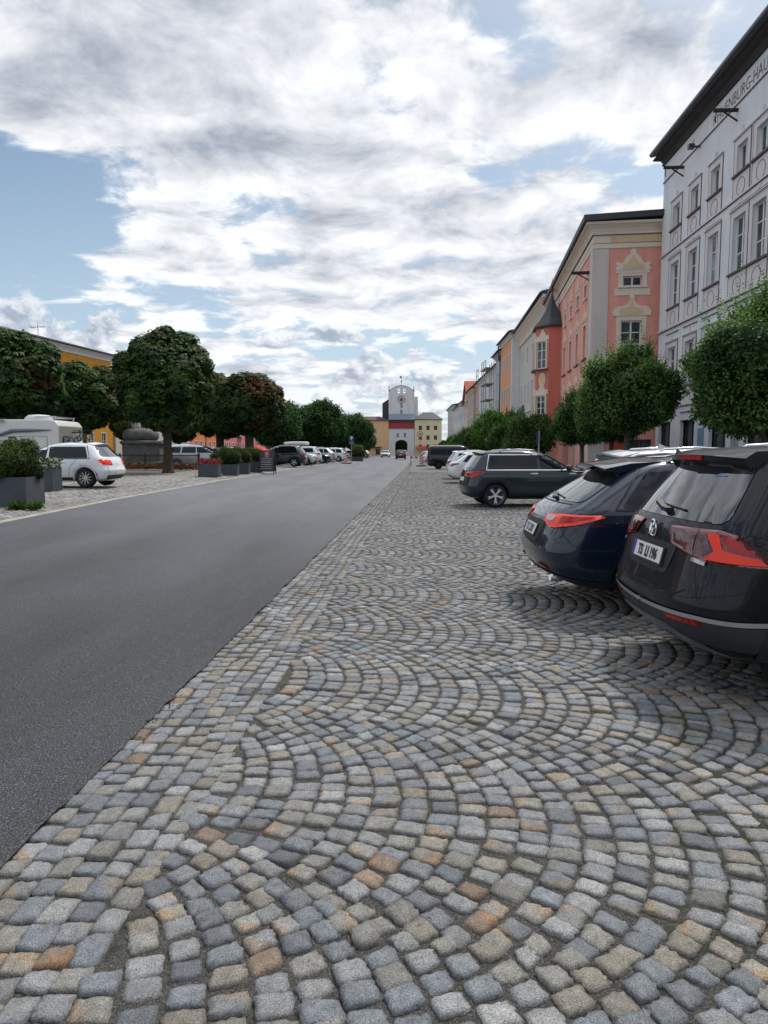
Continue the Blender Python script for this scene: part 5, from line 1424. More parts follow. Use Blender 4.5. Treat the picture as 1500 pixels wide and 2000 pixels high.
for k in range(6):
    z = 2.1 * (k + 1); d_ = MB(); d_.b(-1.15, .05, -.2, 4.8, z, z + .07); dk = d_.build('plank_deck', mat('scaffold_plank', (.30, .24, .17), rough=.85, var=.2), sc)
    r_ = MB(); r_.tube([(-1.1, -.2, z + 1.0), (-1.05, 4.8, z + 1.0)], .04, 6); r_.build('guard_rail', STL, dk)
wb_ = MB(); wb_.b(-1.2, -1.15, .1, 4.5, 3.0, 5.6); wb_.build('banner', mat('banner_red', (.35, .04, .05), rough=.7, var=.3), sc)
gd = MB(); gx0 = rowX(119) - .6
gt_ = thing('scaffold', 'small scaffold frame standing above the far end of the sheeted house', 'scaffold', (gx0, 117.2, 13.2))
for a, b_ in (((0, 0, 0), (0, 0, 1.9)), ((.1, 3, 0), (.1, 3, 1.9)), ((0, 0, 1.9), (.1, 3, 1.9)), ((0, 0, 1.0), (.1, 3, 1.0))): gd.tube([a, b_], .06, 6)
gd.build('scaffold_pole', STL, gt_)
rowhouse('town_house', 'narrow dull pink house just past the sheeted house', 120.9, 126.5, 13.2, plaster('plaster_dull_pink', (.56, .38, .34), .05, .2), [(9.6, 3, .7, 1.5, far_s), (6.0, 3, .7, 1.7, far_s), (2.6, 3, .7, 1.7, far_s)], cornm=PCREAM, corn=.35, cornh=.4, roofm=SLATE)
rowhouse('town_house', 'umber beige house with close-set window strips', 126.6, 139, 12.9, plaster('plaster_umber', (.50, .44, .37), .06, .25), [(9.6, 6, .8, 1.6, far_s), (6.0, 6, .8, 1.8, far_s), (2.6, 6, .8, 1.8, far_s)], o=.3, cornm=PCREAM, corn=.4, cornh=.5, roofm=SLATE)
rowhouse('town_house', 'cream house with a steep red tiled gable roof in the distance', 139.1, 151, 11.2, plaster('plaster_pale_ochre', (.64, .57, .47), .05, .2), [(8.2, 4, .8, 1.5, far_s), (5.0, 4, .8, 1.7, far_s), (2.0, 4, .8, 1.7, far_s)], cornm=PCREAM, corn=.35, cornh=.4, roofm=TILE, roof='gabley', rise=4.6)
rowhouse('town_house', 'pale blue house left of the red gable', 151.1, 164, 12.2, plaster('plaster_pale_blue', (.54, .60, .64), .05, .2), [(8.6, 4, .8, 1.5, far_s), (5.2, 4, .8, 1.7, far_s), (2.0, 4, .8, 1.7, far_s)], cornm=WHITEP, corn=.35, cornh=.4, roofm=SLATE)
rowhouse('town_house', 'white house with a brown shuttered oriel near the yellow end house', 164.1, 182, 12.0, plaster('plaster_soft_white', (.66, .65, .62), .05, .2), [(8.6, 5, .9, 1.6, dict(frame=FRAMED, mull=(1, 1))), (5.2, 5, .9, 1.7, dict(frame=FRAMED, mull=(1, 1))), (2.0, 5, .9, 1.7, dict(frame=FRAMED, mull=(1, 1)))], cornm=WHITEP, corn=.35, cornh=.4, roofm=SLATE)
rowhouse('town_house', 'last grey house of the right row beside the yellow end house', 182.1, 207, 13.4, plaster('plaster_mid_grey', (.54, .54, .54), .05, .2), [(9.6, 7, .8, 1.6, far_s), (6.0, 7, .8, 1.7, far_s), (2.0, 7, .8, 1.7, far_s)], cornm=WHITEP, corn=.35, cornh=.4, roofm=SLATE)

# ---- gate tower and its neighbours closing the street
TY = 215.0
TGRP = None
def tx(u): return px(u, TY)
YEL = plaster('plaster_lemon', (0.72, 0.64, 0.42), .04, .15)
ya, yb_ = tx(862), tx(809.6)
yl = ya - yb_
yw = [dict(x=ya - tx(u), z=z, w=.95 if z < 8 else 1.0, h=1.35, mull=(1, 1), frame=FRAMED, rec=.12) for u in (820.5, 835.5, 850) for z in (8.0, 5.0, 2.2)]
building('yellow_house', 'lemon yellow three-storey house right of the gate tower', (ya, TY), (yb_, TY), 9, 11.2, YEL, yw, None, roofm=SLATE, roof='low', rise=2.4, ret=True, gut=True, z0=-.1)
aw = thing('awning', 'red shop awning on the yellow end house', 'awning', (tx(822), TY - .1, 2.2)); m_ = MB()
m_.add([(-1.6, 0, .75), (1.6, 0, .75), (1.6, -1.5, .0), (-1.6, -1.5, .0), (-1.6, -1.5, -.25), (1.6, -1.5, -.25)], [(0, 1, 2, 3), (3, 2, 5, 4)]); m_.build('canvas', mat('awning_red', (.50, .07, .04), rough=.8), aw)
APR = plaster('plaster_peach', (0.74, 0.47, 0.27), .05, .18)
aa, ab = tx(758.8), tx(688)
aw_ = [dict(x=aa - tx(u), z=z, w=.9, h=1.3, mull=(1, 1), rec=.12) for u, z in ((733, 3.6), (733, 7.0), (718, 7.0), (718, 3.6), (703, 7.0), (703, 3.6))] + [dict(x=aa - tx(738), z=.3, w=1.5, h=1.9, mull=(0, 0), rec=.2), dict(x=aa - tx(752), z=.1, w=.8, h=1.9, mull=(0, 0), rec=.2, frame=FRAMED)]
building('peach_house', 'peach coloured house left of the gate tower with a small shop window', (aa, TY), (ab, TY), 9, 10.9, APR, aw_, None, roofm=mat('roof_brown', (.075,.045,.035), rough=.8, var=.2), roof='low', rise=1.4, z0=-.1)
sa = MB(); sa.b(tx(728), tx(745), TY - .9, TY - .05, 2.45, 2.75); setp(sa.build('awning', mat('awning_dark', (.05, .04, .035), rough=.8)), 'dark flat awning over the shop window of the peach house', 'awning')

tower = thing('gate_tower', 'pale grey gate tower with clock and vaulted passage closing the street', 'tower', (tx(784), TY, 0), math.pi)
TW = plaster('plaster_tower', (0.66, 0.68, 0.69), .05, .25)
hw = (tx(809) - tx(759)) / 2
# lower gatehouse (local +y = toward the camera), arch as a hole
arch = [(-1.95, 0.001), (-1.95, 3.6)] + [(1.95 * -math.cos(t), 3.6 + 1.35 * math.sin(t)) for t in np.linspace(0.15, math.pi - .15, 13)] + [(1.95, 3.6), (1.95, 0.001)]
lw = MB(); outer = [(-hw, 0), (-1.95, 0)] + [(x, z) for x, z in arch[1:-1]] + [(1.95, 0), (hw, 0), (hw, 8.4), (-hw, 8.4)]
holes = [[(x - .38, 5.6), (x + .38, 5.6), (x + .38, 7.0), (x - .38, 7.0)] for x in (-1.05, 1.15)]
lw.prism(outer, -6, 0, None, holes); lw.build('gatehouse', TW, tower)
for x in (-1.05, 1.15): window(tower, Matrix.Translation((0, -.05, 0)), x, 5.6, .76, 1.4, mull=(1, 1), rec=.12)
st = MB(); st.b(-hw, -2.1, 0, .06, 4.95, 5.1); st.b(2.1, hw, 0, .06, 4.95, 5.1); st.build('string_course', WHITEP, tower)
rr_ = MB(); rr_.add([(-hw - .05, .25, 8.4), (hw + .05, .25, 8.4), (hw + .05, -.5, 10.9), (-hw - .05, -.5, 10.9), (-hw - .05, -6, 8.4), (hw + .05, -6, 8.4), (hw + .05, -6, 10.9), (-hw - .05, -6, 10.9)], [(0, 1, 2, 3), (4, 5, 6, 7), (0, 3, 7, 4), (1, 2, 6, 5), (3, 2, 6, 7)]); rr_.build('gatehouse_roof', mat('tile_dark_red', (.24, .035, .032), rough=.8, var=.2, vscale=1.5), tower)
db = MB(); db.b(-hw - .06, hw + .06, -.45, -.2, 10.2, 11.15); db.build('eaves_band', mat('eaves_brown', (.10, .035, .035), rough=.8), tower)
mr = MB(); mr.add([(-hw, .0, 11.15), (hw, .0, 11.15), (hw, -1.6, 13.0), (-hw, -1.6, 13.0)], [(0, 1, 2, 3)]); mr.b(-hw, hw, -1.6, -.0, 11.08, 11.14); mr.build('metal_roof', mat('zinc_blue', (.20, .25, .31), rough=.5, metal=.3, var=.1), tower)
# shaft with a curved gable and two bell openings
ZA = 21.9
topc = [(hw * math.cos(t), 20.0 + 1.9 * math.sin(t)) for t in np.linspace(0, math.pi, 21)]
topc = [(hw, 19.85)] + [(hw * .96 * k, 19.9 + 1.65 * (1 - k * k)) for k in np.linspace(1, -1, 21)] + [(-hw, 19.85)]
def slot(x):
    return [(x - .34, 19.35), (x - .34, 20.35)] + [(x - .34 * math.cos(t), 20.35 + .34 * math.sin(t)) for t in np.linspace(.3, math.pi - .3, 5)] + [(x + .34, 20.35), (x + .34, 19.35)]
sf = MB(); sf.prism([(-hw, 11.0), (hw, 11.0)] + topc, -1.9, -1.55, None, [slot(-.85), slot(.85)]); sf.build('shaft_front', TW, tower)
sb = MB(); sb.b(-hw, hw, -9, -1.92, 10.95, 18.9); sb.b(-hw - 1.2, -hw - .01, -9, -3.2, 8.0, 18.4); sb.build('shaft', TW, tower)
dk_ = MB(); dk_.add([(hw + .02, -3, 10.9), (hw + 1.95, -3, 10.9), (hw + 1.95, -3, 16.3), (hw + .02, -3, 17.6), (hw + .02, -9, 10.9), (hw + 1.95, -9, 10.9), (hw + 1.95, -9, 16.3), (hw + .02, -9, 17.6)], [(0, 1, 2, 3), (4, 5, 6, 7), (1, 5, 6, 2), (3, 2, 6, 7)]); dk_.build('side_wing', mat('wing_dark', (.06, .058, .062), rough=.85, var=.2), tower)
cp = MB(); cp.tube([(x, -1.72, z + .06) for x, z in topc[1:-1]], .14, 6); cp.build('coping', GUTTER, tower)
for sx in (-1, 1):
    pn = MB(); pn.lathe([(.2, 19.9), (.22, 20.3), (.10, 20.4), (.12, 20.9), (.03, 21.5)], 8, Matrix.Translation((sx * (hw - .15), -1.72, 0))); pn.build('pinnacle', GUTTER, tower)
for x in (-.85, .85):
    bb = MB(); bb.lathe([(.05, 20.35), (.14, 20.25), (.18, 19.95), (.26, 19.75)], 10, Matrix.Translation((x, -1.72, 0))); bb.build('bell', mat('bell_bronze', (.10, .09, .07), rough=.4, metal=.7), tower, True)
clk = MB(); clk.lathe([(0.001, .04), (.55, .04), (.55, 0.0)], 28, Matrix.Translation((0, -1.5, 17.35)) @ Matrix.Rotation(-math.pi / 2, 4, 'X'), cap=False); ck = clk.build('clock_face', mat('clock_red', (.28, .06, .06), rough=.6), tower)
ckr = MB()
for k in range(12):
    t = 2 * math.pi * k / 12; ckr.bar((.80 * math.cos(t), -1.45, 17.35 + .80 * math.sin(t)), (1.05 * math.cos(t), -1.45, 17.35 + 1.05 * math.sin(t)), .10, .05)
ckr.tube([(1.12 * math.cos(t), -1.46, 17.35 + 1.12 * math.sin(t)) for t in np.linspace(0, 2 * math.pi, 29)], .05, 5, cap=False); ckr.build('hour_ring', mat('clock_dark', (.12, .05, .05), rough=.6), ck)
hnd = MB(); hnd.bar((0, -1.42, 17.35), (-.35, -1.42, 17.6), .09, .05); hnd.bar((0, -1.41, 17.35), (.12, -1.41, 16.6), .07, .05); hnd.build('clock_hands', mat('gilt', (.5, .35, .12), rough=.4, metal=.6), ck)
for z in (13.15, 15.0 - .2):
    window(tower, Matrix.Translation((0, -1.40, 0)), 0, z if z > 14 else 12.9, .8, 1.4, mull=(1, 1), rec=.12)
wv = MB(); wv.tube([(0, -1.72, 21.8), (0, -1.72, 24.6)], .06, 6); wv.lathe([(.05, 22.6), (.28, 22.85), (.05, 23.1)], 8, Matrix.Translation((0, -1.72, 0))); wv.b(-.02, .55, -1.74, -1.70, 24.0, 24.5); wv.build('weather_vane', MATS['old_timber'], tower)

# ---- left side of the square
LGRP = 'houses along the left side of the square'
OCH = plaster('plaster_amber', (0.58, 0.27, 0.035), .05, .12)
def lwin(n, L_, rows, kw): 
    o = []
    for z, w_, h_ in rows: o += grid(n, L_, z, w_, h_, **kw)
    return o
far_l = dict(sur=FRAMEW, surw=.10, mull=(1, 1), rec=.12)
def lefthouse(name, label, Pn, Pf, H, wm, rows, n, **k):
    """Pn nearer, Pf farther; front faces the square"""
    L_ = math.hypot(Pn[0] - Pf[0], Pn[1] - Pf[1])
    return building(name, label, Pf, Pn, 11, H, wm, lwin(n, L_, rows, far_l), group=LGRP, **k)
lefthouse('amber_house', 'large amber yellow building with white eaves behind the chestnut trees', (-42.0, 58), (-36.2, 93), 13.55, OCH, [(9.0, 1.0, 1.7), (5.2, 1.0, 1.8), (1.4, 1.0, 2.0)], 12, cornm=WHITEP, corn=.5, cornh=.75, roofm=SLATE, rise=2.0)
an = thing('roof_antenna', 'thin television antenna on the amber building', 'antenna', (px(97, 80) - .6, 80, 14.2)); m_ = MB(); m_.tube([(0, 0, 0), (0, 0, 1.7)], .03, 5); m_.bar((-.9, 0, 1.3), (.9, 0, 1.45), .04)
for k in range(5): m_.bar((-.7 + k * .32, -.25, 1.35), (-.7 + k * .32, .25, 1.35), .03)
m_.build('mast', GUTTER, an)
lefthouse('town_house', 'pale cream house left of the orange house across the square', (-36.0, 93.2), (-33.9, 122), 11.5, plaster('plaster_cream_pale', (.52, .49, .42), .05, .2), [(8, 1, 1.6), (4.6, 1, 1.7), (1.0, 1, 1.9)], 8, cornm=WHITEP, corn=.4, cornh=.5, roofm=TILE, rise=3.5)
lefthouse('town_house', 'bright orange house with white window frames across the square', (-33.8, 122.2), (-33.0, 141), 11.8, plaster('plaster_orange', (.62, .20, .07), .05, .15), [(8, 1.1, 1.9), (4.4, 1.1, 2.0), (1.0, 1.2, 2.0)], 6, cornm=WHITEP, corn=.4, cornh=.5, roofm=TILE, rise=3.5)
rh, rl_ = lefthouse('town_house', 'rose pink house with a white balcony across the square', (-32.9, 141.2), (-31.6, 170), 12.2, plaster('plaster_rose', (.56, .19, .17), .05, .15), [(8.3, 1.1, 1.9), (4.6, 1.1, 2.0), (1.0, 1.2, 2.0)], 9, cornm=WHITEP, corn=.4, cornh=.5, roofm=TILE, rise=3.5)
blc = MB(); blc.b(rl_ - 16, rl_ - 12, 0, 1.1, 4.4, 4.55)
for k in range(14): blc.b(rl_ - 16 + k * .3, rl_ - 16 + k * .3 + .06, 1.04, 1.10, 4.55, 5.5)
blc.b(rl_ - 16, rl_ - 12, 1.02, 1.12, 5.5, 5.6); blc.build('balcony', WHITEP, rh)
lefthouse('town_house', 'house with a steep orange tiled roof and chimney rising above the left trees', (-30.6, 186), (-28.0, 212), 13.0, plaster('plaster_straw', (.55, .46, .30), .05, .2), [(9, 1.1, 1.8), (5, 1.1, 1.9), (1.0, 1.2, 2.0)], 8, cornm=WHITEP, corn=.4, cornh=.5, roofm=mat('roof_tile_orange', (.46, .13, .05), rough=.85, var=.2, vscale=2, bump=.5, bscale=18), roof='gablex', rise=6.5)
chm = MB(); chm.b(-31.6, -30.4, 202, 203.2, 16.5, 19.9); setp(chm.build('chimney', plaster('plaster_chimney', (.20, .10, .08), .1, .2)), 'brick chimney on the orange tiled roof', 'chimney')
lefthouse('town_house', 'plain beige house at the far left corner of the square', (-27.5, 212.2), (-12.5, 224), 10.5, plaster('plaster_beige', (.48, .42, .34), .05, .2), [(7, 1.1, 1.7), (3.6, 1.1, 1.8)], 6, cornm=WHITEP, corn=.4, cornh=.5, roofm=SLATE, rise=2.0)
# ------------------------------------------------------------------ trees
LEAF = attrmat('leaf', rough=0.6, spec=0.18, transl=0.25)
BARK = mat('bark', (0.055, 0.042, 0.033), rough=.95, var=.35, vscale=9, bump=.9, bscale=22)
BARKL = mat('bark_grey', (0.085, 0.075, 0.062), rough=.95, var=.3, vscale=9, bump=.8, bscale=22)
def lumps_ellipsoid(rx, ry, rz, zc, n, size, seed, flat=1.0, box=2.0):
    rg = np.random.default_rng(seed); L = [(0, 0, zc, rx * .86, ry * .86, rz * .86)]
    for _ in range(n):
        v = rg.normal(size=3); v /= (np.abs(v) ** box).sum() ** (1 / box)
        s = size * rg.uniform(.7, 1.25)
        L.append((v[0] * rx * .74, v[1] * ry * .74, zc + v[2] * rz * .76, s * rx, s * ry, s * rz * flat))
    return np.array(L)
def shell_points(L, n, rg, depth=.16):
    out, nor = [], []
    area = L[:, 3] * L[:, 4] + L[:, 4] * L[:, 5]; pr = area / area.sum()
    need = n
    while need > 0:
        m = int(need * 2.2) + 50
        k = rg.choice(len(L), m, p=pr); d = rg.normal(size=(m, 3)); d /= np.linalg.norm(d, axis=1, keepdims=True)
        r = 1 - np.abs(rg.normal(0, depth, m)) + .02 + rg.uniform(0, .16, m) * (rg.random(m) < .10)
        p = L[k, :3] + d * L[k, 3:] * r[:, None]
        q = (p[:, None, :] - L[None, :, :3]) / L[None, :, 3:]
        dd = (q ** 2).sum(-1); dd[np.arange(m), k] = 9
        ok = dd.min(1) > .62
        nn = d / L[k, 3:]; nn /= np.linalg.norm(nn, axis=1, keepdims=True)
        out.append(p[ok]); nor.append(nn[ok]); need -= ok.sum()
    return np.concatenate(out)[:n], np.concatenate(nor)[:n]
def leaf_quads(P, D, N, length, width, rg):
    """P root, D direction, N leaf normal -> pointed quads"""
    S = np.cross(N, D); S /= np.linalg.norm(S, axis=1, keepdims=True) + 1e-9
    l = length[:, None]; w_ = width[:, None]
    mid = P + D * l * .52 + N * l * .06
    V = np.stack([P, mid + S * w_, P + D * l, mid - S * w_], 1)
    return V
def core_mesh(L, k, seed):
    """rough dark inner masses so that crowns are not see-through"""
    V, F = [], []; rg = np.random.default_rng(seed)
    bm = bmesh.new(); bmesh.ops.create_icosphere(bm, subdivisions=2, radius=1.0)
    v0 = np.array([v.co[:] for v in bm.verts]); f0 = np.array([[v.index for v in f.verts] for f in bm.faces]); bm.free()
    for i, (x, y, z, a, b, c) in enumerate(L):
        j = 1 + rg.normal(0, .07, (len(v0), 1)); F.append(f0 + len(v0) * i); V.append(v0 * j * np.array([a, b, c]) * k + np.array([x, y, z]))
    return np.concatenate(V), np.concatenate(F)
def crown_mesh(name, L, n, kind, seed, col, tipcol, leaf=.16, rust=0.0, shoots=0, core=.80):
    rg = np.random.default_rng(seed)
    P, Nn = shell_points(L, n, rg)
    zlo, zhi = (L[:, 2] - L[:, 5]).min(), (L[:, 2] + L[:, 5]).max()
    up = np.array([0, 0, 1.0])
    allV, allC = [], []
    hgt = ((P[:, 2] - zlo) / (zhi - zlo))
    clump = np.array([mnoise.noise(Vector(p) * 0.9 + Vector((seed, 0, 0))) for p in P])
    if kind == 'palm':                                  # palmate, hanging leaflets
        M = Nn * .7 + up * .55 + rg.normal(0, .28, P.shape); M /= np.linalg.norm(M, axis=1, keepdims=True)
        A = np.cross(M, rg.normal(size=P.shape)); A /= np.linalg.norm(A, axis=1, keepdims=True); Bv = np.cross(M, A)
        k5 = 5
        for k in range(k5):
            t = 2 * math.pi * k / 6 + rg.normal(0, .15, n)
            D = A * np.cos(t)[:, None] + Bv * np.sin(t)[:, None]; D = D * .9 - up * .42; D /= np.linalg.norm(D, axis=1, keepdims=True)
            NN = M - D * (M * D).sum(1, keepdims=True); NN /= np.linalg.norm(NN, axis=1, keepdims=True) + 1e-9
            l = leaf * rg.uniform(.75, 1.25, n)
            allV.append(leaf_quads(P, D, NN, l, l * .27, rg))
            allC.append(rg.uniform(.78, 1.22, n))
    else:
        for k in range(3):
            D = rg.normal(size=P.shape) + Nn * .5; D /= np.linalg.norm(D, axis=1, keepdims=True)
            M = Nn + up * .4 + rg.normal(0, .5, P.shape); NN = M - D * (M * D).sum(1, keepdims=True); NN /= np.linalg.norm(NN, axis=1, keepdims=True) + 1e-9
            l = leaf * rg.uniform(.7, 1.3, n)
            allV.append(leaf_quads(P + rg.normal(0, leaf * .6, P.shape), D, NN, l, l * .32, rg)); allC.append(rg.uniform(.75, 1.25, n))
    nk = len(allV)
    V = np.concatenate(allV); br = np.concatenate(allC)
    H_ = np.tile(hgt, nk); C_ = np.tile(clump, nk)
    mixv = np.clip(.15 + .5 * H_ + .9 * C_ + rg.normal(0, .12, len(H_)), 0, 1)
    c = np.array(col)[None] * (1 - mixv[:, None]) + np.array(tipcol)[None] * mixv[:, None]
    if rust:
        Pk = np.tile(P, (nk, 1)); rn = np.array([mnoise.noise(Vector(p) * .55 + Vector((3.3, seed, 1))) for p in P]); rn = np.tile(rn, nk)
        rm = np.clip((rn + H_ * .55 - .55 + rust) * 1.5, 0, .8)[:, None] * (rg.random((len(c), 1)) < .85)
        c = c * (1 - rm) + np.array([0.155, 0.058, 0.020]) * rm
    c = c * br[:, None]
    if shoots:                                          # upright sprays above the crown
        d = rg.normal(size=(shoots, 3)); d[:, 2] = np.abs(d[:, 2]) + .5; d /= np.linalg.norm(d, axis=1, keepdims=True)
        i = rg.choice(len(P), shoots, p=(np.clip(hgt - .45, .02, 1) ** 2 / (np.clip(hgt - .45, .02, 1) ** 2).sum()))
        base = P[i]; dr = Nn[i] * .5 + up * rg.uniform(.6, 1.4, (shoots, 1)) + rg.normal(0, .15, (shoots, 3)); dr /= np.linalg.norm(dr, axis=1, keepdims=True)
        ln = rg.uniform(.25, .7, shoots) * (1 + .8 * (rg.random(shoots) < .15)); sv, sc_ = [], []
        for k in range(9):
            for s_ in (-1, 1):
                p = base + dr * (ln * (k + 1) / 9)[:, None]
                sd_ = np.cross(dr, rg.normal(size=dr.shape)); sd_ /= np.linalg.norm(sd_, axis=1, keepdims=True)
                D = sd_ * .8 + dr * .5; D /= np.linalg.norm(D, axis=1, keepdims=True); NN = np.cross(D, np.cross(dr, D)); NN /= np.linalg.norm(NN, axis=1, keepdims=True) + 1e-9
                l = np.full(shoots, leaf * (1.1 - .06 * k)); sv.append(leaf_quads(p, D, NN, l, l * .3, rg)); sc_.append(np.array(tipcol)[None] * rg.uniform(.7, 1.15, (shoots, 1)))
        V = np.concatenate([V] + sv); c = np.concatenate([c] + sc_)
    m = len(V); V4 = V.reshape(-1, 3); C4 = np.repeat(c, 4, 0); F = np.arange(m * 4).reshape(-1, 4)
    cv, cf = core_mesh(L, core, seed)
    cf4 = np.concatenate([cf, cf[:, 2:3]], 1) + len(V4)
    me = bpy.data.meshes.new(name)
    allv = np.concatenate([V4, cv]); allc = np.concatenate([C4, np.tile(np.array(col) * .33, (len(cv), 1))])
    nq, nt = len(F), len(cf)
    me.vertices.add(len(allv)); me.vertices.foreach_set('co', allv.astype(np.float32).ravel())
    li = np.concatenate([F.ravel(), (cf + len(V4)).ravel()]).astype(np.int32)
    me.loops.add(len(li)); me.loops.foreach_set('vertex_index', li)
    me.polygons.add(nq + nt); ls = np.concatenate([np.arange(nq) * 4, nq * 4 + np.arange(nt) * 3]).astype(np.int32); me.polygons.foreach_set('loop_start', ls)
    me.polygons.foreach_set('loop_total', np.concatenate([np.full(nq, 4), np.full(nt, 3)]).astype(np.int32))
    me.update(calc_edges=True)
    a = me.attributes.new('col', 'FLOAT_COLOR', 'POINT'); c4 = np.ones((len(allv), 4), np.float32); c4[:, :3] = allc; a.data.foreach_set('color', c4.ravel())
    me.materials.append(LEAF)
    return me
def trunk_mesh(name, h, r, crown_z, seed, spread=1.2, limbs=6, m=None, lean=0.0):
    rg = random.Random(seed); mb = MB()
    pts = [(0, 0, -.05), (.0, 0, .12), (lean * .3, .02, h * .5), (lean, 0, h)]
    mb.tube([(0, 0, -.1), (0, 0, .10), (lean * .2, .0, .4), (lean * .5, .03, h * .6), (lean, 0, h)], [r * 1.75, r * 1.35, r * 1.05, r * .92, r * .95], 12)
    for k in range(limbs):
        a = 2 * math.pi * k / limbs + rg.uniform(-.3, .3); s = spread * rg.uniform(.7, 1.1)
        mb.tube([(lean, 0, h - .25), (lean + s * .4 * math.cos(a), s * .4 * math.sin(a), h + .4), (lean + s * math.cos(a), s * math.sin(a), crown_z * rg.uniform(.9, 1.15))], [r * .6, r * .4, r * .14], 7)
    return mb.mesh(name, m or BARK, smooth=True)
def tree(label, x, y, crown, trunk, group, rz=0.0, s=1.0, name='chestnut_tree'):
    t = thing(name, label, 'tree', (x, y, zgf(x, y) - .01), rz, group); t.scale = (s, s, s)
    link('crown', crown, t); link('trunk', trunk, t)
    return t
CHG, LIG = 'chestnut trees on the left side', 'clipped street trees in front of the right-hand houses'
DG, TG_ = (0.019, 0.043, 0.013), (0.075, 0.140, 0.030)
# left chestnuts
L1 = lumps_ellipsoid(2.75, 2.7, 2.85, 5.05, 60, .21, 3, box=2.3)
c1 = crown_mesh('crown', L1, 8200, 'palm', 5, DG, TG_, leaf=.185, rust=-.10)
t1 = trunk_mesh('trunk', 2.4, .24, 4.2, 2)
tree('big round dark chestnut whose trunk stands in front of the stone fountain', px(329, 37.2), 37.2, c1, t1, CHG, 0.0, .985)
L2 = lumps_ellipsoid(3.0, 3.0, 2.45, 4.9, 60, .21, 8, box=2.5)
c2_ = crown_mesh('crown', L2, 7600, 'palm', 9, DG, TG_, leaf=.185, rust=-.06)
tree('dark chestnut at the left edge above the camper van', px(22, 35), 35, c2_, t1, CHG, 1.0, 1.0)
tree('shaded chestnut between the left-edge tree and the big round one', px(166, 46), 46, c2_, t1, CHG, 2.6, .96)
tree('chestnut behind the camper van, further back in the left row', px(118, 60), 60, c1, t1, CHG, 3.9, 1.0)
c3 = crown_mesh('crown', L2, 7600, 'palm', 19, DG, (0.060, 0.095, 0.022), leaf=.185, rust=.30)
t3 = trunk_mesh('trunk', 3.0, .36, 4.6, 4, spread=1.6)
tree('chestnut with rusty red-brown leaves and a thick trunk', px(487, 50), 50.3, c3, t3, CHG, 0.4, .95)
c3b = crown_mesh('crown', L1, 6000, 'palm', 29, DG, TG_, leaf=.185, rust=.02)
tree('chestnut tucked between the big round tree and the rusty one', px(432, 55), 55, c3b, t3, CHG, 2.2, .93)
LIN2 = (0.020, 0.052, 0.016); LIN3 = (0.060, 0.135, 0.030)
L4 = lumps_ellipsoid(3.2, 3.2, 2.9, 4.5, 44, .24, 41, box=2.5)
c4 = crown_mesh('crown', L4, 5200, 'leafy', 43, LIN2, LIN3, leaf=.26)
t4 = trunk_mesh('trunk', 2.0, .18, 3.6, 6)
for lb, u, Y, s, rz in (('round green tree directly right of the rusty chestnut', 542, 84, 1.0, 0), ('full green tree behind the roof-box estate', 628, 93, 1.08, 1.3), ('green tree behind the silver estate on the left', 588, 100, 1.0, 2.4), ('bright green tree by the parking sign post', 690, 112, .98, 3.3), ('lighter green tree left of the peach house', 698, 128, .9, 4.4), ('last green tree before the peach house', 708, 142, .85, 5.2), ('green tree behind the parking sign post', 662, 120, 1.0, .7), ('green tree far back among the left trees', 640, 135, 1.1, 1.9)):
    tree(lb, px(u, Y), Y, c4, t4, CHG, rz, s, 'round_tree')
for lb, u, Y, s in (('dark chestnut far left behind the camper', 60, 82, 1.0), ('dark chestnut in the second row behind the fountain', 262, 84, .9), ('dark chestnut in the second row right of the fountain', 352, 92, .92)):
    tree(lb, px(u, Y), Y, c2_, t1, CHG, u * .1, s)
# right-hand clipped trees
GA, GB = (0.034, 0.078, 0.022), (0.145, 0.250, 0.064)
L5 = lumps_ellipsoid(1.95, 1.95, 1.60, 3.85, 46, .24, 51, box=2.4)
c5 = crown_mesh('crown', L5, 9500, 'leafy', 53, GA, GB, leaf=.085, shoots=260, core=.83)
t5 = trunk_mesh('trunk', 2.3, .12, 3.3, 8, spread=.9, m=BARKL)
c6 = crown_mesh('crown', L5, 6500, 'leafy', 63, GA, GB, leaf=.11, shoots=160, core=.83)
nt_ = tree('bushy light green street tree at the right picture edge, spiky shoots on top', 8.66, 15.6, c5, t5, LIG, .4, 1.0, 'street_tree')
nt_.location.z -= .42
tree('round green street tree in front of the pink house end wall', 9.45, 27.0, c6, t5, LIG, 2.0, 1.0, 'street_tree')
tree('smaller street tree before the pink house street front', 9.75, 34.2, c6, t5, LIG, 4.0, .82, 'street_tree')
tree('street tree half hidden behind the one before the pink end wall', 10.35, 31.6, c6, t5, LIG, 1.1, .86, 'street_tree')
L7 = lumps_ellipsoid(1.9, 1.9, 1.5, 2.6, 18, .36, 71, box=2.4)
c7 = crown_mesh('crown', L7, 3600, 'leafy', 73, (0.028, 0.062, 0.018), (0.105, 0.180, 0.048), leaf=.17, shoots=60)
c8 = crown_mesh('crown', L7, 3200, 'leafy', 83, (0.034, 0.085, 0.016), (0.12, 0.25, 0.04), leaf=.17, shoots=60)
t7 = trunk_mesh('trunk', 1.3, .10, 2.2, 9, spread=.8, m=BARKL)
lbl = ['low street tree just left of the pink oriel foot', 'low street tree second from the pink oriel', 'fresh bright green low tree before the orange house', 'low dark tree below the lavender grey house', 'low tree before the scaffold tower', 'low tree below the sheeted house', 'low tree below the umber house', 'distant low tree above the black van', 'last low tree of the right row']
for k, (u, Y, s, cm) in enumerate([(1035, 47, .92, c7), (1000, 55, .95, c7), (972, 61, 1.18, c8), (945, 70, 1.0, c7), (928, 80, 1.0, c7), (915, 92, 1.0, c7), (903, 106, 1.0, c7), (893, 122, 1.0, c7), (884, 140, 1.0, c8)]):
    tree(lbl[k], px(u, Y), Y, cm, t7, LIG, k * 1.3, s, 'street_tree')
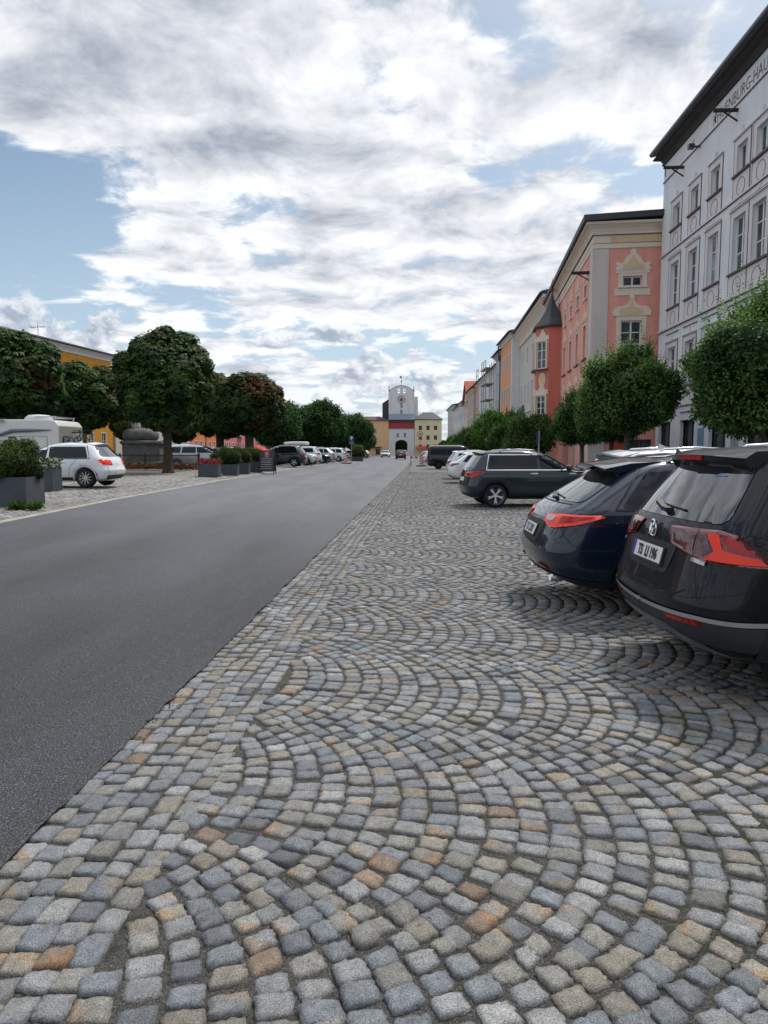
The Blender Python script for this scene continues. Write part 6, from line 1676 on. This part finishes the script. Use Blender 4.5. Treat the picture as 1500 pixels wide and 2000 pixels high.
L9 = lumps_ellipsoid(4.5, 3.0, 3.2, 4.0, 14, .4, 91)
c9 = crown_mesh('crown', L9, 1500, 'leafy', 93, (0.012, 0.03, 0.010), (0.05, 0.08, 0.02), leaf=.5)
tree('dark tree seen through the gate passage', tx(784), 248, c9, t4, None, 0, 1.3, 'round_tree')
tree('small dark tree at the corner of the yellow house', tx(863), 205, c4, t4, None, 0, .62, 'round_tree')
# ------------------------------------------------------------------ planters, fountain, camper van, signs
PLG = mat('planter_grey', (0.050, 0.062, 0.075), rough=.6, var=.15, vscale=5, bump=.15)
SOIL = mat('soil', (0.03, 0.022, 0.016), rough=1.0, var=.3)
def planter_box(root, w, h, tap=.0):
    mb = MB(); a, b, t = w / 2, w / 2 - tap, .035
    vs = []
    for (r, z) in ((b, 0), (a, h), (a - t, h), (a - t, h - .06)): vs += [(-r, -r, z), (r, -r, z), (r, r, z), (-r, r, z)]
    mb.add(vs, [(i * 4 + k, i * 4 + (k + 1) % 4, i * 4 + 4 + (k + 1) % 4, i * 4 + 4 + k) for i in range(3) for k in range(4)] + [(3, 2, 1, 0)])
    mb.build('box', PLG, root)
    s = MB(); s.add([(-a + t, -a + t, h - .05), (a - t, -a + t, h - .05), (a - t, a - t, h - .05), (-a + t, a - t, h - .05)], [(0, 1, 2, 3)]); s.build('soil', SOIL, root)
def bush(r, rz, zc, n, leaf, seed, col, tip, box=3.0):
    L = lumps_ellipsoid(r, r, rz, zc, 14, .36, seed, box=box)
    return crown_mesh('shrub', L, n, 'leafy', seed, col, tip, leaf=leaf, core=.86)
BXA, BXB = (0.022, 0.040, 0.012), (0.085, 0.125, 0.035)
PLGRP = 'square planters along the left road edge'
def planter(label, x, y, w, h, shrub=None, rz=0.0, flowers=None):
    t = thing('planter', label, 'planter', (x, y, zgf(x, y) - .005), rz, PLGRP)
    planter_box(t, w, h)
    if shrub: link('shrub', shrub, t)
    if flowers:
        rg = np.random.default_rng(int(abs(x * 100))); n = 420
        P = rg.uniform(-1, 1, (n, 3)) * np.array([w * .55, w * .55, .13]) + np.array([0, 0, h + .08])
        D = rg.normal(size=(n, 3)); D[:, 2] = np.abs(D[:, 2]); D /= np.linalg.norm(D, axis=1, keepdims=True); N_ = np.cross(D, rg.normal(size=(n, 3))); N_ /= np.linalg.norm(N_, axis=1, keepdims=True)
        V = leaf_quads(P, D, N_, np.full(n, .11), np.full(n, .045), rg)
        pal = np.array(flowers); c = pal[rg.integers(0, len(pal), n)] * rg.uniform(.7, 1.2, (n, 1))
        me = npmesh('flowers', V.reshape(-1, 3), np.arange(n * 4).reshape(-1, 4), LEAF, np.repeat(c, 4, 0)); link('flowers', me, t)
    return t
b1 = bush(.56, .46, .98, 6500, .05, 101, BXA, BXB)
planter('large dark planter with clipped box shrub, nearest to the camera on the left', px(10, 15.6), 15.95, .98, .66, b1, .06)
planter('smaller empty-looking dark planter behind the big box shrub planter', px(84, 20.4), 20.6, .66, .72, None, .05, [(0.04, .07, .02), (.05, .09, .03), (.4, .4, .38)])
PK = [(0.45, .03, .16), (.40, .02, .20), (.42, .06, .05), (.04, .08, .02), (.04, .07, .02)]
planter('dark planter filled with pink and red flowers', px(407, 32.6), 32.9, .92, .62, None, .06, PK)
b2 = bush(.46, .42, .95, 2600, .08, 111, BXA, BXB)
planter('dark planter with a box shrub just right of the flower planter', px(449, 35), 35.3, .74, .56, b2, .05)
planter('dark planter with a box shrub standing behind the other shrub planter', px(470, 37.2), 37.6, .8, .6, b2, .05)
planter('dark planter with a square-cut box shrub beside the sign board', px(497, 40.2), 40.5, .8, .62, b2, .05)
planter('dark planter with a small ball shrub at the fence corner', px(424, 37.4), 37.8, .7, .5, bush(.36, .36, .82, 1200, .08, 121, BXA, BXB, 2.0), .05)
planter('low dark planter with greenery past the striped beacon', px(697, 90), 90, 1.6, .6, bush(.9, .7, 1.2, 900, .2, 131, BXA, BXB), .05)
# weeds at the foot of the first planter
wn = 160; rg = np.random.default_rng(5); x0, y0 = px(46, 15.0), 15.05
for j, (dx, lb) in enumerate(((-.18, 'little weed clump at the left foot of the big planter'), (.16, 'brighter weed clump at the right foot of the big planter'))):
    P = np.zeros((wn, 3)) + rg.normal(0, .05, (wn, 3)) * np.array([1.3, .5, .1]); D = rg.normal(size=(wn, 3)) * np.array([1, .8, .5]); D[:, 2] = np.abs(D[:, 2]) + .6; D /= np.linalg.norm(D, axis=1, keepdims=True); N_ = np.cross(D, rg.normal(size=D.shape)); N_ /= np.linalg.norm(N_, axis=1, keepdims=True)
    l = rg.uniform(.10, .26, wn); V = leaf_quads(P, D, N_, l, l * .13, rg)
    c = np.array([(0.06, .11, .025)]) * rg.uniform(.6, 1.4, (wn, 1)) * (1.35 if j else .8)
    o = link('weed', npmesh('weed', V.reshape(-1, 3), np.arange(wn * 4).reshape(-1, 4), LEAF, np.repeat(c, 4, 0))); o.location = (x0 + dx, y0 + .02, zgf(x0, y0)); setp(o, lb, 'weed')

# sandwich board
sx, sy = px(523, 38.6), 38.6
ab_ = thing('sign_board', 'dark grey sandwich board with a red square logo and pale handwriting', 'sign board', (sx, sy, zgf(sx, sy)), -.06)
BRD = mat('board_slate', (0.032, 0.038, 0.044), rough=.5, var=.15)
for s_, nm in ((-1, 'front_panel'), (1, 'back_panel')):
    m_ = MB(); p = [(-.42, s_ * .30, .14), (.42, s_ * .30, .14), (.42, s_ * .05, 1.32), (-.42, s_ * .05, 1.32)]; m_.add(p + [(x, y + .03, z) for x, y, z in p], [(0, 1, 2, 3), (7, 6, 5, 4), (0, 4, 5, 1), (1, 5, 6, 2), (2, 6, 7, 3), (3, 7, 4, 0)]); fp = m_.build(nm, BRD, ab_)
    for x in (-.40, .40):
        l_ = MB(); l_.bar((x, s_ * .33, 0), (x, s_ * .045, 1.34), .04); l_.build('leg', BLACKP, ab_)
def onb(u0, u1, z0, z1, o=.006):
    def P(u, z): return (u, -.30 + (z - .14) / 1.18 * .25 - o, z)
    return [P(u0, z0), P(u1, z0), P(u1, z1), P(u0, z1)]
m_ = MB(); m_.add(onb(-.13, .13, 1.00, 1.26), [(0, 1, 2, 3)]); lg = m_.build('logo', mat('logo_red', (.48, .03, .03), rough=.5), ab_)
m_ = MB()
for q in ((-.07, -.04, 1.05, 1.20), (-.04, .03, 1.17, 1.20), (-.04, .03, 1.05, 1.08), (.03, .06, 1.07, 1.18), (-.10, .10, .94, .965)): m_.add(onb(*q, .010), [(0, 1, 2, 3)])
m_.build('logo_letter', mat('chalk', (.50, .50, .48), rough=.9), lg)
r2 = random.Random(4)
for k, z in enumerate((.84, .72, .63, .52, .41, .30)):
    x = -.33; m_ = MB()
    while x < .22:
        w_ = r2.uniform(.03, .09); m_.add(onb(x, x + w_, z, z + r2.uniform(.018, .035), .008), [(0, 1, 2, 3)]); x += w_ + r2.uniform(.01, .03)
    m_.build('handwriting', MATS['chalk'], ab_)

# stone fountain base with a statue
STN = mat('fountain_stone', (0.115, 0.115, 0.112), rough=.9, var=.3, vscale=3, bump=.5, bscale=15)
STL2 = mat('statue_stone', (0.36, 0.34, 0.30), rough=.9, var=.25, vscale=4, bump=.5, bscale=12)
fx, fy = px(277, 46), 46.5
ft = thing('fountain', 'grey stone fountain plinth with a pale statue, half under the chestnut', 'fountain', (fx, fy, zgf(fx, fy)))
m_ = MB(); m_.lathe([(1.55, 0), (1.55, .35), (1.40, .42), (1.34, .5), (1.34, 1.55), (1.48, 1.64), (1.48, 1.78), (1.30, 1.82)], 8, Matrix.Rotation(R(22.5), 4, 'Z')); m_.build('plinth', STN, ft)
m_ = MB(); m_.lathe([(1.0, 1.81), (1.15, 2.0), (1.18, 2.25), (1.05, 2.5), (.75, 2.62), (.45, 2.66)], 20, Matrix.Translation((-.15, 0, 0))); m_.build('bowl', STN, ft, True)
m_ = MB(); m_.lathe([(.36, 2.6), (.30, 2.8), (.27, 3.1), (.36, 3.5), (.30, 3.9), (.14, 4.1), (.17, 4.25), (.15, 4.45), (.04, 4.55)], 12, Matrix.Translation((-.45, 0, 0))); m_.tube([(-.35, 0, 3.75), (-.05, -.15, 3.5), (.1, -.2, 3.75)], [.10, .08, .06], 8); m_.build('statue', STL2, ft, True)
# lattice fence in front of it
fa0, fa1 = (px(238, 43.5), 43.3), (px(392, 41.5), 41.2)
LATT = mat('lattice_dark', (0.035, 0.030, 0.026), rough=.8)
fl = math.hypot(fa1[0] - fa0[0], fa1[1] - fa0[1])
fn_ = thing('lattice_fence', 'low dark diagonal lattice fence around the fountain bed', 'fence', (*fa0, zgf(*fa0)), math.atan2(fa1[1] - fa0[1], fa1[0] - fa0[0]))
m_ = MB(); k = 0.0
while k < fl:
    for s_ in (1, -1):
        a, b = k, k + s_ * .75
        t0, t1 = (0, 1)
        if b > fl: t1 = (fl - a) / (b - a)
        if b < 0: t1 = a / (a - b)
        m_.bar((a, .01 * s_, .12), (a + (b - a) * t1, .01 * s_, .12 + .75 * t1), .028, .012)
    k += .115
m_.build('lattice', LATT, fn_)
m_ = MB(); m_.bar((0, 0, .88), (fl, 0, .88), .05, .05); m_.build('rail', LATT, fn_)
for k in range(4):
    m_ = MB(); x = fl * k / 3; m_.b(x - .05, x + .05, -.05, .05, 0, 1.0); m_.build('post', LATT, fn_)
n = 900; rg = np.random.default_rng(15)
tt = rg.random(n); P = np.stack([fa0[0] + (fa1[0] - fa0[0]) * tt + rg.normal(0, .2, n), fa0[1] - .45 + (fa1[1] - fa0[1]) * tt + rg.normal(0, .18, n), rg.uniform(.05, .36, n)], -1); P[:, 2] += zg(P[:, 0], P[:, 1])
D = rg.normal(size=(n, 3)); D[:, 2] = np.abs(D[:, 2]); D /= np.linalg.norm(D, axis=1, keepdims=True); N_ = np.cross(D, rg.normal(size=(n, 3))); N_ /= np.linalg.norm(N_, axis=1, keepdims=True)
pal = np.array([(.38, .05, .03), (.42, .06, .10), (.05, .08, .02), (.04, .07, .02), (.05, .08, .03)]); c = pal[rg.integers(0, 5, n)] * rg.uniform(.6, 1.2, (n, 1))
setp(link('flower_bed', npmesh('flower_bed', leaf_quads(P, D, N_, np.full(n, .13), np.full(n, .05), rg).reshape(-1, 3), np.arange(n * 4).reshape(-1, 4), LEAF, np.repeat(c, 4, 0))), 'strip of red flowers and weeds along the foot of the lattice fence', 'flower bed', kind='stuff')

# camper van
cx, cy = px(114, 28.3), 28.5
MHW = mat('camper_white', (0.60, 0.605, 0.59), rough=.35, var=.05, vscale=1.5, coat=.4)
MHB = mat('camper_rear', (0.235, 0.235, 0.20), rough=.5, var=.12)
MHG = mat('camper_graphic', (0.13, 0.15, 0.18), rough=.5)
CVS = .9
cv = thing('camper_van', 'long white camper van with a grey-beige back wall behind the white hatchback', 'camper van', (cx, cy, zgf(cx, cy)), R(180 - 1)); cv.scale = (1, 1, .9)
# local: x forward (to the left in the picture), y toward the camera side is -> +y after the turn
m_ = MB(); prof = [(0, .50), (0, 2.45), (.14, 2.66), (.4, 2.72), (5.4, 2.72), (6.4, 2.35), (6.9, 1.5), (7.3, 1.2), (7.35, .45)]
m_.prism(prof, -2.2, 0, None); m_.build('body', MHW, cv, bevel=.07)
m_ = MB(); m_.add([(-.012, -.06, .55), (-.012, -2.14, .55), (-.012, -2.14, 2.42), (-.012, -.06, 2.42)], [(0, 1, 2, 3)]); m_.build('rear_panel', MHB, cv)
def camwin(nm, M_, w_, h_):
    q = MB(); q.prism(rpoly([(-w_ / 2, 0), (w_ / 2, 0), (w_ / 2, h_), (-w_ / 2, h_)], .08), 0, .03, M_); o = q.build(nm, BLACKP, cv)
    q = MB(); q.prism(rpoly([(-w_ / 2 + .05, .05), (w_ / 2 - .05, .05), (w_ / 2 - .05, h_ - .05), (-w_ / 2 + .05, h_ - .05)], .06), .02, .036, M_); q.build('pane', PANEL_, o)
camwin('window', Matrix.Translation((1.92, 0, 1.38)), .34, .55)
camwin('window', Matrix.Translation((3.6, 0, 1.38)), .9, .55)
Mr = Matrix(((0, -1, 0, -.014), (1, 0, 0, 0), (0, 0, 1, 0), (0, 0, 0, 1)))
camwin('rear_window', Matrix.Translation((-.014, -.62, 1.25)) @ Matrix.Rotation(R(90), 4, 'Z'), .62, .72); camwin('rear_window', Matrix.Translation((-.014, -1.5, 1.25)) @ Matrix.Rotation(R(90), 4, 'Z'), .62, .72)
m_ = MB(); m_.tube([(.3, .03, 2.24), (.3, .03, 2.24)][:1] + [(1.2, .012, 2.22), (1.9, .012, 2.20), (2.5, .012, 2.0), (2.9, .012, 1.6), (3.1, .012, 1.1)], [.02, .09, .10, .07, .04, .02], 6); m_.build('graphic', MHG, cv)
m_ = MB()
for z in (1.95, .95): m_.b(.5, 5.2, .001, .008, z, z + .02)
m_.b(.48, .50, .001, .008, .95, 1.97); m_.build('panel_line', MHG, cv)
m_ = MB(); m_.b(2.2, 5.2, -.12, .10, 2.62, 2.74); m_.build('awning_case', mat('awning_case_grey', (.3, .31, .32), rough=.4), cv)
m_ = MB(); m_.lathe([(.55, 2.73), (.55, 2.82), (.42, 2.95), (.1, 2.99)], 14, Matrix.Translation((1.25, -.9, 0))); m_.build('satellite_dome', MHW, cv, True)
m_ = MB(); m_.tube([(.2, -.3, 2.85), (1.1, -.3, 2.86)], .035, 6); m_.tube([(.2, -1.9, 2.85), (1.1, -1.9, 2.86)], .035, 6); m_.bar((.25, -.3, 2.85), (.25, -1.9, 2.85), .05); m_.bar((.25, -.3, 2.72), (.25, -.3, 2.86), .04); m_.bar((.25, -1.9, 2.72), (.25, -1.9, 2.86), .04); m_.build('roof_rail', SILVERT, cv)
for x, y in ((1.6, -.18), (1.6, -2.02), (6.0, -.18), (6.0, -2.02)): add_wheel(cv, x, y, .34, .22, 'dark', .24)
for k, yb2 in enumerate((-.8, -1.3)):
    bk = thing('bicycle', ['bicycle on the camper rack, nearer one', 'bicycle on the camper rack, further one'][k], 'bicycle', (cx + .35 + .2 * k, cy + .2, zgf(cx, cy) + 1.05), R(90))
    for xx in (.15, 1.2):
        m_ = MB(); m_.tube([(xx + .33 * math.cos(t), 0, .33 + .33 * math.sin(t)) for t in np.linspace(0, 2 * math.pi, 21)], .022, 5, cap=False); m_.build('wheel', TYRE, bk)
    m_ = MB(); A_, B_, C_, S_ = (.15, 0, .33), (.62, 0, .30), (1.02, 0, .82), (.48, 0, .80)
    for a, b in ((A_, B_), (B_, C_), (S_, C_), (A_, S_), (B_, S_), (C_, (1.2, 0, .33))): m_.tube([a, b], .02, 6)
    m_.build('frame', mat('bike_frame_%d' % k, ((.5, .5, .5), (.05, .06, .08))[k], rough=.4), bk)
    m_ = MB(); m_.tube([(1.0, -.28, .98), (1.0, 0, .95), (1.0, .28, .98)], .016, 6); m_.tube([C_, (1.0, 0, .95)], .016, 6); m_.build('handlebar', BLACKP, bk)
    m_ = MB(); m_.box((.46, 0, .88), (.24, .12, .05)); m_.build('saddle', BLACKP, bk)
m_ = MB(); m_.b(-.8, 0, -1.9, -.35, 1.0, 1.04); m_.build('bike_rack', GREYP, cv)

# traffic signs and posts
POST = mat('post_galvanised', (0.34, 0.35, 0.36), rough=.5, metal=.5, var=.1)
SBLUE = mat('sign_blue', (0.012, 0.05, 0.22), rough=.45); SWHITE = mat('sign_white', (0.75, 0.75, 0.73), rough=.5); SRED = mat('sign_red', (0.55, 0.02, 0.025), rough=.45); SBACK = mat('sign_back', (0.13, 0.14, 0.16), rough=.6)
def post(root, h, r=.035):
    m_ = MB(); m_.tube([(0, 0, 0), (0, 0, h)], r, 8); m_.build('post', POST, root)
s30x, s30y = px(820, 81), 81.0
s30 = thing('speed_sign', 'round speed limit sign with red ring reading 30', 'traffic sign', (s30x, s30y, 0)); post(s30, 3.9)
m_ = MB(); m_.lathe([(.001, .0), (.33, 0), (.33, .03), (.001, .03)], 28, Matrix.Translation((0, -.05, 3.5)) @ Matrix.Rotation(math.pi / 2, 4, 'X'), cap=False); ds = m_.build('disc', SWHITE, s30)
m_ = MB(); m_.lathe([(.26, .032), (.335, .032), (.335, .036), (.26, .036)], 28, Matrix.Translation((0, -.05, 3.5)) @ Matrix.Rotation(math.pi / 2, 4, 'X'), cap=False); m_.build('red_ring', SRED, ds)
vs, fs = text2d('30', .36, .95, .012); m_ = MB(); m_.add([(a, -.088, 3.37 + b) for a, b in vs], fs); m_.build('number', INK, ds, fix=False)
pkx, pky = px(687, 76), 76.0
pk = thing('parking_sign', 'blue square parking sign on a thin post beside the striped beacon', 'traffic sign', (pkx, pky, zgf(pkx, pky))); post(pk, 3.0)
m_ = MB(); m_.b(-.26, .26, -.06, -.04, 2.45, 3.0); b_ = m_.build('panel', SBLUE, pk)
m_ = MB(); m_.b(-.26, .26, -.06, -.04, 2.05, 2.38); m_.build('plate', SBACK, pk)
vs, fs = text2d('P', .5, .9, .02); m_ = MB(); m_.add([(a, -.066, 2.55 + b) for a, b in vs], fs); m_.build('letter', SWHITE, b_, fix=False)
p2 = thing('parking_sign', 'narrow blue sign on a grey post before the pink oriel house', 'traffic sign', (px(1051, 41), 41, 0)); post(p2, 2.75, .05)
m_ = MB(); m_.b(-.16, -.04, -.06, -.035, 1.95, 2.7); m_.build('panel', SBLUE, p2)
def beacon(label, x, y):
    t = thing('beacon', label, 'beacon', (x, y, zgf(x, y)))
    m_ = MB(); m_.b(-.5, .5, -.22, .22, 0, .12); m_.build('foot', mat('rubber_foot', (.12, .05, .03), rough=.9), t)
    m_ = MB(); m_.b(-.125, .125, -.03, .03, .12, 1.15); bb = m_.build('board', SWHITE, t)
    m_ = MB()
    for k in range(4):
        z = .16 + k * .26; m_.add([(-.125, -.034, z), (.125, -.034, z + .18), (.125, -.034, min(z + .31, 1.15)), (-.125, -.034, z + .13)], [(0, 1, 2, 3)])
    m_.build('stripe', SRED, bb)
    m_ = MB(); m_.lathe([(.07, 1.15), (.07, 1.3), (.02, 1.34)], 8); m_.build('lamp', mat('lamp_amber', (.5, .16, .02), rough=.3), t)
beacon('red and white striped beacon left of the parking sign', px(677, 72), 71.5)
beacon('red and white striped beacon before the black van on the right', px(823, 70), 70)
bq = thing('barrier', 'low red and white barrier by the black van', 'barrier', (px(814, 74), 74, 0))
m_ = MB(); m_.b(-.75, .75, -.03, .03, .75, 1.0); bb = m_.build('plank', SWHITE, bq)
m_ = MB()
for k in range(3): m_.b(-.7 + k * .5, -.45 + k * .5, -.036, -.03, .76, .99)
m_.build('stripe', SRED, bb)
for x in (-.65, .65):
    m_ = MB(); m_.bar((x, -.3, 0), (x, 0, .95), .05); m_.bar((x, .3, 0), (x, 0, .95), .05); m_.build('trestle', GREYP, bq)
# lamp post and parasols across the square
lx, ly = px(404, 62), 62.0
lp = thing('street_lamp', 'old-style dark street lantern in front of the orange house', 'street lamp', (lx, ly, zgf(lx, ly)))
m_ = MB(); m_.lathe([(.14, 0), (.12, .4), (.05, .5), (.04, 3.0), (.07, 3.05)], 10); m_.build('post', LATT, lp)
m_ = MB(); m_.lathe([(.08, 3.05), (.20, 3.55), (.001, 3.8)], 6); m_.build('lantern', mat('lantern_glass', (.22, .2, .16), rough=.2), lp)
PARA = mat('parasol_red', (.52, .035, .025), rough=.8, var=.1)
qx, qy = px(488, 57), 57.0
pr_ = thing('parasol', 'closed red parasol right of the thick chestnut trunk', 'parasol', (qx, qy, zgf(qx, qy))); m_ = MB(); m_.lathe([(.26, .9), (.24, 1.3), (.16, 1.9), (.05, 2.45)], 10); m_.build('canopy', PARA, pr_); m_ = MB(); m_.tube([(0, 0, 0), (0, 0, 2.5)], .03, 6); m_.build('pole', GREYP, pr_)
for lb, u, Y, r_, h_ in (('open red parasol left of the dark grey SUV', 505, 66, .95, 1.75), ('open red parasol at the foot of the orange house', 376, 90, .9, 2.3)):
    x_ = px(u, Y); o = thing('parasol', lb, 'parasol', (x_, Y, zgf(x_, Y)), group='open parasols'); m_ = MB(); m_.lathe([(r_, h_ - .5), (r_ * .55, h_ - .2), (.02, h_)], 8, cap=False); m_.build('canopy', PARA, o); m_ = MB(); m_.tube([(0, 0, 0), (0, 0, h_)], .03, 6); m_.build('pole', GREYP, o)

# grit and small weeds that have gathered where the tar meets the setts
n = 900; rg = np.random.default_rng(77); yy = 1.5 + 26 * rg.random(n) ** 1.6; xx = XR(yy) + .03 + np.abs(rg.normal(0, .02, n))
kp = np.array([mnoise.noise(Vector((y * 1.1, 2, 0))) > .12 for y in yy]); xx, yy = xx[kp], yy[kp]; n = len(xx)
P = np.stack([xx, yy, np.full(n, .002)], -1); D = rg.normal(size=(n, 3)) * np.array([1, 1, .4]); D[:, 2] = np.abs(D[:, 2]) + .3; D /= np.linalg.norm(D, axis=1, keepdims=True); N_ = np.cross(D, rg.normal(size=(n, 3))); N_ /= np.linalg.norm(N_, axis=1, keepdims=True)
l = rg.uniform(.012, .034, n); c = np.array([(.055, .085, .022)]) * rg.uniform(.5, 1.4, (n, 1))
setp(link('moss', npmesh('moss', leaf_quads(P, D, N_, l, l * .2, rg).reshape(-1, 3), np.arange(n * 4).reshape(-1, 4), LEAF, np.repeat(c, 4, 0))), 'tiny weeds and moss in the joint between the asphalt and the setts', 'moss', kind='stuff')
